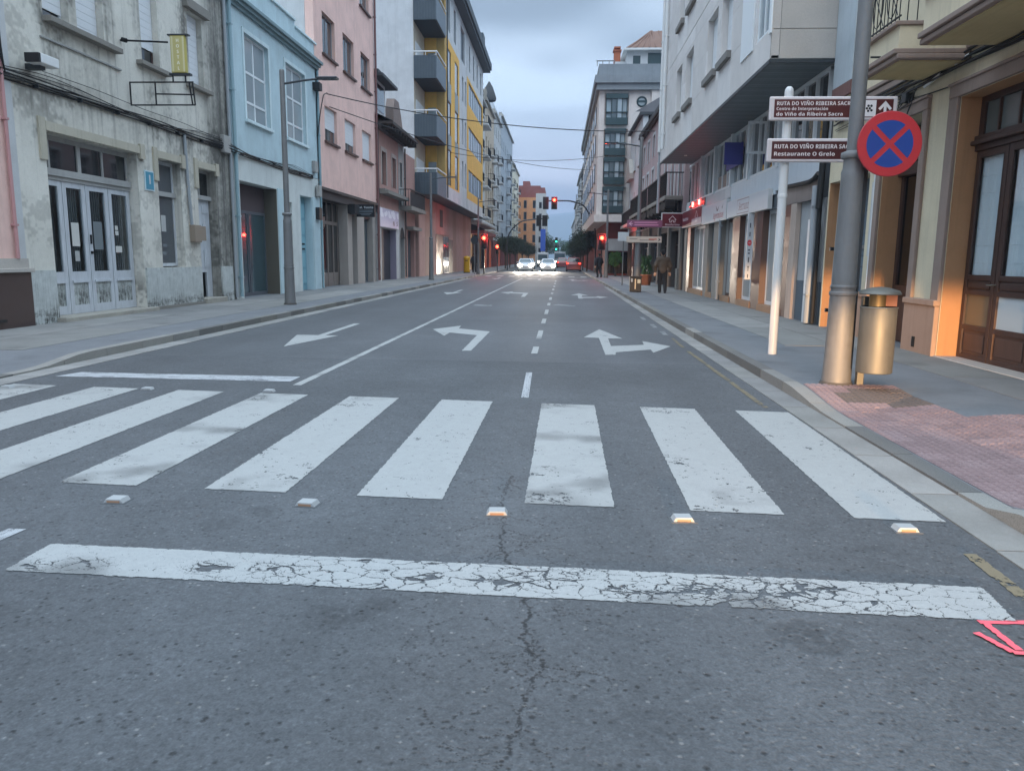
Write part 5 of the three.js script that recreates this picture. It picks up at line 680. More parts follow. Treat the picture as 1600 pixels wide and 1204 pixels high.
  part(t, 'shop_sill', [G.box(20.05, 22.1, 0.12, 0.3, -0.25, 0.04), G.box(23.05, 24.85, 0.12, 0.3, -0.25, 0.02), G.box(25.85, 27.3, 0.12, 0.3, -0.25, 0.02), G.box(28.9, 30, 0.12, 0.3, -0.25, 0.02), G.box(30.65, 34, 0.12, 0.3, -0.25, 0.05)], mat(0xa9876b, 0.8, { map: T.granite }));
  // recessed doorway with grey dado
  part(t, 'doorway', [box(5.7, 5.76, 1.05, 2.86, -19.45, -17.35), box(5.6, 5.72, 1.05, 2.86, -19.5, -19.4)], mat(0xa9acad, 0.85, { map: T.plaster })); part(t, 'doorway_dado', [box(5.69, 5.75, 0.12, 1.05, -19.4, -17.35)], mat(0x5f6b74, 0.7, { map: T.plaster })); part(t, 'doorway_side', box(5.58, 5.69, 0.12, 2.86, -19.44, -19.0), mat(0xc2b0a2, 0.85, { map: T.plaster })); 
  downpipe(t, G, 17.4, 0.15, 3.1, M.pipeGrey, 0.075, 0.11); downpipe(t, G, 27.45, 0.15, 2.9, M.pipeGrey, 0.05, 0.08); part(t, 'pipe_cover', G.box(17.5, 17.68, 0.15, 2.4, 0.0, 0.14), M.whiteMetal); part(t, 'cable_conduit', tube([G.p(17.18, 0.15, 0.07), G.p(17.18, 3.0, 0.07), G.p(17.2, 3.4, 0.09), G.p(17.9, 3.24, 0.08), G.p(20.2, 3.3, 0.06)], 0.05, 8), M.cable); part(t, 'cable_conduit', tube([G.p(17.1, 2.6, 0.12), G.p(17.1, 3.6, 0.1), G.p(17.12, 4.7, 0.08)], 0.07, 8), M.cable);
  part(t, 'purple_banner', box(5.0, 5.56, 4.4, 5.06, -24.84, -24.8), mat(0x45478a, 0.6)); part(t, 'purple_banner', G.box(24.9, 27.1, 4.45, 5.1, 0.03, 0.06), mat(0x45478a, 0.6));
}
const fascia = (name, label, F, u0, u1, y0, y1, w0, w1, frame, W, Hh, draw) => { const t = thing(name, label, 'sign', F.p((u0 + u1) / 2, y0)); part(t, 'panel', F.box(u0, u1, y0, y1, w0, w1), frame); const g = F.box(u0 + 0.03, u1 - 0.03, y0 + 0.03, y1 - 0.03, w1, w1 + 0.004), uv = g.attributes.uv.array, p = g.attributes.position.array; for (let i = 0; i < uv.length / 2; i++) { const k = (-p[i * 3 + 2] - u0) / (u1 - u0); uv[i * 2] = F.s > 0 ? k : 1 - k; uv[i * 2 + 1] = (p[i * 3 + 1] - y0) / (y1 - y0); } part(t, 'sign_face', g, mat(0xffffff, 0.4, { map: print(W, Hh, draw) })); return t; };
fascia('fascia_sign', 'white shop fascia with boxed maroon lettering under the white cladding', RIGHT, 21.25, 26.3, 2.86, 3.38, 0.0, 0.12, M.whiteMetal, 512, 56, (x, W, h) => { x.fillStyle = '#cfd3d6'; x.fillRect(0, 0, W, h); x.strokeStyle = '#8a6a6c'; x.lineWidth = 2; x.strokeRect(150, 6, 150, 44); x.fillStyle = '#7a4a4e'; x.font = 'italic 34px serif'; x.fillText('Serranz', 168, 40); });
fascia('fascia_sign', 'white shop fascia with dark emblem and red script beside the maroon house sign', RIGHT, 26.4, 30.8, 2.84, 3.5, 0.0, 0.12, M.whiteMetal, 384, 64, (x, W, h) => { x.fillStyle = '#c9ced2'; x.fillRect(0, 0, W, h); x.fillStyle = '#3a3a4a'; x.beginPath(); x.moveTo(230, 10); x.lineTo(255, 26); x.lineTo(280, 12); x.lineTo(262, 30); x.lineTo(246, 30); x.fill(); x.beginPath(); x.moveTo(310, 14); x.lineTo(320, 24); x.lineTo(338, 8); x.lineTo(326, 28); x.fill(); x.fillStyle = '#9a3a4a'; x.font = 'italic bold 28px serif'; x.fillText('Agerminas', 190, 54); });
const house = (x, cx, cy, s) => { x.strokeStyle = '#e6dede'; x.lineWidth = s * 0.16; x.lineJoin = 'round'; x.beginPath(); x.moveTo(cx - s, cy + s * 0.2); x.lineTo(cx, cy - s * 0.8); x.lineTo(cx + s, cy + s * 0.2); x.stroke(); x.beginPath(); x.moveTo(cx - s * 0.7, cy); x.lineTo(cx - s * 0.7, cy + s * 0.8); x.lineTo(cx - s * 0.25, cy + s * 0.8); x.lineTo(cx - s * 0.25, cy + s * 0.35); x.lineTo(cx + s * 0.25, cy + s * 0.35); x.lineTo(cx + s * 0.25, cy + s * 0.8); x.lineTo(cx + s * 0.7, cy + s * 0.8); x.lineTo(cx + s * 0.7, cy); x.stroke(); };
fascia('fascia_sign', 'maroon estate agent fascia with white house outline on the granite block', RIGHT, 30.9, 35.7, 2.9, 3.6, 0.0, 0.12, M.whiteMetal, 384, 72, (x, W, h) => { x.fillStyle = '#6e1d2c'; x.fillRect(0, 0, W, h); x.fillStyle = '#b9a9ae'; x.fillRect(200, 44, 180, 28); house(x, 290, 36, 26); x.fillStyle = '#e0d6d8'; x.font = 'bold 20px sans-serif'; x.fillText('Monfortina', 20, 44); });
{ const t = thing('house_sign', 'maroon projecting sign with white house outline above the walking man', 'sign', [5.6, 2.95, -36.1]), z = -36.1; part(t, 'panel', rbox(4.6, 5.62, 2.94, 3.6, z - 0.1, z, 0.015), M.whiteMetal); const g = new THREE.PlaneGeometry(0.92, 0.58); g.translate(5.1, 3.27, z + 0.004); part(t, 'sign_face', g, mat(0xffffff, 0.4, { map: print(184, 116, (x, W, h) => { x.fillStyle = '#64202c'; x.fillRect(0, 0, W, h); house(x, 92, 48, 34); x.fillStyle = '#d9cfd2'; x.font = 'bold 24px sans-serif'; x.textAlign = 'center'; x.fillText('Monfortina', 92, 106); }) })); part(t, 'bracket', box(5.62, 5.7, 3.1, 3.4, z - 0.08, z - 0.02), M.galvDark); }
{ const t = thing('vertical_sign', 'thin white vertical shop sign with red round mark between the brown pillars', 'sign', [5.5, 0.9, -23.0]), z = -23.05; part(t, 'panel', rbox(5.41, 5.57, 0.95, 2.84, z - 0.05, z + 0.02, 0.01), M.whiteMetal); const g = new THREE.PlaneGeometry(0.145, 1.84); g.translate(5.49, 1.9, z + 0.024); part(t, 'sign_face', g, mat(0xffffff, 0.5, { map: print(40, 360, (x, W, h) => { x.fillStyle = '#d7dadc'; x.fillRect(0, 0, W, h); x.fillStyle = '#4a4f5c'; for (const [y, w, h2] of [[50, 8, 26], [100, 8, 24], [196, 14, 8], [214, 14, 8], [240, 8, 30], [290, 12, 8], [292, 5, 26], [336, 8, 20]]) x.fillRect(20 - w / 2, y, w, h2); x.fillStyle = '#e85058'; x.beginPath(); x.arc(20, 160, 17, 0, 7); x.fill(); x.fillStyle = '#f0b0b0'; x.fillRect(12, 157, 16, 6); }) })); }
{ // cream house with mauve trims and wooden shop doors
  const F = RIGHT, t = thing('cream_house', 'cream house with mauve trims, balconies and tall brown glazed doors at right', 'house', F.p(12, 0));
  const op = [H(8.2, 11.69, 0, 3.8), H(12.75, 14.2, 0, 3.8), H(14.75, 16.86, 0, 3.1)];
  part(t, 'wall', F.wall(4.0, 16.92, 0, 7.0, op, -0.5, 0), M.r1wall); core(t, F, 4.0, 16.9, 8.2, M.r1wall, 10, -3.8); part(t, 'floor_slab', F.box(4, 16.9, 3.92, 4.2, -3.79, -0.51), M.greyPlaster); part(t, 'floor_slab', F.box(4, 16.9, 6.8, 7.0, -3.79, -0.51), M.greyPlaster); part(t, 'party_wall', F.box(4, 4.2, 0.1, 3.91, -3.79, -0.51), M.greyPlaster); part(t, 'party_wall', F.box(12.2, 12.4, 0.1, 3.91, -3.79, -0.51), M.greyPlaster); part(t, 'party_wall', F.box(16.7, 16.9, 0.1, 3.91, -3.79, -0.51), M.greyPlaster);
  part(t, 'upper_wall', F.box(4.0, 15.9, 7.0, 8.2, -1.2, 0), M.r1wall);
  const trim = (u0, u1, y1, tw) => part(t, 'door_surround', [F.rbox(u0 - tw, u0, 0.93, y1, 0, 0.055, 0.012), F.rbox(u1, u1 + tw, 0.93, y1, 0, 0.055, 0.012), F.rbox(u0 - tw, u1 + tw, y1, y1 + 0.17, 0, 0.06, 0.012), F.rbox(u0 - tw - 0.01, u1 + tw + 0.01, y1 + 0.17, y1 + 0.21, 0, 0.085, 0.008)], M.r1trim);
  trim(8.2, 11.69, 3.8, 0.24); trim(12.75, 14.2, 3.8, 0.17);
  for (const q of [[11.68, 11.70, 0.12, 3.8, -0.36, -0.006], [14.19, 14.22, 0.12, 3.8, -0.4, -0.006], [16.85, 16.88, 0.12, 3.1, -0.45, -0.006]]) part(t, 'reveal', F.box(...q), M.r1reveal); part(t, 'lintel_soffit', F.box(8.2, 11.68, 3.79, 3.81, -0.36, -0.01), M.r1reveal);
  const plinth = (a, b) => { part(t, 'plinth', F.rbox(a, b, 0.1, 0.86, 0, 0.07, 0.012), M.r1plinth); part(t, 'plinth_cap', F.rbox(a - 0.012, b + 0.012, 0.862, 0.95, 0, 0.1, 0.014), M.r1plinth); };
  plinth(11.71, 12.74); plinth(7.2, 8.18); plinth(14.22, 14.72); part(t, 'vent', F.box(12.25, 12.35, 0.2, 0.36, 0.066, 0.075), M.dark);
  // tall glazed doors: four leaves, transom with lights
  const w = -0.31, lv = [8.22, 9.12, 9.94, 10.86, 11.67].map((v) => v), clear = new THREE.MeshPhysicalMaterial({ color: 0xf2f6f7, roughness: 0.03, transmission: 1, thickness: 0, ior: 1.5 });
  const frost = mat(0xb9c4c8, 0.6), lace = mat(0xf0f4f6, 0.95, { side: THREE.DoubleSide });
  for (let i = 0; i < 4; i++) {
    const a = lv[i] + 0.008, b = lv[i + 1] - 0.008, s = 0.085, L = part(t, 'door_leaf', [F.rbox(a, a + s, 0.13, 3.05, w - 0.03, w + 0.03, 0.006), F.rbox(b - s, b, 0.13, 3.05, w - 0.03, w + 0.03, 0.006), ...[[2.95, 3.05], [1.26, 1.33], [1.05, 1.12], [0.55, 0.62], [0.13, 0.2]].map(([c, d]) => F.rbox(a + s, b - s, c, d, w - 0.028, w + 0.028, 0.006))], M.doorBrown);
    part(L, 'moulding', [F.rbox(a + s, a + s + 0.02, 1.33, 2.95, w + 0.005, w + 0.034, 0.005), F.rbox(b - s - 0.02, b - s, 1.33, 2.95, w + 0.005, w + 0.034, 0.005), F.rbox(a + s + 0.03, b - s - 0.03, 1.145, 1.235, w, w + 0.03, 0.008)], M.doorBrown);
    part(L, 'pane', F.box(a + s, b - s, 1.33, 2.95, w - 0.004, w), clear);
    part(L, 'panel', [F.box(a + s, b - s, 1.12, 1.26, w - 0.012, w + 0.006)], M.panelBrown);
    part(L, 'panel', [F.box(a + s, b - s, 0.2, 0.55, w - 0.012, w + 0.004), F.rbox(a + s + 0.05, b - s - 0.05, 0.25, 0.5, w + 0.002, w + 0.016, 0.008)], M.panelBrown);
    part(L, 'lower_pane', F.box(a + s, b - s, 0.62, 1.05, w - 0.008, w + 0.002), i === 3 ? mat(0x6b614d, 0.25) : i === 2 ? frost : M.pane);
    // lace curtain hung just behind the glass
    const n = 60, P = [], c0 = a + s - 0.01, c1 = b - s + 0.01, fold = (k) => w - 0.05 + 0.016 * Math.sin(k * 0.9 + i) + 0.008 * Math.sin(k * 2.1); for (let k = 0; k < n; k++) { const ua = lerp(c0, c1, k / n), ub = lerp(c0, c1, (k + 1) / n), A = F.p(ua, 1.3, fold(k)), B = F.p(ub, 1.3, fold(k + 1)), C = F.p(ub, 2.98, fold(k + 1)), D = F.p(ua, 2.98, fold(k)); P.push(...A, ...B, ...C, ...A, ...C, ...D); } const g = new THREE.BufferGeometry(); g.setAttribute('position', new THREE.Float32BufferAttribute(P, 3)); part(L, 'curtain', fin(g, false), lace);
    const hem = []; for (let y = 1.5; y < 2.9; y += 0.24) { const q = []; for (let k = 0; k <= n; k += 3) q.push(F.p(lerp(c0, c1, k / n), y, fold(k) + 0.004)); hem.push(tube(q, 0.005, 4, 20)); } part(L, 'curtain_band', hem, lace);
  }
  part(t, 'handle', [tube([F.p(10.82, 1.2, w + 0.03), F.p(10.82, 1.2, w + 0.09), F.p(10.94, 1.2, w + 0.09)], 0.012, 6)], M.steel);
  part(t, 'transom_bar', [F.rbox(8.2, 11.69, 3.05, 3.13, w - 0.03, w + 0.06, 0.01), F.rbox(8.2, 11.69, 3.13, 3.19, w - 0.03, w + 0.13, 0.015), F.rbox(8.2, 11.69, 3.19, 3.26, w - 0.03, w + 0.08, 0.01)], M.doorBrown);
  { const f = part(t, 'transom_frame', [F.box(8.2, 11.69, 3.7, 3.8, w - 0.03, w + 0.03), ...[8.22, 8.7, 9.2, 9.7, 10.2, 10.72, 11.2, 11.58].map((u) => F.box(u - 0.02, u + (u > 11.5 ? 0.1 : 0.02), 3.26, 3.7, w - 0.03, w + 0.03))], M.doorBrown); for (const [a, b] of [[8.24, 8.68], [8.72, 9.18], [9.22, 9.68], [9.72, 10.18], [10.22, 10.7], [10.74, 11.18], [11.22, 11.56]]) part(f, 'transom_pane', F.box(a, b, 3.26, 3.7, w - 0.006, w), mat(0x5d6462, 0.2)); }
  part(t, 'threshold', [F.rbox(8.1, 11.75, 0.1, 0.135, -0.5, 0.03, 0.01)], M.stone);
  // second, narrower door
  { const f = part(t, 'door_frame', [F.box(12.75, 12.85, 0.13, 3.8, -0.4, -0.33), F.box(14.08, 14.2, 0.13, 3.8, -0.4, -0.33), F.rbox(12.75, 14.2, 2.95, 3.15, -0.42, -0.26, 0.015), F.box(13.44, 13.54, 0.13, 2.95, -0.4, -0.33), F.box(12.85, 14.08, 0.95, 1.1, -0.4, -0.33)], M.doorBrown); for (const [a, b] of [[12.85, 13.44], [13.54, 14.08]]) { part(f, 'pane', F.box(a, b, 1.1, 2.95, -0.375, -0.365), M.paneDark); part(f, 'panel', F.rbox(a, b, 0.13, 0.95, -0.385, -0.36, 0.008), M.panelBrown); part(f, 'transom_pane', F.box(a, b, 3.15, 3.75, -0.375, -0.365), M.paneDark); } }
  // third opening: blue-grey roller door
  { const s = []; for (let k = 0; k < 14; k++) s.push(F.box(14.75, 16.86, 0.13 + k * 0.212, 0.13 + k * 0.212 + 0.205, -0.4, -0.36)); const d = part(t, 'roller_door', s, mat(0x5f6e78, 0.6)); part(t, 'door_band', F.box(14.75, 16.84, 1.75, 1.82, -0.36, -0.34), M.alu); }
  part(t, 'conduit', [tube([F.p(14.4, 0.96, 0.03), F.p(14.4, 3.4, 0.03)], 0.03, 8)], M.whiteMetal); part(t, 'plaque', F.box(14.32, 14.5, 1.6, 2.9, 0.03, 0.045), M.paleGrey);
  // balconies: cream slabs with mauve mouldings
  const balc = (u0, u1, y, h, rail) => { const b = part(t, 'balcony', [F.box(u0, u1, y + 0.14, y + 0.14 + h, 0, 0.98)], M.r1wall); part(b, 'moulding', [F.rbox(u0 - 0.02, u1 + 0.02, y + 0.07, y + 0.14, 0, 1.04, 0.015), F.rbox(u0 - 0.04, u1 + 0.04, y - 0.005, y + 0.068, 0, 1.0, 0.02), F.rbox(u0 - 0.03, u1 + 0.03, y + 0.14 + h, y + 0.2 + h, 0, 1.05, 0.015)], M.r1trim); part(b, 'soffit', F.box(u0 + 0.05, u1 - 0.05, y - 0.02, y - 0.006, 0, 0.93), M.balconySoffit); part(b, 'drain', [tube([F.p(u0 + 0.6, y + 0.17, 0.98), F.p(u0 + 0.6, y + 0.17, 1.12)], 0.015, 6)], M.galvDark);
    if (rail) { const y0 = y + 0.2 + h, q = []; for (let u = u0 + 0.05; u < u1; u += 0.13) q.push(tube([F.p(u, y0, 0.98), F.p(u, y0 + 0.85, 0.98)], 0.008, 5)); for (let k = 0; k < 7; k++) q.push(tube([F.p(u0 + 0.03, y0, 0.1 + k * 0.13), F.p(u0 + 0.03, y0 + 0.85, 0.1 + k * 0.13)], 0.008, 5)); for (let u = u0 + 0.1; u < u1 - 0.4; u += 0.5) { const s = []; for (let k = 0; k <= 12; k++) s.push(F.p(u + 0.22 + 0.18 * Math.cos(k / 12 * 6.28), y0 + 0.42 + 0.3 * Math.sin(k / 12 * 6.28), 0.985)); q.push(tube(s, 0.008, 5)); q.push(tube([F.p(u, y0 + 0.1, 0.985), F.p(u + 0.45, y0 + 0.75, 0.985)], 0.007, 5)); } q.push(F.box(u0, u1, y0 + 0.85, y0 + 0.88, 0.95, 1.0), F.box(u0, u0 + 0.05, y0 + 0.85, y0 + 0.88, 0, 0.95), F.box(u0, u1, y0 + 0.06, y0 + 0.08, 0.97, 0.99)); part(b, 'railing', q, M.iron); } };
  balc(11.55, 12.78, 4.27, 0.3, true); balc(5, 10.82, 4.27, 0.42, true);
  part(t, 'string_course', [F.rbox(4, 16.9, 4.4, 4.5, 0, 0.07, 0.01), F.rbox(4, 16.9, 4.52, 4.58, 0, 0.1, 0.01)], M.r1trim);
  { const b = part(t, 'balcony_door', F.box(11.7, 12.7, 4.8, 7.2, 0.005, 0.04), M.whiteFrame); part(b, 'pane', F.box(11.8, 12.6, 4.9, 7.1, 0.04, 0.05), M.paneCurtain); }
}
{ const F = RIGHT, t = thing('cable_tangle', 'tangled dark cables under the balconies of the cream house', 'cables', F.p(13, 4)); for (let k = 0; k < 9; k++) { const pts = []; for (let u = 7; u <= 16.8; u += 0.8) pts.push(F.p(u, 4.12 + k * 0.028 + 0.02 * Math.sin(u * (1.1 + k * 0.2) + k * 2) + (k < 2 ? -0.1 - 0.06 * Math.sin(u * 0.7) : 0) + (u - 10) * 0.006, 0.035 + (k % 3) * 0.03)); part(t, 'cable', tube(pts, k < 2 ? 0.007 : 0.016, 5, 40), M.cable); }
  const r = mulberry(12); for (let k = 0; k < 12; k++) { const u = 12.6 + r() * 1.9, y = 4.1 + r() * 0.2; part(t, 'cable', tube([F.p(u, y, 0.05), F.p(u + (r() - 0.5) * 0.3, y - 0.15 - r() * 0.2, 0.12), F.p(u + (r() - 0.5) * 0.5, y - 0.2 * r(), 0.1), F.p(u + (r() - 0.5) * 0.7, y + 0.05, 0.05)], 0.008, 5, 14), M.cable); } part(t, 'junction_box', [F.rbox(13.2, 13.36, 4.02, 4.16, 0.02, 0.14, 0.01), F.rbox(13.9, 14.05, 3.98, 4.1, 0.02, 0.12, 0.01)], M.galvDark); part(t, 'insulator', [tube([F.p(12.2, 4.22, 0.08), F.p(12.7, 4.14, 0.08)], 0.022, 8), tube([F.p(11.4, 4.3, 0.08), F.p(11.8, 4.26, 0.08)], 0.02, 8)], M.whiteMetal); }

// ================================================================ STREET FURNITURE
{ // street lamps: sleeved tapering column, short arm, flat lantern
  const label = ['galvanised lamp post standing right beside the steel litter bin', 'grey lamp post in front of the pale blue house', 'grey lamp post in front of the yellow apartment block', 'grey lamp post beside the lit traffic light on the left', 'dark grey lamp post with tourist arrows and black litter box at its foot', 'grey lamp post just behind the red traffic light on the right'];
  const t = thing('street_lamp', label[0], 'street lamp', [0, 0, 0]);
  part(t, 'column', lathe(0, 0, [[0.0, 0.0], [0.162, 0.0], [0.162, 0.03], [0.148, 0.34], [0.137, 1.02]], 28), M.galv);
  part(t, 'column', lathe(0, 0, [[0.137, 1.02], [0.132, 1.09], [0.116, 2.32], [0.118, 2.36], [0.104, 2.4], [0.1, 2.52]], 28), M.galv);
  part(t, 'ring', [lathe(0, 0, [[0.139, 1.02], [0.147, 1.03], [0.147, 1.06], [0.139, 1.07]], 28), lathe(0, 0, [[0.134, 1.1], [0.14, 1.11], [0.14, 1.13], [0.134, 1.14]], 28), lathe(0, 0, [[0.1, 2.5], [0.132, 2.51], [0.132, 2.57], [0.08, 2.59]], 28)], M.galv);
  part(t, 'mast', lathe(0, 0, [[0.078, 2.58], [0.076, 4.4], [0.068, 6.38], [0.06, 6.42], [0.0, 6.43]], 20), M.galv);
  part(t, 'base_skirt', lathe(0, 0, [[0.185, 0.0], [0.185, 0.015], [0.164, 0.05]], 28), mat(0x57534e, 0.9, { map: T.concrete })); part(t, 'door', box(-0.05, 0.05, 0.5, 0.85, 0.128, 0.147), M.galv);
  part(t, 'arm', tube([[0.05, 6.05, 0], [0.55, 6.13, 0], [1.05, 6.18, 0]], 0.03, 8), M.galvDark); part(t, 'lantern', [rbox(0.98, 1.56, 6.16, 6.22, -0.13, 0.13, 0.025)], M.galvDark); part(t, 'lens', box(1.1, 1.52, 6.152, 6.16, -0.1, 0.1), M.paneLight);
  const at = [[3.19, 0.025, -8.91, Math.PI], [-7.71, 0.12, -21.82, 0], [-7.9, 0.12, -47.8, 0], [-6.98, 0.12, -66.9, 0], [3.35, 0.12, -33.7, Math.PI], [3.52, 0.12, -58.8, Math.PI]];
  at.forEach((a, i) => { const o = i ? dup(t, 'street_lamp', [a[0], a[1], a[2]], a[3], label[i]) : t; o.position.set(a[0], i ? a[1] : 0.1, a[2]); o.rotation.y = a[3]; });
}
{ // no stopping sign on a slim dark post behind the lamp
  const t = thing('no_stopping_sign', 'round red and blue no stopping sign beside the near lamp post', 'traffic sign', [3.4, 0.1, -9.13]), z = -8.66, cx = 3.465, cy = 2.73, R = 0.328;
  part(t, 'post', box(3.37, 3.43, 0.08, 2.95, -9.16, -9.1), M.galvDark); part(t, 'bracket', [box(3.35, 3.5, 2.86, 2.9, -9.12, z - 0.025), box(3.35, 3.5, 2.54, 2.58, -9.12, z - 0.025), box(3.1, 3.42, 1.62, 1.66, -9.2, -9.16), box(3.1, 3.42, 0.92, 0.96, -9.2, -9.16)], M.galvDark);
  part(t, 'disc', disc(cx, cy, z - 0.015, R, 0.018, 'z', 56), mat(0xb3262c, 0.38)); part(t, 'rim', (() => { const g = new THREE.TorusGeometry(R, 0.009, 6, 56); g.translate(cx, cy, z - 0.016); return fin(g); })(), mat(0xa8343a, 0.4));
  const r = R * 0.735, h = R * 0.085; for (let q = 0; q < 4; q++) { const ph = q * Math.PI / 2 + 0.02, s = new THREE.Shape(), d = Math.asin(h / r), p = (a, l) => [l * Math.cos(a), l * Math.sin(a)]; s.moveTo(...p(ph, h * Math.SQRT2)); for (let k = 0; k <= 16; k++) s.lineTo(...p(ph - Math.PI / 4 + d + (Math.PI / 2 - 2 * d) * k / 16, r)); const g = extrude(s, 0.0015); g.translate(cx, cy, z - 0.006); part(t, 'blue_field', fin(g), mat(0x123a86, 0.38)); }
}
{ // stainless litter bin
  const x = 3.475, z = -8.6, t = thing('steel_bin', 'stainless steel cylindrical litter bin on a post beside the near lamp post', 'litter bin', [3.42, 0.05, -8.66]);
  part(t, 'post', rbox(3.385, 3.46, 0.05, 1.12, -8.88, -8.81, 0.006), M.steel); part(t, 'base_plate', box(3.34, 3.5, 0.05, 0.062, -8.92, -8.77), M.galvDark);
  part(t, 'drum', [lathe(x, z, [[0.0, 0.3], [0.178, 0.3], [0.186, 0.31], [0.186, 1.0], [0.192, 1.005], [0.192, 1.02], [0.178, 1.022]], 40)], M.steel); part(t, 'rivet', [0.36, 0.5, 0.64].map((y) => { const g = new THREE.SphereGeometry(0.006, 8, 6); g.translate(x + 0.09, y, z + 0.163); return fin(g); }), M.steel);
  part(t, 'liner', lathe(x, z, [[0.0, 0.99], [0.172, 0.99], [0.174, 1.015]], 32), M.dark); part(t, 'neck', [lathe(x - 0.01, z - 0.03, [[0.085, 0.99], [0.085, 1.16]], 24)], mat(0x8c7a58, 0.55, { metalness: 0.6 })); part(t, 'ashtray', box(x + 0.06, x + 0.2, 1.02, 1.16, z - 0.14, z - 0.03), mat(0x9a6a58, 0.6));
  part(t, 'lid', (() => { const g = lathe(x, z, [[0.0, 1.235], [0.09, 1.225], [0.19, 1.195], [0.215, 1.16], [0.205, 1.152], [0.12, 1.165], [0.0, 1.17]], 36); return g; })(), M.steel);
}
{ // tourist direction signs
  const z = -11.7, t = thing('direction_sign_post', 'white post with two brown wine route direction signs at the kerb', 'direction sign', [3.2, 0.12, z]);
  part(t, 'post', lathe(3.22, z, [[0.0, 0.1], [0.062, 0.1], [0.062, 3.86], [0.055, 3.91], [0.03, 3.94], [0, 3.945]], 24), mat(0xd3d4d2, 0.35)); part(t, 'collar', lathe(3.22, z, [[0.064, 2.4], [0.068, 2.41], [0.068, 2.45], [0.064, 2.46]], 24), M.whiteMetal);
  const board = (y0, y1, draw) => { const b = part(t, 'board', rbox(2.93, 4.7, y0, y1, z + 0.066, z + 0.116, 0.035), mat(0xd2c8c6, 0.45)); const g = new THREE.PlaneGeometry(1.64, y1 - y0 - 0.085); g.translate(3.815, (y0 + y1) / 2, z + 0.1175); part(b, 'board_face', g, mat(0xffffff, 0.4, { map: print(1640, Math.round((y1 - y0 - 0.085) * 1000), draw) })); part(t, 'clamp', box(3.13, 3.31, (y0 + y1) / 2 - 0.06, (y0 + y1) / 2 + 0.06, z - 0.075, z + 0.066), M.whiteMetal); };
  const txt = (x, s, px, y, w, f) => { x.fillStyle = '#e4dbd8'; x.font = f; x.save(); x.translate(px, y); const k = w / x.measureText(s).width; x.scale(k, 1); x.fillText(s, 0, 0); x.restore(); };
  board(3.46, 3.79, (x, W, h) => { x.fillStyle = '#54211f'; x.fillRect(0, 0, W, h); txt(x, 'RUTA DO VIÑO RIBEIRA SACRA', 30, 80, 1070, 'bold 72px sans-serif'); txt(x, 'Centro de Interpretación', 30, 146, 720, 'bold 56px sans-serif'); txt(x, 'do Viño da Ribeira Sacra', 30, 222, 930, 'bold 66px sans-serif'); x.fillStyle = '#e8e2e0'; x.fillRect(1190, 12, 216, h - 24); x.fillStyle = '#222'; for (const [a, b] of [[1300, 90], [1340, 90], [1280, 124], [1320, 124], [1300, 158], [1345, 150]]) { x.beginPath(); x.arc(a, b, 17, 0, 7); x.fill(); } x.strokeStyle = '#e8e2e0'; x.lineWidth = 38; x.beginPath(); x.moveTo(1530, 222); x.lineTo(1530, 52); x.stroke(); x.beginPath(); x.moveTo(1450, 138); x.lineTo(1530, 50); x.lineTo(1610, 138); x.stroke(); });
  board(2.89, 3.22, (x, W, h) => { x.fillStyle = '#4a1c1b'; x.fillRect(0, 0, W, h); txt(x, 'RUTA DO VIÑO RIBEIRA SACRA', 30, 98, 1150, 'bold 78px sans-serif'); txt(x, 'Restaurante O Grelo', 30, 198, 860, 'bold 74px sans-serif'); });
}
{ // road studs
  const ord = ['leftmost', 'second from the left', 'middle', 'fourth from the left', 'rightmost'], ordF = ['leftmost', 'middle', 'rightmost'], lab = (i) => 'white road stud with orange reflector, ' + ord[i] + ' of the near row of studs', far = (i) => 'white road stud, ' + ordF[i] + ' of the row at the far left edge of the zebra crossing';
  const make = (l, grp) => { const t = thing('road_stud', l, 'road stud', [0, 0, 0], grp), s = new THREE.Shape([[-0.058, 0], [0.058, 0], [0.045, 0.018], [-0.045, 0.018]].map(([a, b]) => new THREE.Vector2(a, b))); const g = extrude(s, 0.08, 0.004); g.translate(0, 0.004, -0.045); part(t, 'body', fin(g, false), mat(0x9c9f9f, 0.6)); part(t, 'reflector', box(-0.04, 0.04, 0.004, 0.0165, 0.039, 0.0415), mat(0x94745c, 0.7)); part(t, 'bed', box(-0.075, 0.075, 0.0005, 0.003, -0.06, 0.055), mat(0x55585a, 0.8)); return t; };
  const a = make(lab(0), 'road studs in the near row'); [[-2.69, -4.4], [-1.51, -4.44], [-0.34, -4.38], [0.75, -4.36], [1.99, -4.3]].forEach(([x, z], i) => { const o = i ? dup(a, 'road_stud', [x, 0, z], rr(-0.12, 0.12), lab(i)) : a; o.position.set(x, 0, z); });
  const b = make(far(0), 'road studs in the far row'); b.rotation.y = Math.PI; [[-6.2, -8.22], [-4.6, -8.28], [-3.21, -8.3]].forEach(([x, z], i) => { const o = i ? dup(b, 'road_stud', [x, 0, z], Math.PI, far(i)) : b; o.position.set(x, 0, z); });
}
{ const t = thing('post_box', 'yellow pillar post box in front of the yellow block\'s stone base', 'post box', [-8.5, 0.12, -71.4]); part(t, 'body', lathe(-8.5, -71.4, [[0.29, 0.12], [0.29, 1.35], [0.31, 1.36], [0.31, 1.45], [0.27, 1.58], [0.1, 1.64], [0, 1.65]], 20), M.yellowBox); part(t, 'slot', box(-8.62, -8.38, 1.2, 1.26, -71.11, -71.09), M.black); part(t, 'plinth', cyl(-8.5, 0.1, 0.2, -71.4, 0.31, 0.31, 20), M.black); }
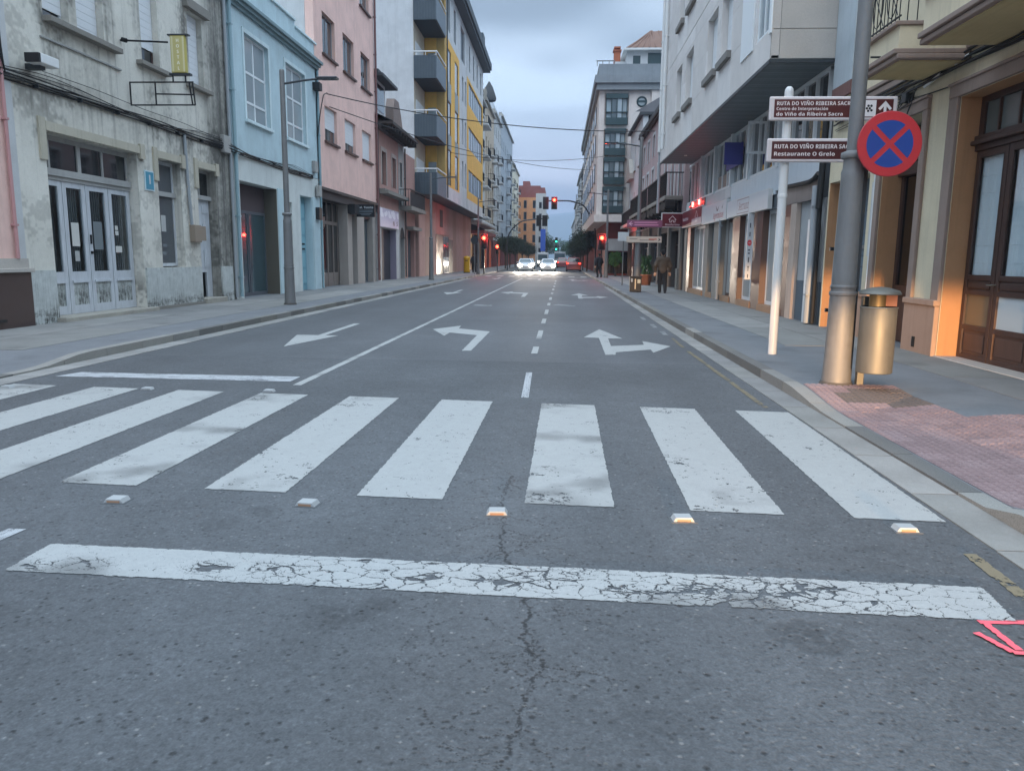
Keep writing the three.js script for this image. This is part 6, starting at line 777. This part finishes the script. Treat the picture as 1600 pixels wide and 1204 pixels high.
{ // black litter box at the lamp's foot, planter, arrows
  const t = thing('black_litter_box', 'black litter box with pale stickers at the foot of the lamp post', 'litter bin', [3.28, 0.12, -33.4]); part(t, 'body', rbox(3.02, 3.5, 0.14, 0.74, -33.5, -33.2, 0.02), M.black); part(t, 'lid', rbox(2.99, 3.53, 0.74, 0.79, -33.53, -33.17, 0.015), M.iron); part(t, 'sticker', box(3.22, 3.27, 0.25, 0.68, -33.2, -33.195), mat(0xc9b79a, 0.6)); part(t, 'sticker', box(3.33, 3.46, 0.5, 0.66, -33.2, -33.195), mat(0xb9b7a8, 0.6)); part(t, 'sticker', box(3.06, 3.13, 0.55, 0.7, -33.2, -33.195), mat(0x9aa2a8, 0.6));
}
{ const c = [4.72, 0.12, -42.5], t = thing('planter', 'terracotta planter with upright leafy plant beside the shop front', 'planter', c); part(t, 'pot', lathe(c[0], c[2], [[0, 0.12], [0.24, 0.12], [0.3, 0.62], [0.33, 0.63], [0.33, 0.7], [0.28, 0.7], [0.27, 0.64], [0, 0.62]], 20), M.terracotta);
  const r = mulberry(3), L = []; for (let k = 0; k < 110; k++) { const a = r() * 6.28, h = 0.66 + r() * 1.0, d = 0.08 + r() * 0.22, x = c[0] + Math.cos(a) * d, z = c[2] + Math.sin(a) * d, g = new THREE.PlaneGeometry(0.07, 0.3); g.rotateX(r() - 0.5); g.rotateZ((r() - 0.5) * 1.2); g.rotateY(r() * 6.28); g.translate(x, h, z); L.push(fin(g)); } part(t, 'leaf', L, mat(0x3f5a33, 0.7, { side: THREE.DoubleSide })); asStuff(t.children[1]); }
const arrowBoard = (name, label, x0, x1, y0, y1, z, hex, draw) => { const t = thing(name, label, 'direction sign', [(x0 + x1) / 2, y0, z]); part(t, 'panel', rbox(x0, x1, y0, y1, z - 0.03, z + 0.02, 0.01), mat(hex, 0.45)); const g = new THREE.PlaneGeometry(x1 - x0 - 0.04, y1 - y0 - 0.04); g.translate((x0 + x1) / 2, (y0 + y1) / 2, z + 0.0225); part(t, 'panel_face', g, mat(0xffffff, 0.45, { map: print(300, 56, draw) })); part(t, 'clamp', box(3.22, 3.48, (y0 + y1) / 2 - 0.05, (y0 + y1) / 2 + 0.05, z - 0.12, z - 0.03), M.galvDark); };
arrowBoard('arrow_board', 'pink arrow board pointing left, upper one on the dark lamp post', 2.84, 4.32, 2.84, 3.14, -33.52, 0x7c5064, (x, W, h) => { x.fillStyle = '#84506a'; x.fillRect(0, 0, W, h); x.strokeStyle = '#d9b0c4'; x.lineWidth = 6; x.beginPath(); x.moveTo(36, 10); x.lineTo(14, 28); x.lineTo(36, 46); x.moveTo(16, 28); x.lineTo(44, 28); x.stroke(); x.fillStyle = '#c98aa8'; x.fillRect(60, 12, 200, 10); x.fillRect(60, 34, 210, 10); });
arrowBoard('arrow_board', 'cream arrow board pointing right, lower one on the dark lamp post', 2.84, 4.32, 2.2, 2.46, -33.52, 0xb9ab98, (x, W, h) => { x.fillStyle = '#cdbfae'; x.fillRect(0, 0, W, h); x.fillStyle = '#c46a50'; x.fillRect(190, 18, 70, 12); x.fillStyle = '#8a7a70'; x.fillRect(20, 18, 70, 8); x.fillRect(110, 30, 130, 8); x.fillStyle = '#2a2422'; x.beginPath(); x.moveTo(272, 10); x.lineTo(294, 28); x.lineTo(272, 46); x.lineTo(280, 28); x.fill(); });
{ const t = thing('white_board', 'blank white square board behind the dark lamp post', 'board', [3.4, 2.3, -42]); part(t, 'panel', rbox(3.1, 3.68, 2.45, 2.92, -42.03, -42, 0.01), M.white); part(t, 'pole', tube([[3.4, 0.12, -42.06], [3.4, 2.9, -42.06]], 0.03, 8), M.galv); }
// ---- traffic lights
function signalHead(t, x, y, z, face, lampM, board, yaw = 0) {   // y: centre; face +1 looks at the camera, -1 away
  const b = part(t, 'signal_head', [rbox(x - 0.15, x + 0.15, y - 0.46, y + 0.46, z - 0.1, z + 0.1, 0.03)], M.black);
  if (board) part(b, 'backing_board', [rbox(x - 0.28, x + 0.28, y - 0.6, y + 0.6, z - 0.03, z - 0.01, 0.008)], mat(0x24262a, 0.6)), part(b, 'board_edge', [box(x - 0.3, x - 0.28, y - 0.6, y + 0.6, z - 0.03, z - 0.008), box(x + 0.28, x + 0.3, y - 0.6, y + 0.6, z - 0.03, z - 0.008), box(x - 0.3, x + 0.3, y + 0.6, y + 0.62, z - 0.03, z - 0.008), box(x - 0.3, x + 0.3, y - 0.62, y - 0.6, z - 0.03, z - 0.008)], M.galv);
  [0.3, 0, -0.3].forEach((dy, i) => { const on = lampM && i === (lampM === M.greenLamp ? 2 : 0); part(b, 'lens', disc(x, y + dy, z + face * 0.105, 0.15, 0.02, 'z', 20), on ? lampM : mat([0x2a0a0a, 0x2a1d08, 0x0a2014][i], 0.3)); const v = new THREE.CylinderGeometry(0.115, 0.115, 0.16, 14, 1, true, Math.PI * 0.5, Math.PI); v.rotateX(Math.PI / 2); v.rotateZ(Math.PI / 2); v.translate(x, y + dy, z + face * 0.18); part(b, 'visor', fin(v), mat(0x1a1b1d, 0.6, { side: THREE.DoubleSide })); });
  return b;
}
function redGlowLight(x, y, z, k) { const l = new THREE.PointLight(0xff2a20, k, 0, 2); l.position.set(x, y, z); l.castShadow = true; l.shadow.radius = 5; scene.add(l); }
{ const t = thing('traffic_light', 'red traffic light on a post at the left kerb before the far crossing', 'traffic light', [-6.42, 0.12, -66.2]); part(t, 'post', tube([[-6.42, 0.12, -66.35], [-6.42, 2.6, -66.35]], 0.055, 10), M.galvDark); signalHead(t, -6.42, 2.86, -66.2, 1, M.redLamp, true); redGlowLight(-6.42, 3.16, -65.9, 9); }
{ const t = thing('traffic_light', 'smaller red traffic light farther back on the left pavement', 'traffic light', [-6.7, 0.12, -84]); part(t, 'post', tube([[-6.7, 0.12, -84.15], [-6.7, 2.2, -84.15]], 0.055, 10), M.galvDark); signalHead(t, -6.7, 2.4, -84, 1, M.redLamp, false); redGlowLight(-6.7, 2.75, -83.7, 2.5); }
{ const t = thing('traffic_light', 'red traffic light with framed board at the right kerb before the far crossing', 'traffic light', [3.2, 0.12, -60]); part(t, 'post', tube([[3.22, 0.12, -60.2], [3.22, 2.4, -60.2]], 0.055, 10), M.galvDark); signalHead(t, 3.21, 2.78, -60, 1, M.redLamp, true); redGlowLight(3.21, 3.08, -59.7, 9); }
{ const z = -80, t = thing('mast_arm_signal', 'curved mast arm from the right carrying a lit red signal over the road', 'traffic light', [3.7, 0.12, z]); part(t, 'mast', [tube([[3.65, 0.1, z], [3.65, 3.6, z], [3.4, 5.1, z], [2.4, 6.75, z], [0.95, 7.25, z], [-1.3, 7.25, z]], 0.075, 8, 60)], M.galvDark); part(t, 'mast_base', cyl(3.65, 0.1, 1.6, z, 0.16, 0.12, 14), M.galv); signalHead(t, -0.62, 7.02, z + 0.2, 1, M.redLamp, true); signalHead(t, -1.48, 7.02, z + 0.2, -1, null, true); redGlowLight(-0.62, 7.32, z + 0.55, 4); }
{ const z = -90, t = thing('mast_arm_signal', 'curved mast arm from the left with two dark signals seen from behind', 'traffic light', [-6, 0.12, z]); part(t, 'mast', tube([[-6, 0.1, z], [-6, 3.6, z], [-5.5, 4.75, z], [-4.4, 5.65, z], [-2.6, 5.95, z], [-1.4, 5.95, z]], 0.07, 8, 60), M.galvDark); signalHead(t, -2.42, 5.75, z + 0.15, -1, null, true); signalHead(t, -1.74, 5.75, z + 0.15, -1, null, true); signalHead(t, -6.1, 2.6, z + 0.15, -1, null, false); }
{ const t = thing('traffic_light', 'tiny green traffic lights before the trees at the street end', 'traffic light', [-0.75, 0, -178]); part(t, 'post', tube([[-0.75, 0, -178.2], [-0.75, 5.8, -178.2]], 0.07, 8), M.galvDark); signalHead(t, -0.75, 5.6, -178, 1, M.greenLamp, true); signalHead(t, -0.75, 3.9, -178, 1, M.greenLamp, true); }
{ const t = thing('round_sign', 'grey round traffic sign seen beside the left traffic light', 'traffic sign', [-7.1, 0.12, -65]); part(t, 'post', tube([[-7.1, 0.12, -65.05], [-7.1, 3.2, -65.05]], 0.04, 8), M.galv); part(t, 'disc', disc(-7.1, 2.95, -65, 0.33, 0.02), M.galvDark); }
{ const F = RIGHT, t = thing('red_reflection', 'added glowing red strip with two bright spots, standing in for reflected red signals, above the maroon house fascia', 'added glow', F.p(32.6, 3.7)); part(t, 'backing', F.box(30.9, 34.4, 3.62, 3.9, 0.005, 0.03), mat(0x9c5a5a, 0.5)); part(t, 'reflection_streak', tube([F.p(31.0, 3.74, 0.06), F.p(34.3, 3.74, 0.06)], 0.012, 6), glow(0xff3a34, 3)); for (const u of [31.9, 33.4]) part(t, 'lamp', F.rbox(u - 0.05, u + 0.05, 3.68, 3.88, 0.04, 0.1, 0.02), glow(0xff5a50, 12)); const l = new THREE.PointLight(0xff3a34, 0.35, 0, 2); l.position.set(...F.p(32.6, 3.76, 0.22)); l.castShadow = true; scene.add(l); }  // added glow: tube, lamps and light imitate red signals reflected in the panes
// ---- overhead wires across the street
const wire = (label, pts, r) => { const t = thing('overhead_wire', label, 'wire', pts[0]); part(t, 'wire', tube(pts, r, 5, 60), M.cable); };
const sag = (a, b, s, n = 12) => Array.from({ length: n + 1 }, (_, i) => { const t = i / n; return [lerp(a[0], b[0], t), lerp(a[1], b[1], t) - s * 4 * t * (1 - t), lerp(a[2], b[2], t)]; });
wire('dark wire from the pink apartment house to the granite block across the street', sag([-10.15, 8.4, -34.2], [4.25, 7.3, -37], 0.45), 0.022);
wire('thin wire from the pink apartment house running far down the street', sag([-10.1, 7.9, -34.4], [4.6, 10.4, -80], 0.9), 0.02);
wire('thin wire crossing the street before the corner block', sag([-8.7, 9.6, -62], [3.9, 9.9, -66], 0.5), 0.02);
wire('cable with looped end on the corner of the pale blue house', [[-10.1, 6.4, -32.6], [-10.05, 7.4, -32.9], [-10.02, 8.15, -33.3], [-10.1, 8.42, -34.1]], 0.022);

// ================================================================ VEHICLES
function car(name, label, kind, hex, at, turn) {   // local frame: front looks along +z
  const t = thing(name, label, 'car', [0, 0, 0]), paint = new THREE.MeshPhysicalMaterial({ color: hex, roughness: 0.35, metalness: 0.2, clearcoat: 1, clearcoatRoughness: 0.06 });
  const hatch = kind === 'hatch', L = hatch ? 4.1 : 4.4, W = 0.87, Hh = hatch ? 1.48 : 1.66, b = L / 2;
  // side outline of the lower body (z, y), then the glasshouse, tapered inwards
  const body = [[-b, 0.32], [-b + 0.02, 0.82], [-b + 0.1, hatch ? 0.98 : 1.05], [b - 1.15, hatch ? 0.98 : 1.05], [b - 0.35, 0.86], [b - 0.06, 0.74], [b, 0.6], [b - 0.02, 0.3], [b - 0.3, 0.22], [-b + 0.3, 0.22]];
  const sh = new THREE.Shape(body.map(([p, q]) => new THREE.Vector2(p, q))), g = extrude(sh, 2 * W - 0.16, 0.08); g.translate(0, 0, -W + 0.08); g.rotateY(-Math.PI / 2); part(t, 'body', fin(g, false), paint);
  const roof = [[-b + 0.12, 0.98], [-b + (hatch ? 0.5 : 0.3), Hh - 0.06], [-b + (hatch ? 0.8 : 0.6), Hh], [b - 2.0, Hh], [b - 1.7, Hh - 0.05], [b - 1.05, 0.98]], P = [], prof = (w0) => roof.map(([z, y]) => { const k = smooth(0.95, Hh, y); return [(w0 > 0 ? 1 : -1) * (W - 0.07 - 0.16 * k), y, z]; }), A = prof(1), B = prof(-1), n = roof.length;
  for (let i = 0; i < n; i++) { const j = (i + 1) % n; P.push(...A[i], ...A[j], ...B[j], ...A[i], ...B[j], ...B[i]); } for (let i = 1; i + 1 < n; i++) { P.push(...A[0], ...A[i + 1], ...A[i], ...B[0], ...B[i], ...B[i + 1]); } const cg = new THREE.BufferGeometry(); cg.setAttribute('position', new THREE.Float32BufferAttribute(P, 3)); part(t, 'cabin', fin(cg, false), paint);
  const quad = (a, b2, c, d) => { const q = new THREE.BufferGeometry(); q.setAttribute('position', new THREE.Float32BufferAttribute([...a, ...b2, ...c, ...a, ...c, ...d], 3)); return fin(q, false); };
  const wz0 = b - 1.05, wz1 = b - 1.7, e = 0.012; part(t, 'windscreen', quad([W - 0.16, 1.0, wz0 - 0.02 + e], [-W + 0.16, 1.0, wz0 - 0.02 + e], [-W + 0.3, Hh - 0.08, wz1 + 0.04 + e], [W - 0.3, Hh - 0.08, wz1 + 0.04 + e]), M.paneBlue);
  const rz0 = -b + 0.12, rz1 = -b + (hatch ? 0.5 : 0.3); part(t, 'rear_window', quad([-W + 0.18, 1.06, lerp(rz0, rz1, 0.15) - e], [W - 0.18, 1.06, lerp(rz0, rz1, 0.15) - e], [W - 0.3, Hh - 0.12, lerp(rz0, rz1, 0.9) - e], [-W + 0.3, Hh - 0.12, lerp(rz0, rz1, 0.9) - e]), M.pane);
  for (const s of [-1, 1]) { part(t, 'side_window', quad([s * (W - 0.062), 1.02, wz0 - 0.3], [s * (W - 0.062), 1.02, rz0 + 0.35], [s * (W - 0.185), Hh - 0.1, rz1 + 0.3], [s * (W - 0.185), Hh - 0.1, wz1 - 0.1]), M.pane); part(t, 'mirror', rbox(s * W, s * (W + 0.16), 0.98, 1.1, wz0 - 0.35, wz0 - 0.25, 0.03), paint);
    part(t, 'headlight', (() => { const q = new THREE.SphereGeometry(0.23, 14, 10); q.scale(1, 0.85, 0.7); q.translate(s * 0.62, 0.7, b + 0.03); return fin(q); })(), kind === 'hatch' ? M.whiteLamp : M.paneLight); part(t, 'tail_light', rbox(s * 0.6, s * 0.84, 0.84, 1.02, -b - 0.05, -b + 0.06, 0.03), kind === 'hatch' ? mat(0x8c1a18, 0.3) : M.tailLamp);
    for (const z of [b - 0.78, -b + 0.75]) { const w = part(t, 'wheel', disc(s * (W - 0.08), 0.31, z, 0.31, 0.2, 'x', 24), mat(0x141414, 0.85)); part(w, 'rim', disc(s * (W + 0.015), 0.31, z, 0.2, 0.03, 'x', 20), M.alu); } }
  part(t, 'bumper', [rbox(-W + 0.02, W - 0.02, 0.26, 0.46, b - 0.05, b + 0.05, 0.03), rbox(-W + 0.02, W - 0.02, 0.28, 0.5, -b - 0.06, -b + 0.04, 0.03)], M.black); part(t, 'grille', rbox(-0.4, 0.4, 0.56, 0.68, b - 0.02, b + 0.03, 0.01), M.black); part(t, 'number_plate', [box(-0.26, 0.26, 0.38, 0.48, b + 0.05, b + 0.06), box(-0.26, 0.26, 0.68, 0.79, -b - 0.02, -b - 0.01)], M.white);
  t.position.set(...at); t.rotation.y = turn; return t;
}
const cHatch = car('parked_car', 'white oncoming car with headlights on, left of the pair at the far crossing', 'hatch', 0xc9ced2, [-3.95, 0, -91], 0.04);
dup(cHatch, 'oncoming_car', [-1.3, 0, -92], 0, 'white oncoming car with headlights on, right of the pair at the far crossing'); cHatch.name = 'oncoming_car_002';
dup(cHatch, 'oncoming_car', [-1.9, 0, -118], 0, 'pale oncoming car queued behind the front pair with lights on'); dup(cHatch, 'oncoming_car', [-4.2, 0, -106], 0, 'pale oncoming car queued behind the left white car');
const rv = car('red_car', 'red car seen from behind with tail lights on, driving away in the right lane', 'suv', 0x7e1a18, [1.7, 0, -94.5], Math.PI);
dup(rv, 'red_car', [0.5, 0, -128], Math.PI, 'small dark red car ahead of the near red car');
{ // pale delivery van and pale coach farther off
  const van = (label, x, z, w, h, l, hex) => { const t = thing('van', label, 'van', [x, 0, z]); part(t, 'body', [rbox(x - w / 2, x + w / 2, 0.35, h, z - l, z, 0.12)], mat(hex, 0.4)); part(t, 'windscreen', box(x - w / 2 + 0.15, x + w / 2 - 0.15, h * 0.5, h - 0.35, z, z + 0.02), M.paneBlue); for (const s of [-1, 1]) { part(t, 'headlight', rbox(x + s * w * 0.36 - 0.13, x + s * w * 0.36 + 0.13, 0.75, 0.95, z - 0.02, z + 0.04, 0.03), M.whiteLamp); part(t, 'wheel', disc(x + s * (w / 2 - 0.12), 0.35, z - 0.9, 0.35, 0.22, 'x', 18), M.black); } part(t, 'bumper', rbox(x - w / 2 + 0.03, x + w / 2 - 0.03, 0.32, 0.55, z - 0.05, z + 0.06, 0.03), M.black); part(t, 'grille', box(x - 0.4, x + 0.4, 0.78, 0.92, z, z + 0.02), M.black); };
  van('white van high over the oncoming cars in the queue', -2.9, -136, 1.9, 2.5, 4.8, 0xd2d6d8); van('pale coach far down the street before the trees', 0.1, -165, 2.4, 2.9, 9, 0xb9bfc2);
}
// the headlights of the front pair throw light down the road towards us
for (const [x, z] of [[-4.57, -88.9], [-3.33, -88.95], [-1.92, -89.85], [-0.68, -89.85]]) { const s = new THREE.SpotLight(0xfff0dc, 240, 0, 0.45, 0.9, 2); s.position.set(x, 0.7, z + 0.35); s.target.position.set(x, -1.5, z + 14); s.castShadow = true; s.shadow.radius = 4; scene.add(s, s.target); }
{ // the car behind the photographer whose low beams catch the right-hand fronts
  const c = dup(cHatch, 'waiting_car', [1.3, 0, 18.5], Math.PI, 'pale car waiting behind the photographer, headlights on');
  for (const x of [0.68, 1.92]) { const s = new THREE.SpotLight(0xffcb92, 1900, 0, 0.36, 0.045, 2); s.position.set(x, 0.68, 16.35); const az = 0.12, el = -0.36 + 0.024; s.target.position.set(x + Math.sin(az) * 20, 0.68 + Math.tan(el) * 20, 16.35 - Math.cos(az) * 20); s.castShadow = true; s.shadow.radius = 4; scene.add(s, s.target); }
}

// ================================================================ PEOPLE
function fieldGeo(bones, lo, size, res) {   // smooth union of tapered capsules, meshed by marching cubes
  const mc = new MarchingCubes(res, M.dark, false, false, 60000), h = res / 2, k = 0.022;
  for (let z = 0; z < res; z++) for (let y = 0; y < res; y++) for (let x = 0; x < res; x++) {
    const p = [lo[0] + ((x - h) / h + 1) * size / 2, lo[1] + ((y - h) / h + 1) * size / 2, lo[2] + ((z - h) / h + 1) * size / 2]; let acc = 0;
    for (const [a, b, ra, rb, sx = 1] of bones) { const d = [b[0] - a[0], b[1] - a[1], b[2] - a[2]], v = [p[0] - a[0], p[1] - a[1], p[2] - a[2]], t = clamp((v[0] * d[0] + v[1] * d[1] + v[2] * d[2]) / (d[0] ** 2 + d[1] ** 2 + d[2] ** 2 + 1e-9)); const q = [(v[0] - d[0] * t) / sx, v[1] - d[1] * t, v[2] - d[2] * t], r = lerp(ra, rb, t), D = Math.hypot(...q) - r; if (D < 0.3) acc += Math.exp(-D / k); }
    mc.field[x + y * res + z * res * res] = acc > 0 ? k * Math.log(acc) : -0.4;
  }
  mc.isolation = 0; mc.update();
  const n = mc.count, P = mc.positionArray.slice(0, n * 3), N = mc.normalArray.slice(0, n * 3); for (let i = 0; i < P.length; i += 3) for (let c = 0; c < 3; c++) P[i + c] = lo[c] + (P[i + c] + 1) * size / 2;
  const g = new THREE.BufferGeometry(); g.setAttribute('position', new THREE.Float32BufferAttribute(P, 3)); g.setAttribute('normal', new THREE.Float32BufferAttribute(N, 3)); return fin(g);
}
function person(label, at, turn, col) {   // local frame: walks towards -z, seen from behind by the camera; mid-stride
  const t = thing('person', label, 'person', [0, 0, 0]), lo = [-1, -0.05, -1], S = 2, R = 76;
  const hipL = [-0.09, 0.93, 0], hipR = [0.09, 0.93, 0], kneeL = [-0.1, 0.5, -0.1], kneeR = [0.1, 0.5, 0.04], ankL = [-0.1, 0.09, 0.02], ankR = [0.1, 0.12, 0.22], shL = [-0.2, 1.42, 0], shR = [0.2, 1.42, 0], elL = [-0.31, 1.14, 0.06], elR = [0.31, 1.14, -0.02], wrL = [-0.3, 0.9, -0.02], wrR = [0.3, 0.91, -0.14], neck = [0, 1.5, 0], head = [0, 1.66, -0.02];
  const torso = [[[0, 0.98, 0], [0, 1.2, 0], 0.11, 0.11, 1.3], [[0, 1.2, 0], [0, 1.36, 0], 0.115, 0.11, 1.45], [[-0.12, 1.4, 0], [0.12, 1.4, 0], 0.085, 0.085]], arms = [[shL, elL, 0.06, 0.047], [elL, wrL, 0.046, 0.033], [shR, elR, 0.06, 0.047], [elR, wrR, 0.046, 0.033]], legs = [[hipL, kneeL, 0.09, 0.06], [kneeL, ankL, 0.058, 0.042], [hipR, kneeR, 0.09, 0.06], [kneeR, ankR, 0.058, 0.042]];
  const hd = [[neck, [0, 1.57, -0.01], 0.055, 0.055], [[0, 1.63, -0.02], [0, 1.71, -0.015], 0.078, 0.088], [[0, 1.62, -0.09], [0, 1.645, -0.112], 0.012, 0.014], [[-0.088, 1.66, 0], [-0.09, 1.68, 0], 0.016, 0.018], [[0.088, 1.66, 0], [0.09, 1.68, 0], 0.016, 0.018]];
  const grow = (b, r) => b.map(([a, c, ra, rb, sx]) => [a, c, ra + r, rb + r, sx]);
  const hand = (w, s) => { const b = [[w, [w[0], w[1] - 0.08, w[2] - 0.01], 0.026, 0.03]]; for (let f = 0; f < 4; f++) { const x = w[0] + s * (0.0) + (f - 1.5) * 0.004, zz = w[2] - 0.035 + f * 0.02, l = [0.07, 0.078, 0.072, 0.056][f]; b.push([[x, w[1] - 0.085, zz], [x - s * 0.008, w[1] - 0.085 - l * 0.55, zz], 0.0095, 0.009], [[x - s * 0.008, w[1] - 0.085 - l * 0.55, zz], [x - s * 0.024, w[1] - 0.085 - l, zz], 0.009, 0.0075]); } b.push([[w[0], w[1] - 0.03, w[2] - 0.03], [w[0] - s * 0.015, w[1] - 0.075, w[2] - 0.062], 0.011, 0.009], [[w[0] - s * 0.015, w[1] - 0.075, w[2] - 0.062], [w[0] - s * 0.02, w[1] - 0.105, w[2] - 0.06], 0.009, 0.008]); return fieldGeo(b, [w[0] - 0.13, w[1] - 0.2, w[2] - 0.13], 0.26, 44); };
  part(t, 'body', [fieldGeo([...torso, ...arms, ...legs, ...hd], lo, S, R), hand(wrL, 1), hand(wrR, -1)], mat(col.skin ?? 0xb08a72, 0.7));
  part(t, 'jacket', fieldGeo([...grow(torso, 0.03), ...grow([arms[0], arms[2]], 0.032), ...grow([arms[1], arms[3]], 0.024), [[-0.03, 0.92, 0.01], [0.03, 0.92, 0.01], 0.115, 0.115, 1.3], [[0, 1.46, 0.01], [0, 1.5, 0.01], 0.09, 0.075]], lo, S, R), mat(col.top, 0.85));
  part(t, 'trousers', fieldGeo([...grow(legs, 0.025), [[-0.05, 0.95, 0], [0.05, 0.95, 0], 0.11, 0.11]], lo, S, R), mat(col.legs, 0.9));
  part(t, 'shoe', fieldGeo([[[-0.1, 0.045, 0.05], [-0.1, 0.04, -0.15], 0.05, 0.04]], [-0.35, -0.2, -0.3], 0.5, 40), M.black); part(t, 'shoe', fieldGeo([[[0.1, 0.075, 0.25], [0.1, 0.042, 0.06], 0.048, 0.04]], [-0.15, -0.2, -0.1], 0.5, 40), M.black);
  part(t, 'hair', fieldGeo([[[0, 1.7, 0.012], [0, 1.735, 0.0], 0.094, 0.09], [[0, 1.63, 0.05], [0, 1.68, 0.04], 0.055, 0.075]], [-0.25, 1.45, -0.25], 0.5, 44), mat(col.hair, 0.9));
  const e = []; for (const s of [-1, 1]) { const g = new THREE.SphereGeometry(0.011, 8, 6); g.translate(s * 0.032, 1.672, -0.088); e.push(fin(g)); } part(t, 'eye', e, M.black); part(t, 'mouth', rbox(-0.022, 0.022, 1.598, 1.606, -0.1, -0.09, 0.003), mat(0x8a5048, 0.7));
  t.position.set(...at); t.rotation.y = turn; return t;
}
const man = person('person in brown jacket and dark trousers walking away on the right pavement', [4.32, 0.1, -32.8], 0, { top: 0x4f4439, legs: 0x1f2226, hair: 0x1c1816 });
const p2 = person('person in dark clothes standing by the right traffic light', [3.0, 0.12, -59.0], 0.5, { top: 0x1d1f23, legs: 0x191b1f, hair: 0x15120f });
dup(p2, 'person', [-8.0, 0.12, -73], 0.4, 'person in dark clothes on the left pavement near the post box');

// ================================================================ TREES
function tree(label, x, z, r, h0, h1, hex, seed, flatTop = false, name = 'street_tree') {
  const t = thing(name, label, 'tree', [x, 0.1, z]), q = mulberry(seed), R = r, hc = (h0 + h1) / 2, hr = (h1 - h0) / 2;
  const limbs = [tube([[x, 0.05, z], [x + 0.04, h0 * 0.6, z], [x - 0.03, hc, z]], 0.09, 7)]; for (let k = 0; k < 6; k++) { const a = k * 1.05 + q(); limbs.push(tube([[x, h0 * 0.8 + k * 0.1, z], [x + Math.cos(a) * R * 0.4, hc - hr * 0.2, z + Math.sin(a) * R * 0.4], [x + Math.cos(a) * R * 0.7, hc + hr * 0.3 * q(), z + Math.sin(a) * R * 0.7]], 0.04, 5)); } part(t, 'trunk', limbs, mat(0x4a4038, 0.95));
  const cl = []; for (let k = 0; k < 26; k++) { const a = q() * 6.28, u = q() * 2 - 1, d = Math.cbrt(q()) * 0.78; cl.push([x + Math.cos(a) * Math.sqrt(1 - u * u) * d * R, hc + u * d * hr, z + Math.sin(a) * Math.sqrt(1 - u * u) * d * R]); }
  const P = []; const s = R > 2.5 ? 0.26 : 0.17; for (let k = 0; k < 2600; k++) { const c = cl[Math.floor(q() * cl.length)], a = q() * 6.28, u = q() * 2 - 1, d = R * 0.36 * Math.cbrt(q()), px = c[0] + Math.cos(a) * Math.sqrt(1 - u * u) * d, py = c[1] + u * d * 0.9, pz = c[2] + Math.sin(a) * Math.sqrt(1 - u * u) * d, A = [(q() - 0.5) * s * 2, (q() - 0.5) * s * 2, (q() - 0.5) * s * 2], B = [(q() - 0.5) * s * 2, (q() - 0.5) * s * 2, (q() - 0.5) * s * 2]; P.push(px, py, pz, px + A[0], py + A[1], pz + A[2], px + B[0], py + B[1], pz + B[2]); }
  const g = new THREE.BufferGeometry(); g.setAttribute('position', new THREE.Float32BufferAttribute(P, 3)); part(t, 'crown', fin(g, false), mat(hex, 0.9, { side: THREE.DoubleSide })); return t;
}
const dark = 0x2c3a2a;
tree('dark clipped street tree, nearest of the left row beyond the mast arm', -7.0, -101, 1.5, 2.0, 4.6, dark, 1); tree('dark clipped street tree, second of the left row', -7.0, -110, 1.6, 2.0, 4.7, dark, 2); tree('dark clipped street tree, third of the left row', -6.8, -120, 1.7, 2.0, 4.8, dark, 3); tree('dark clipped street tree, fourth of the left row', -6.4, -134, 1.8, 2.0, 4.8, dark, 4); tree('dark clipped street tree, last of the left row', -6.0, -150, 1.8, 1.8, 4.6, dark, 5);
tree('dark street tree, nearest of the right row behind the red light', 3.1, -88, 1.6, 2.0, 5.4, dark, 6); tree('dark street tree, second of the right row', 2.9, -97, 1.7, 2.0, 5.2, dark, 7); tree('dark street tree, third of the right row', 2.9, -108, 1.8, 1.9, 4.9, dark, 8); tree('dark street tree, fourth of the right row', 3.0, -122, 1.8, 1.8, 4.6, dark, 9); tree('dark street tree, last of the right row', 3.1, -140, 1.9, 1.6, 4.4, dark, 10);
tree('mid green tree closing the street, left one', -3.2, -206, 2.6, 2, 9, 0x3c5a34, 11); tree('mid green tree closing the street, middle one', -0.2, -232, 3.6, 1.5, 8.5, 0x44603a, 12); tree('mid green tree closing the street, right one', 3.2, -240, 3.2, 1.5, 7.5, 0x3a5632, 13);
{ const t = tree('small bright green shrub tree behind the right traffic light', 4.6, -64.2, 0.55, 0.9, 2.2, 0x4c6e34, 14, false, 'street_shrub'); }

renderer.render(scene, camera);
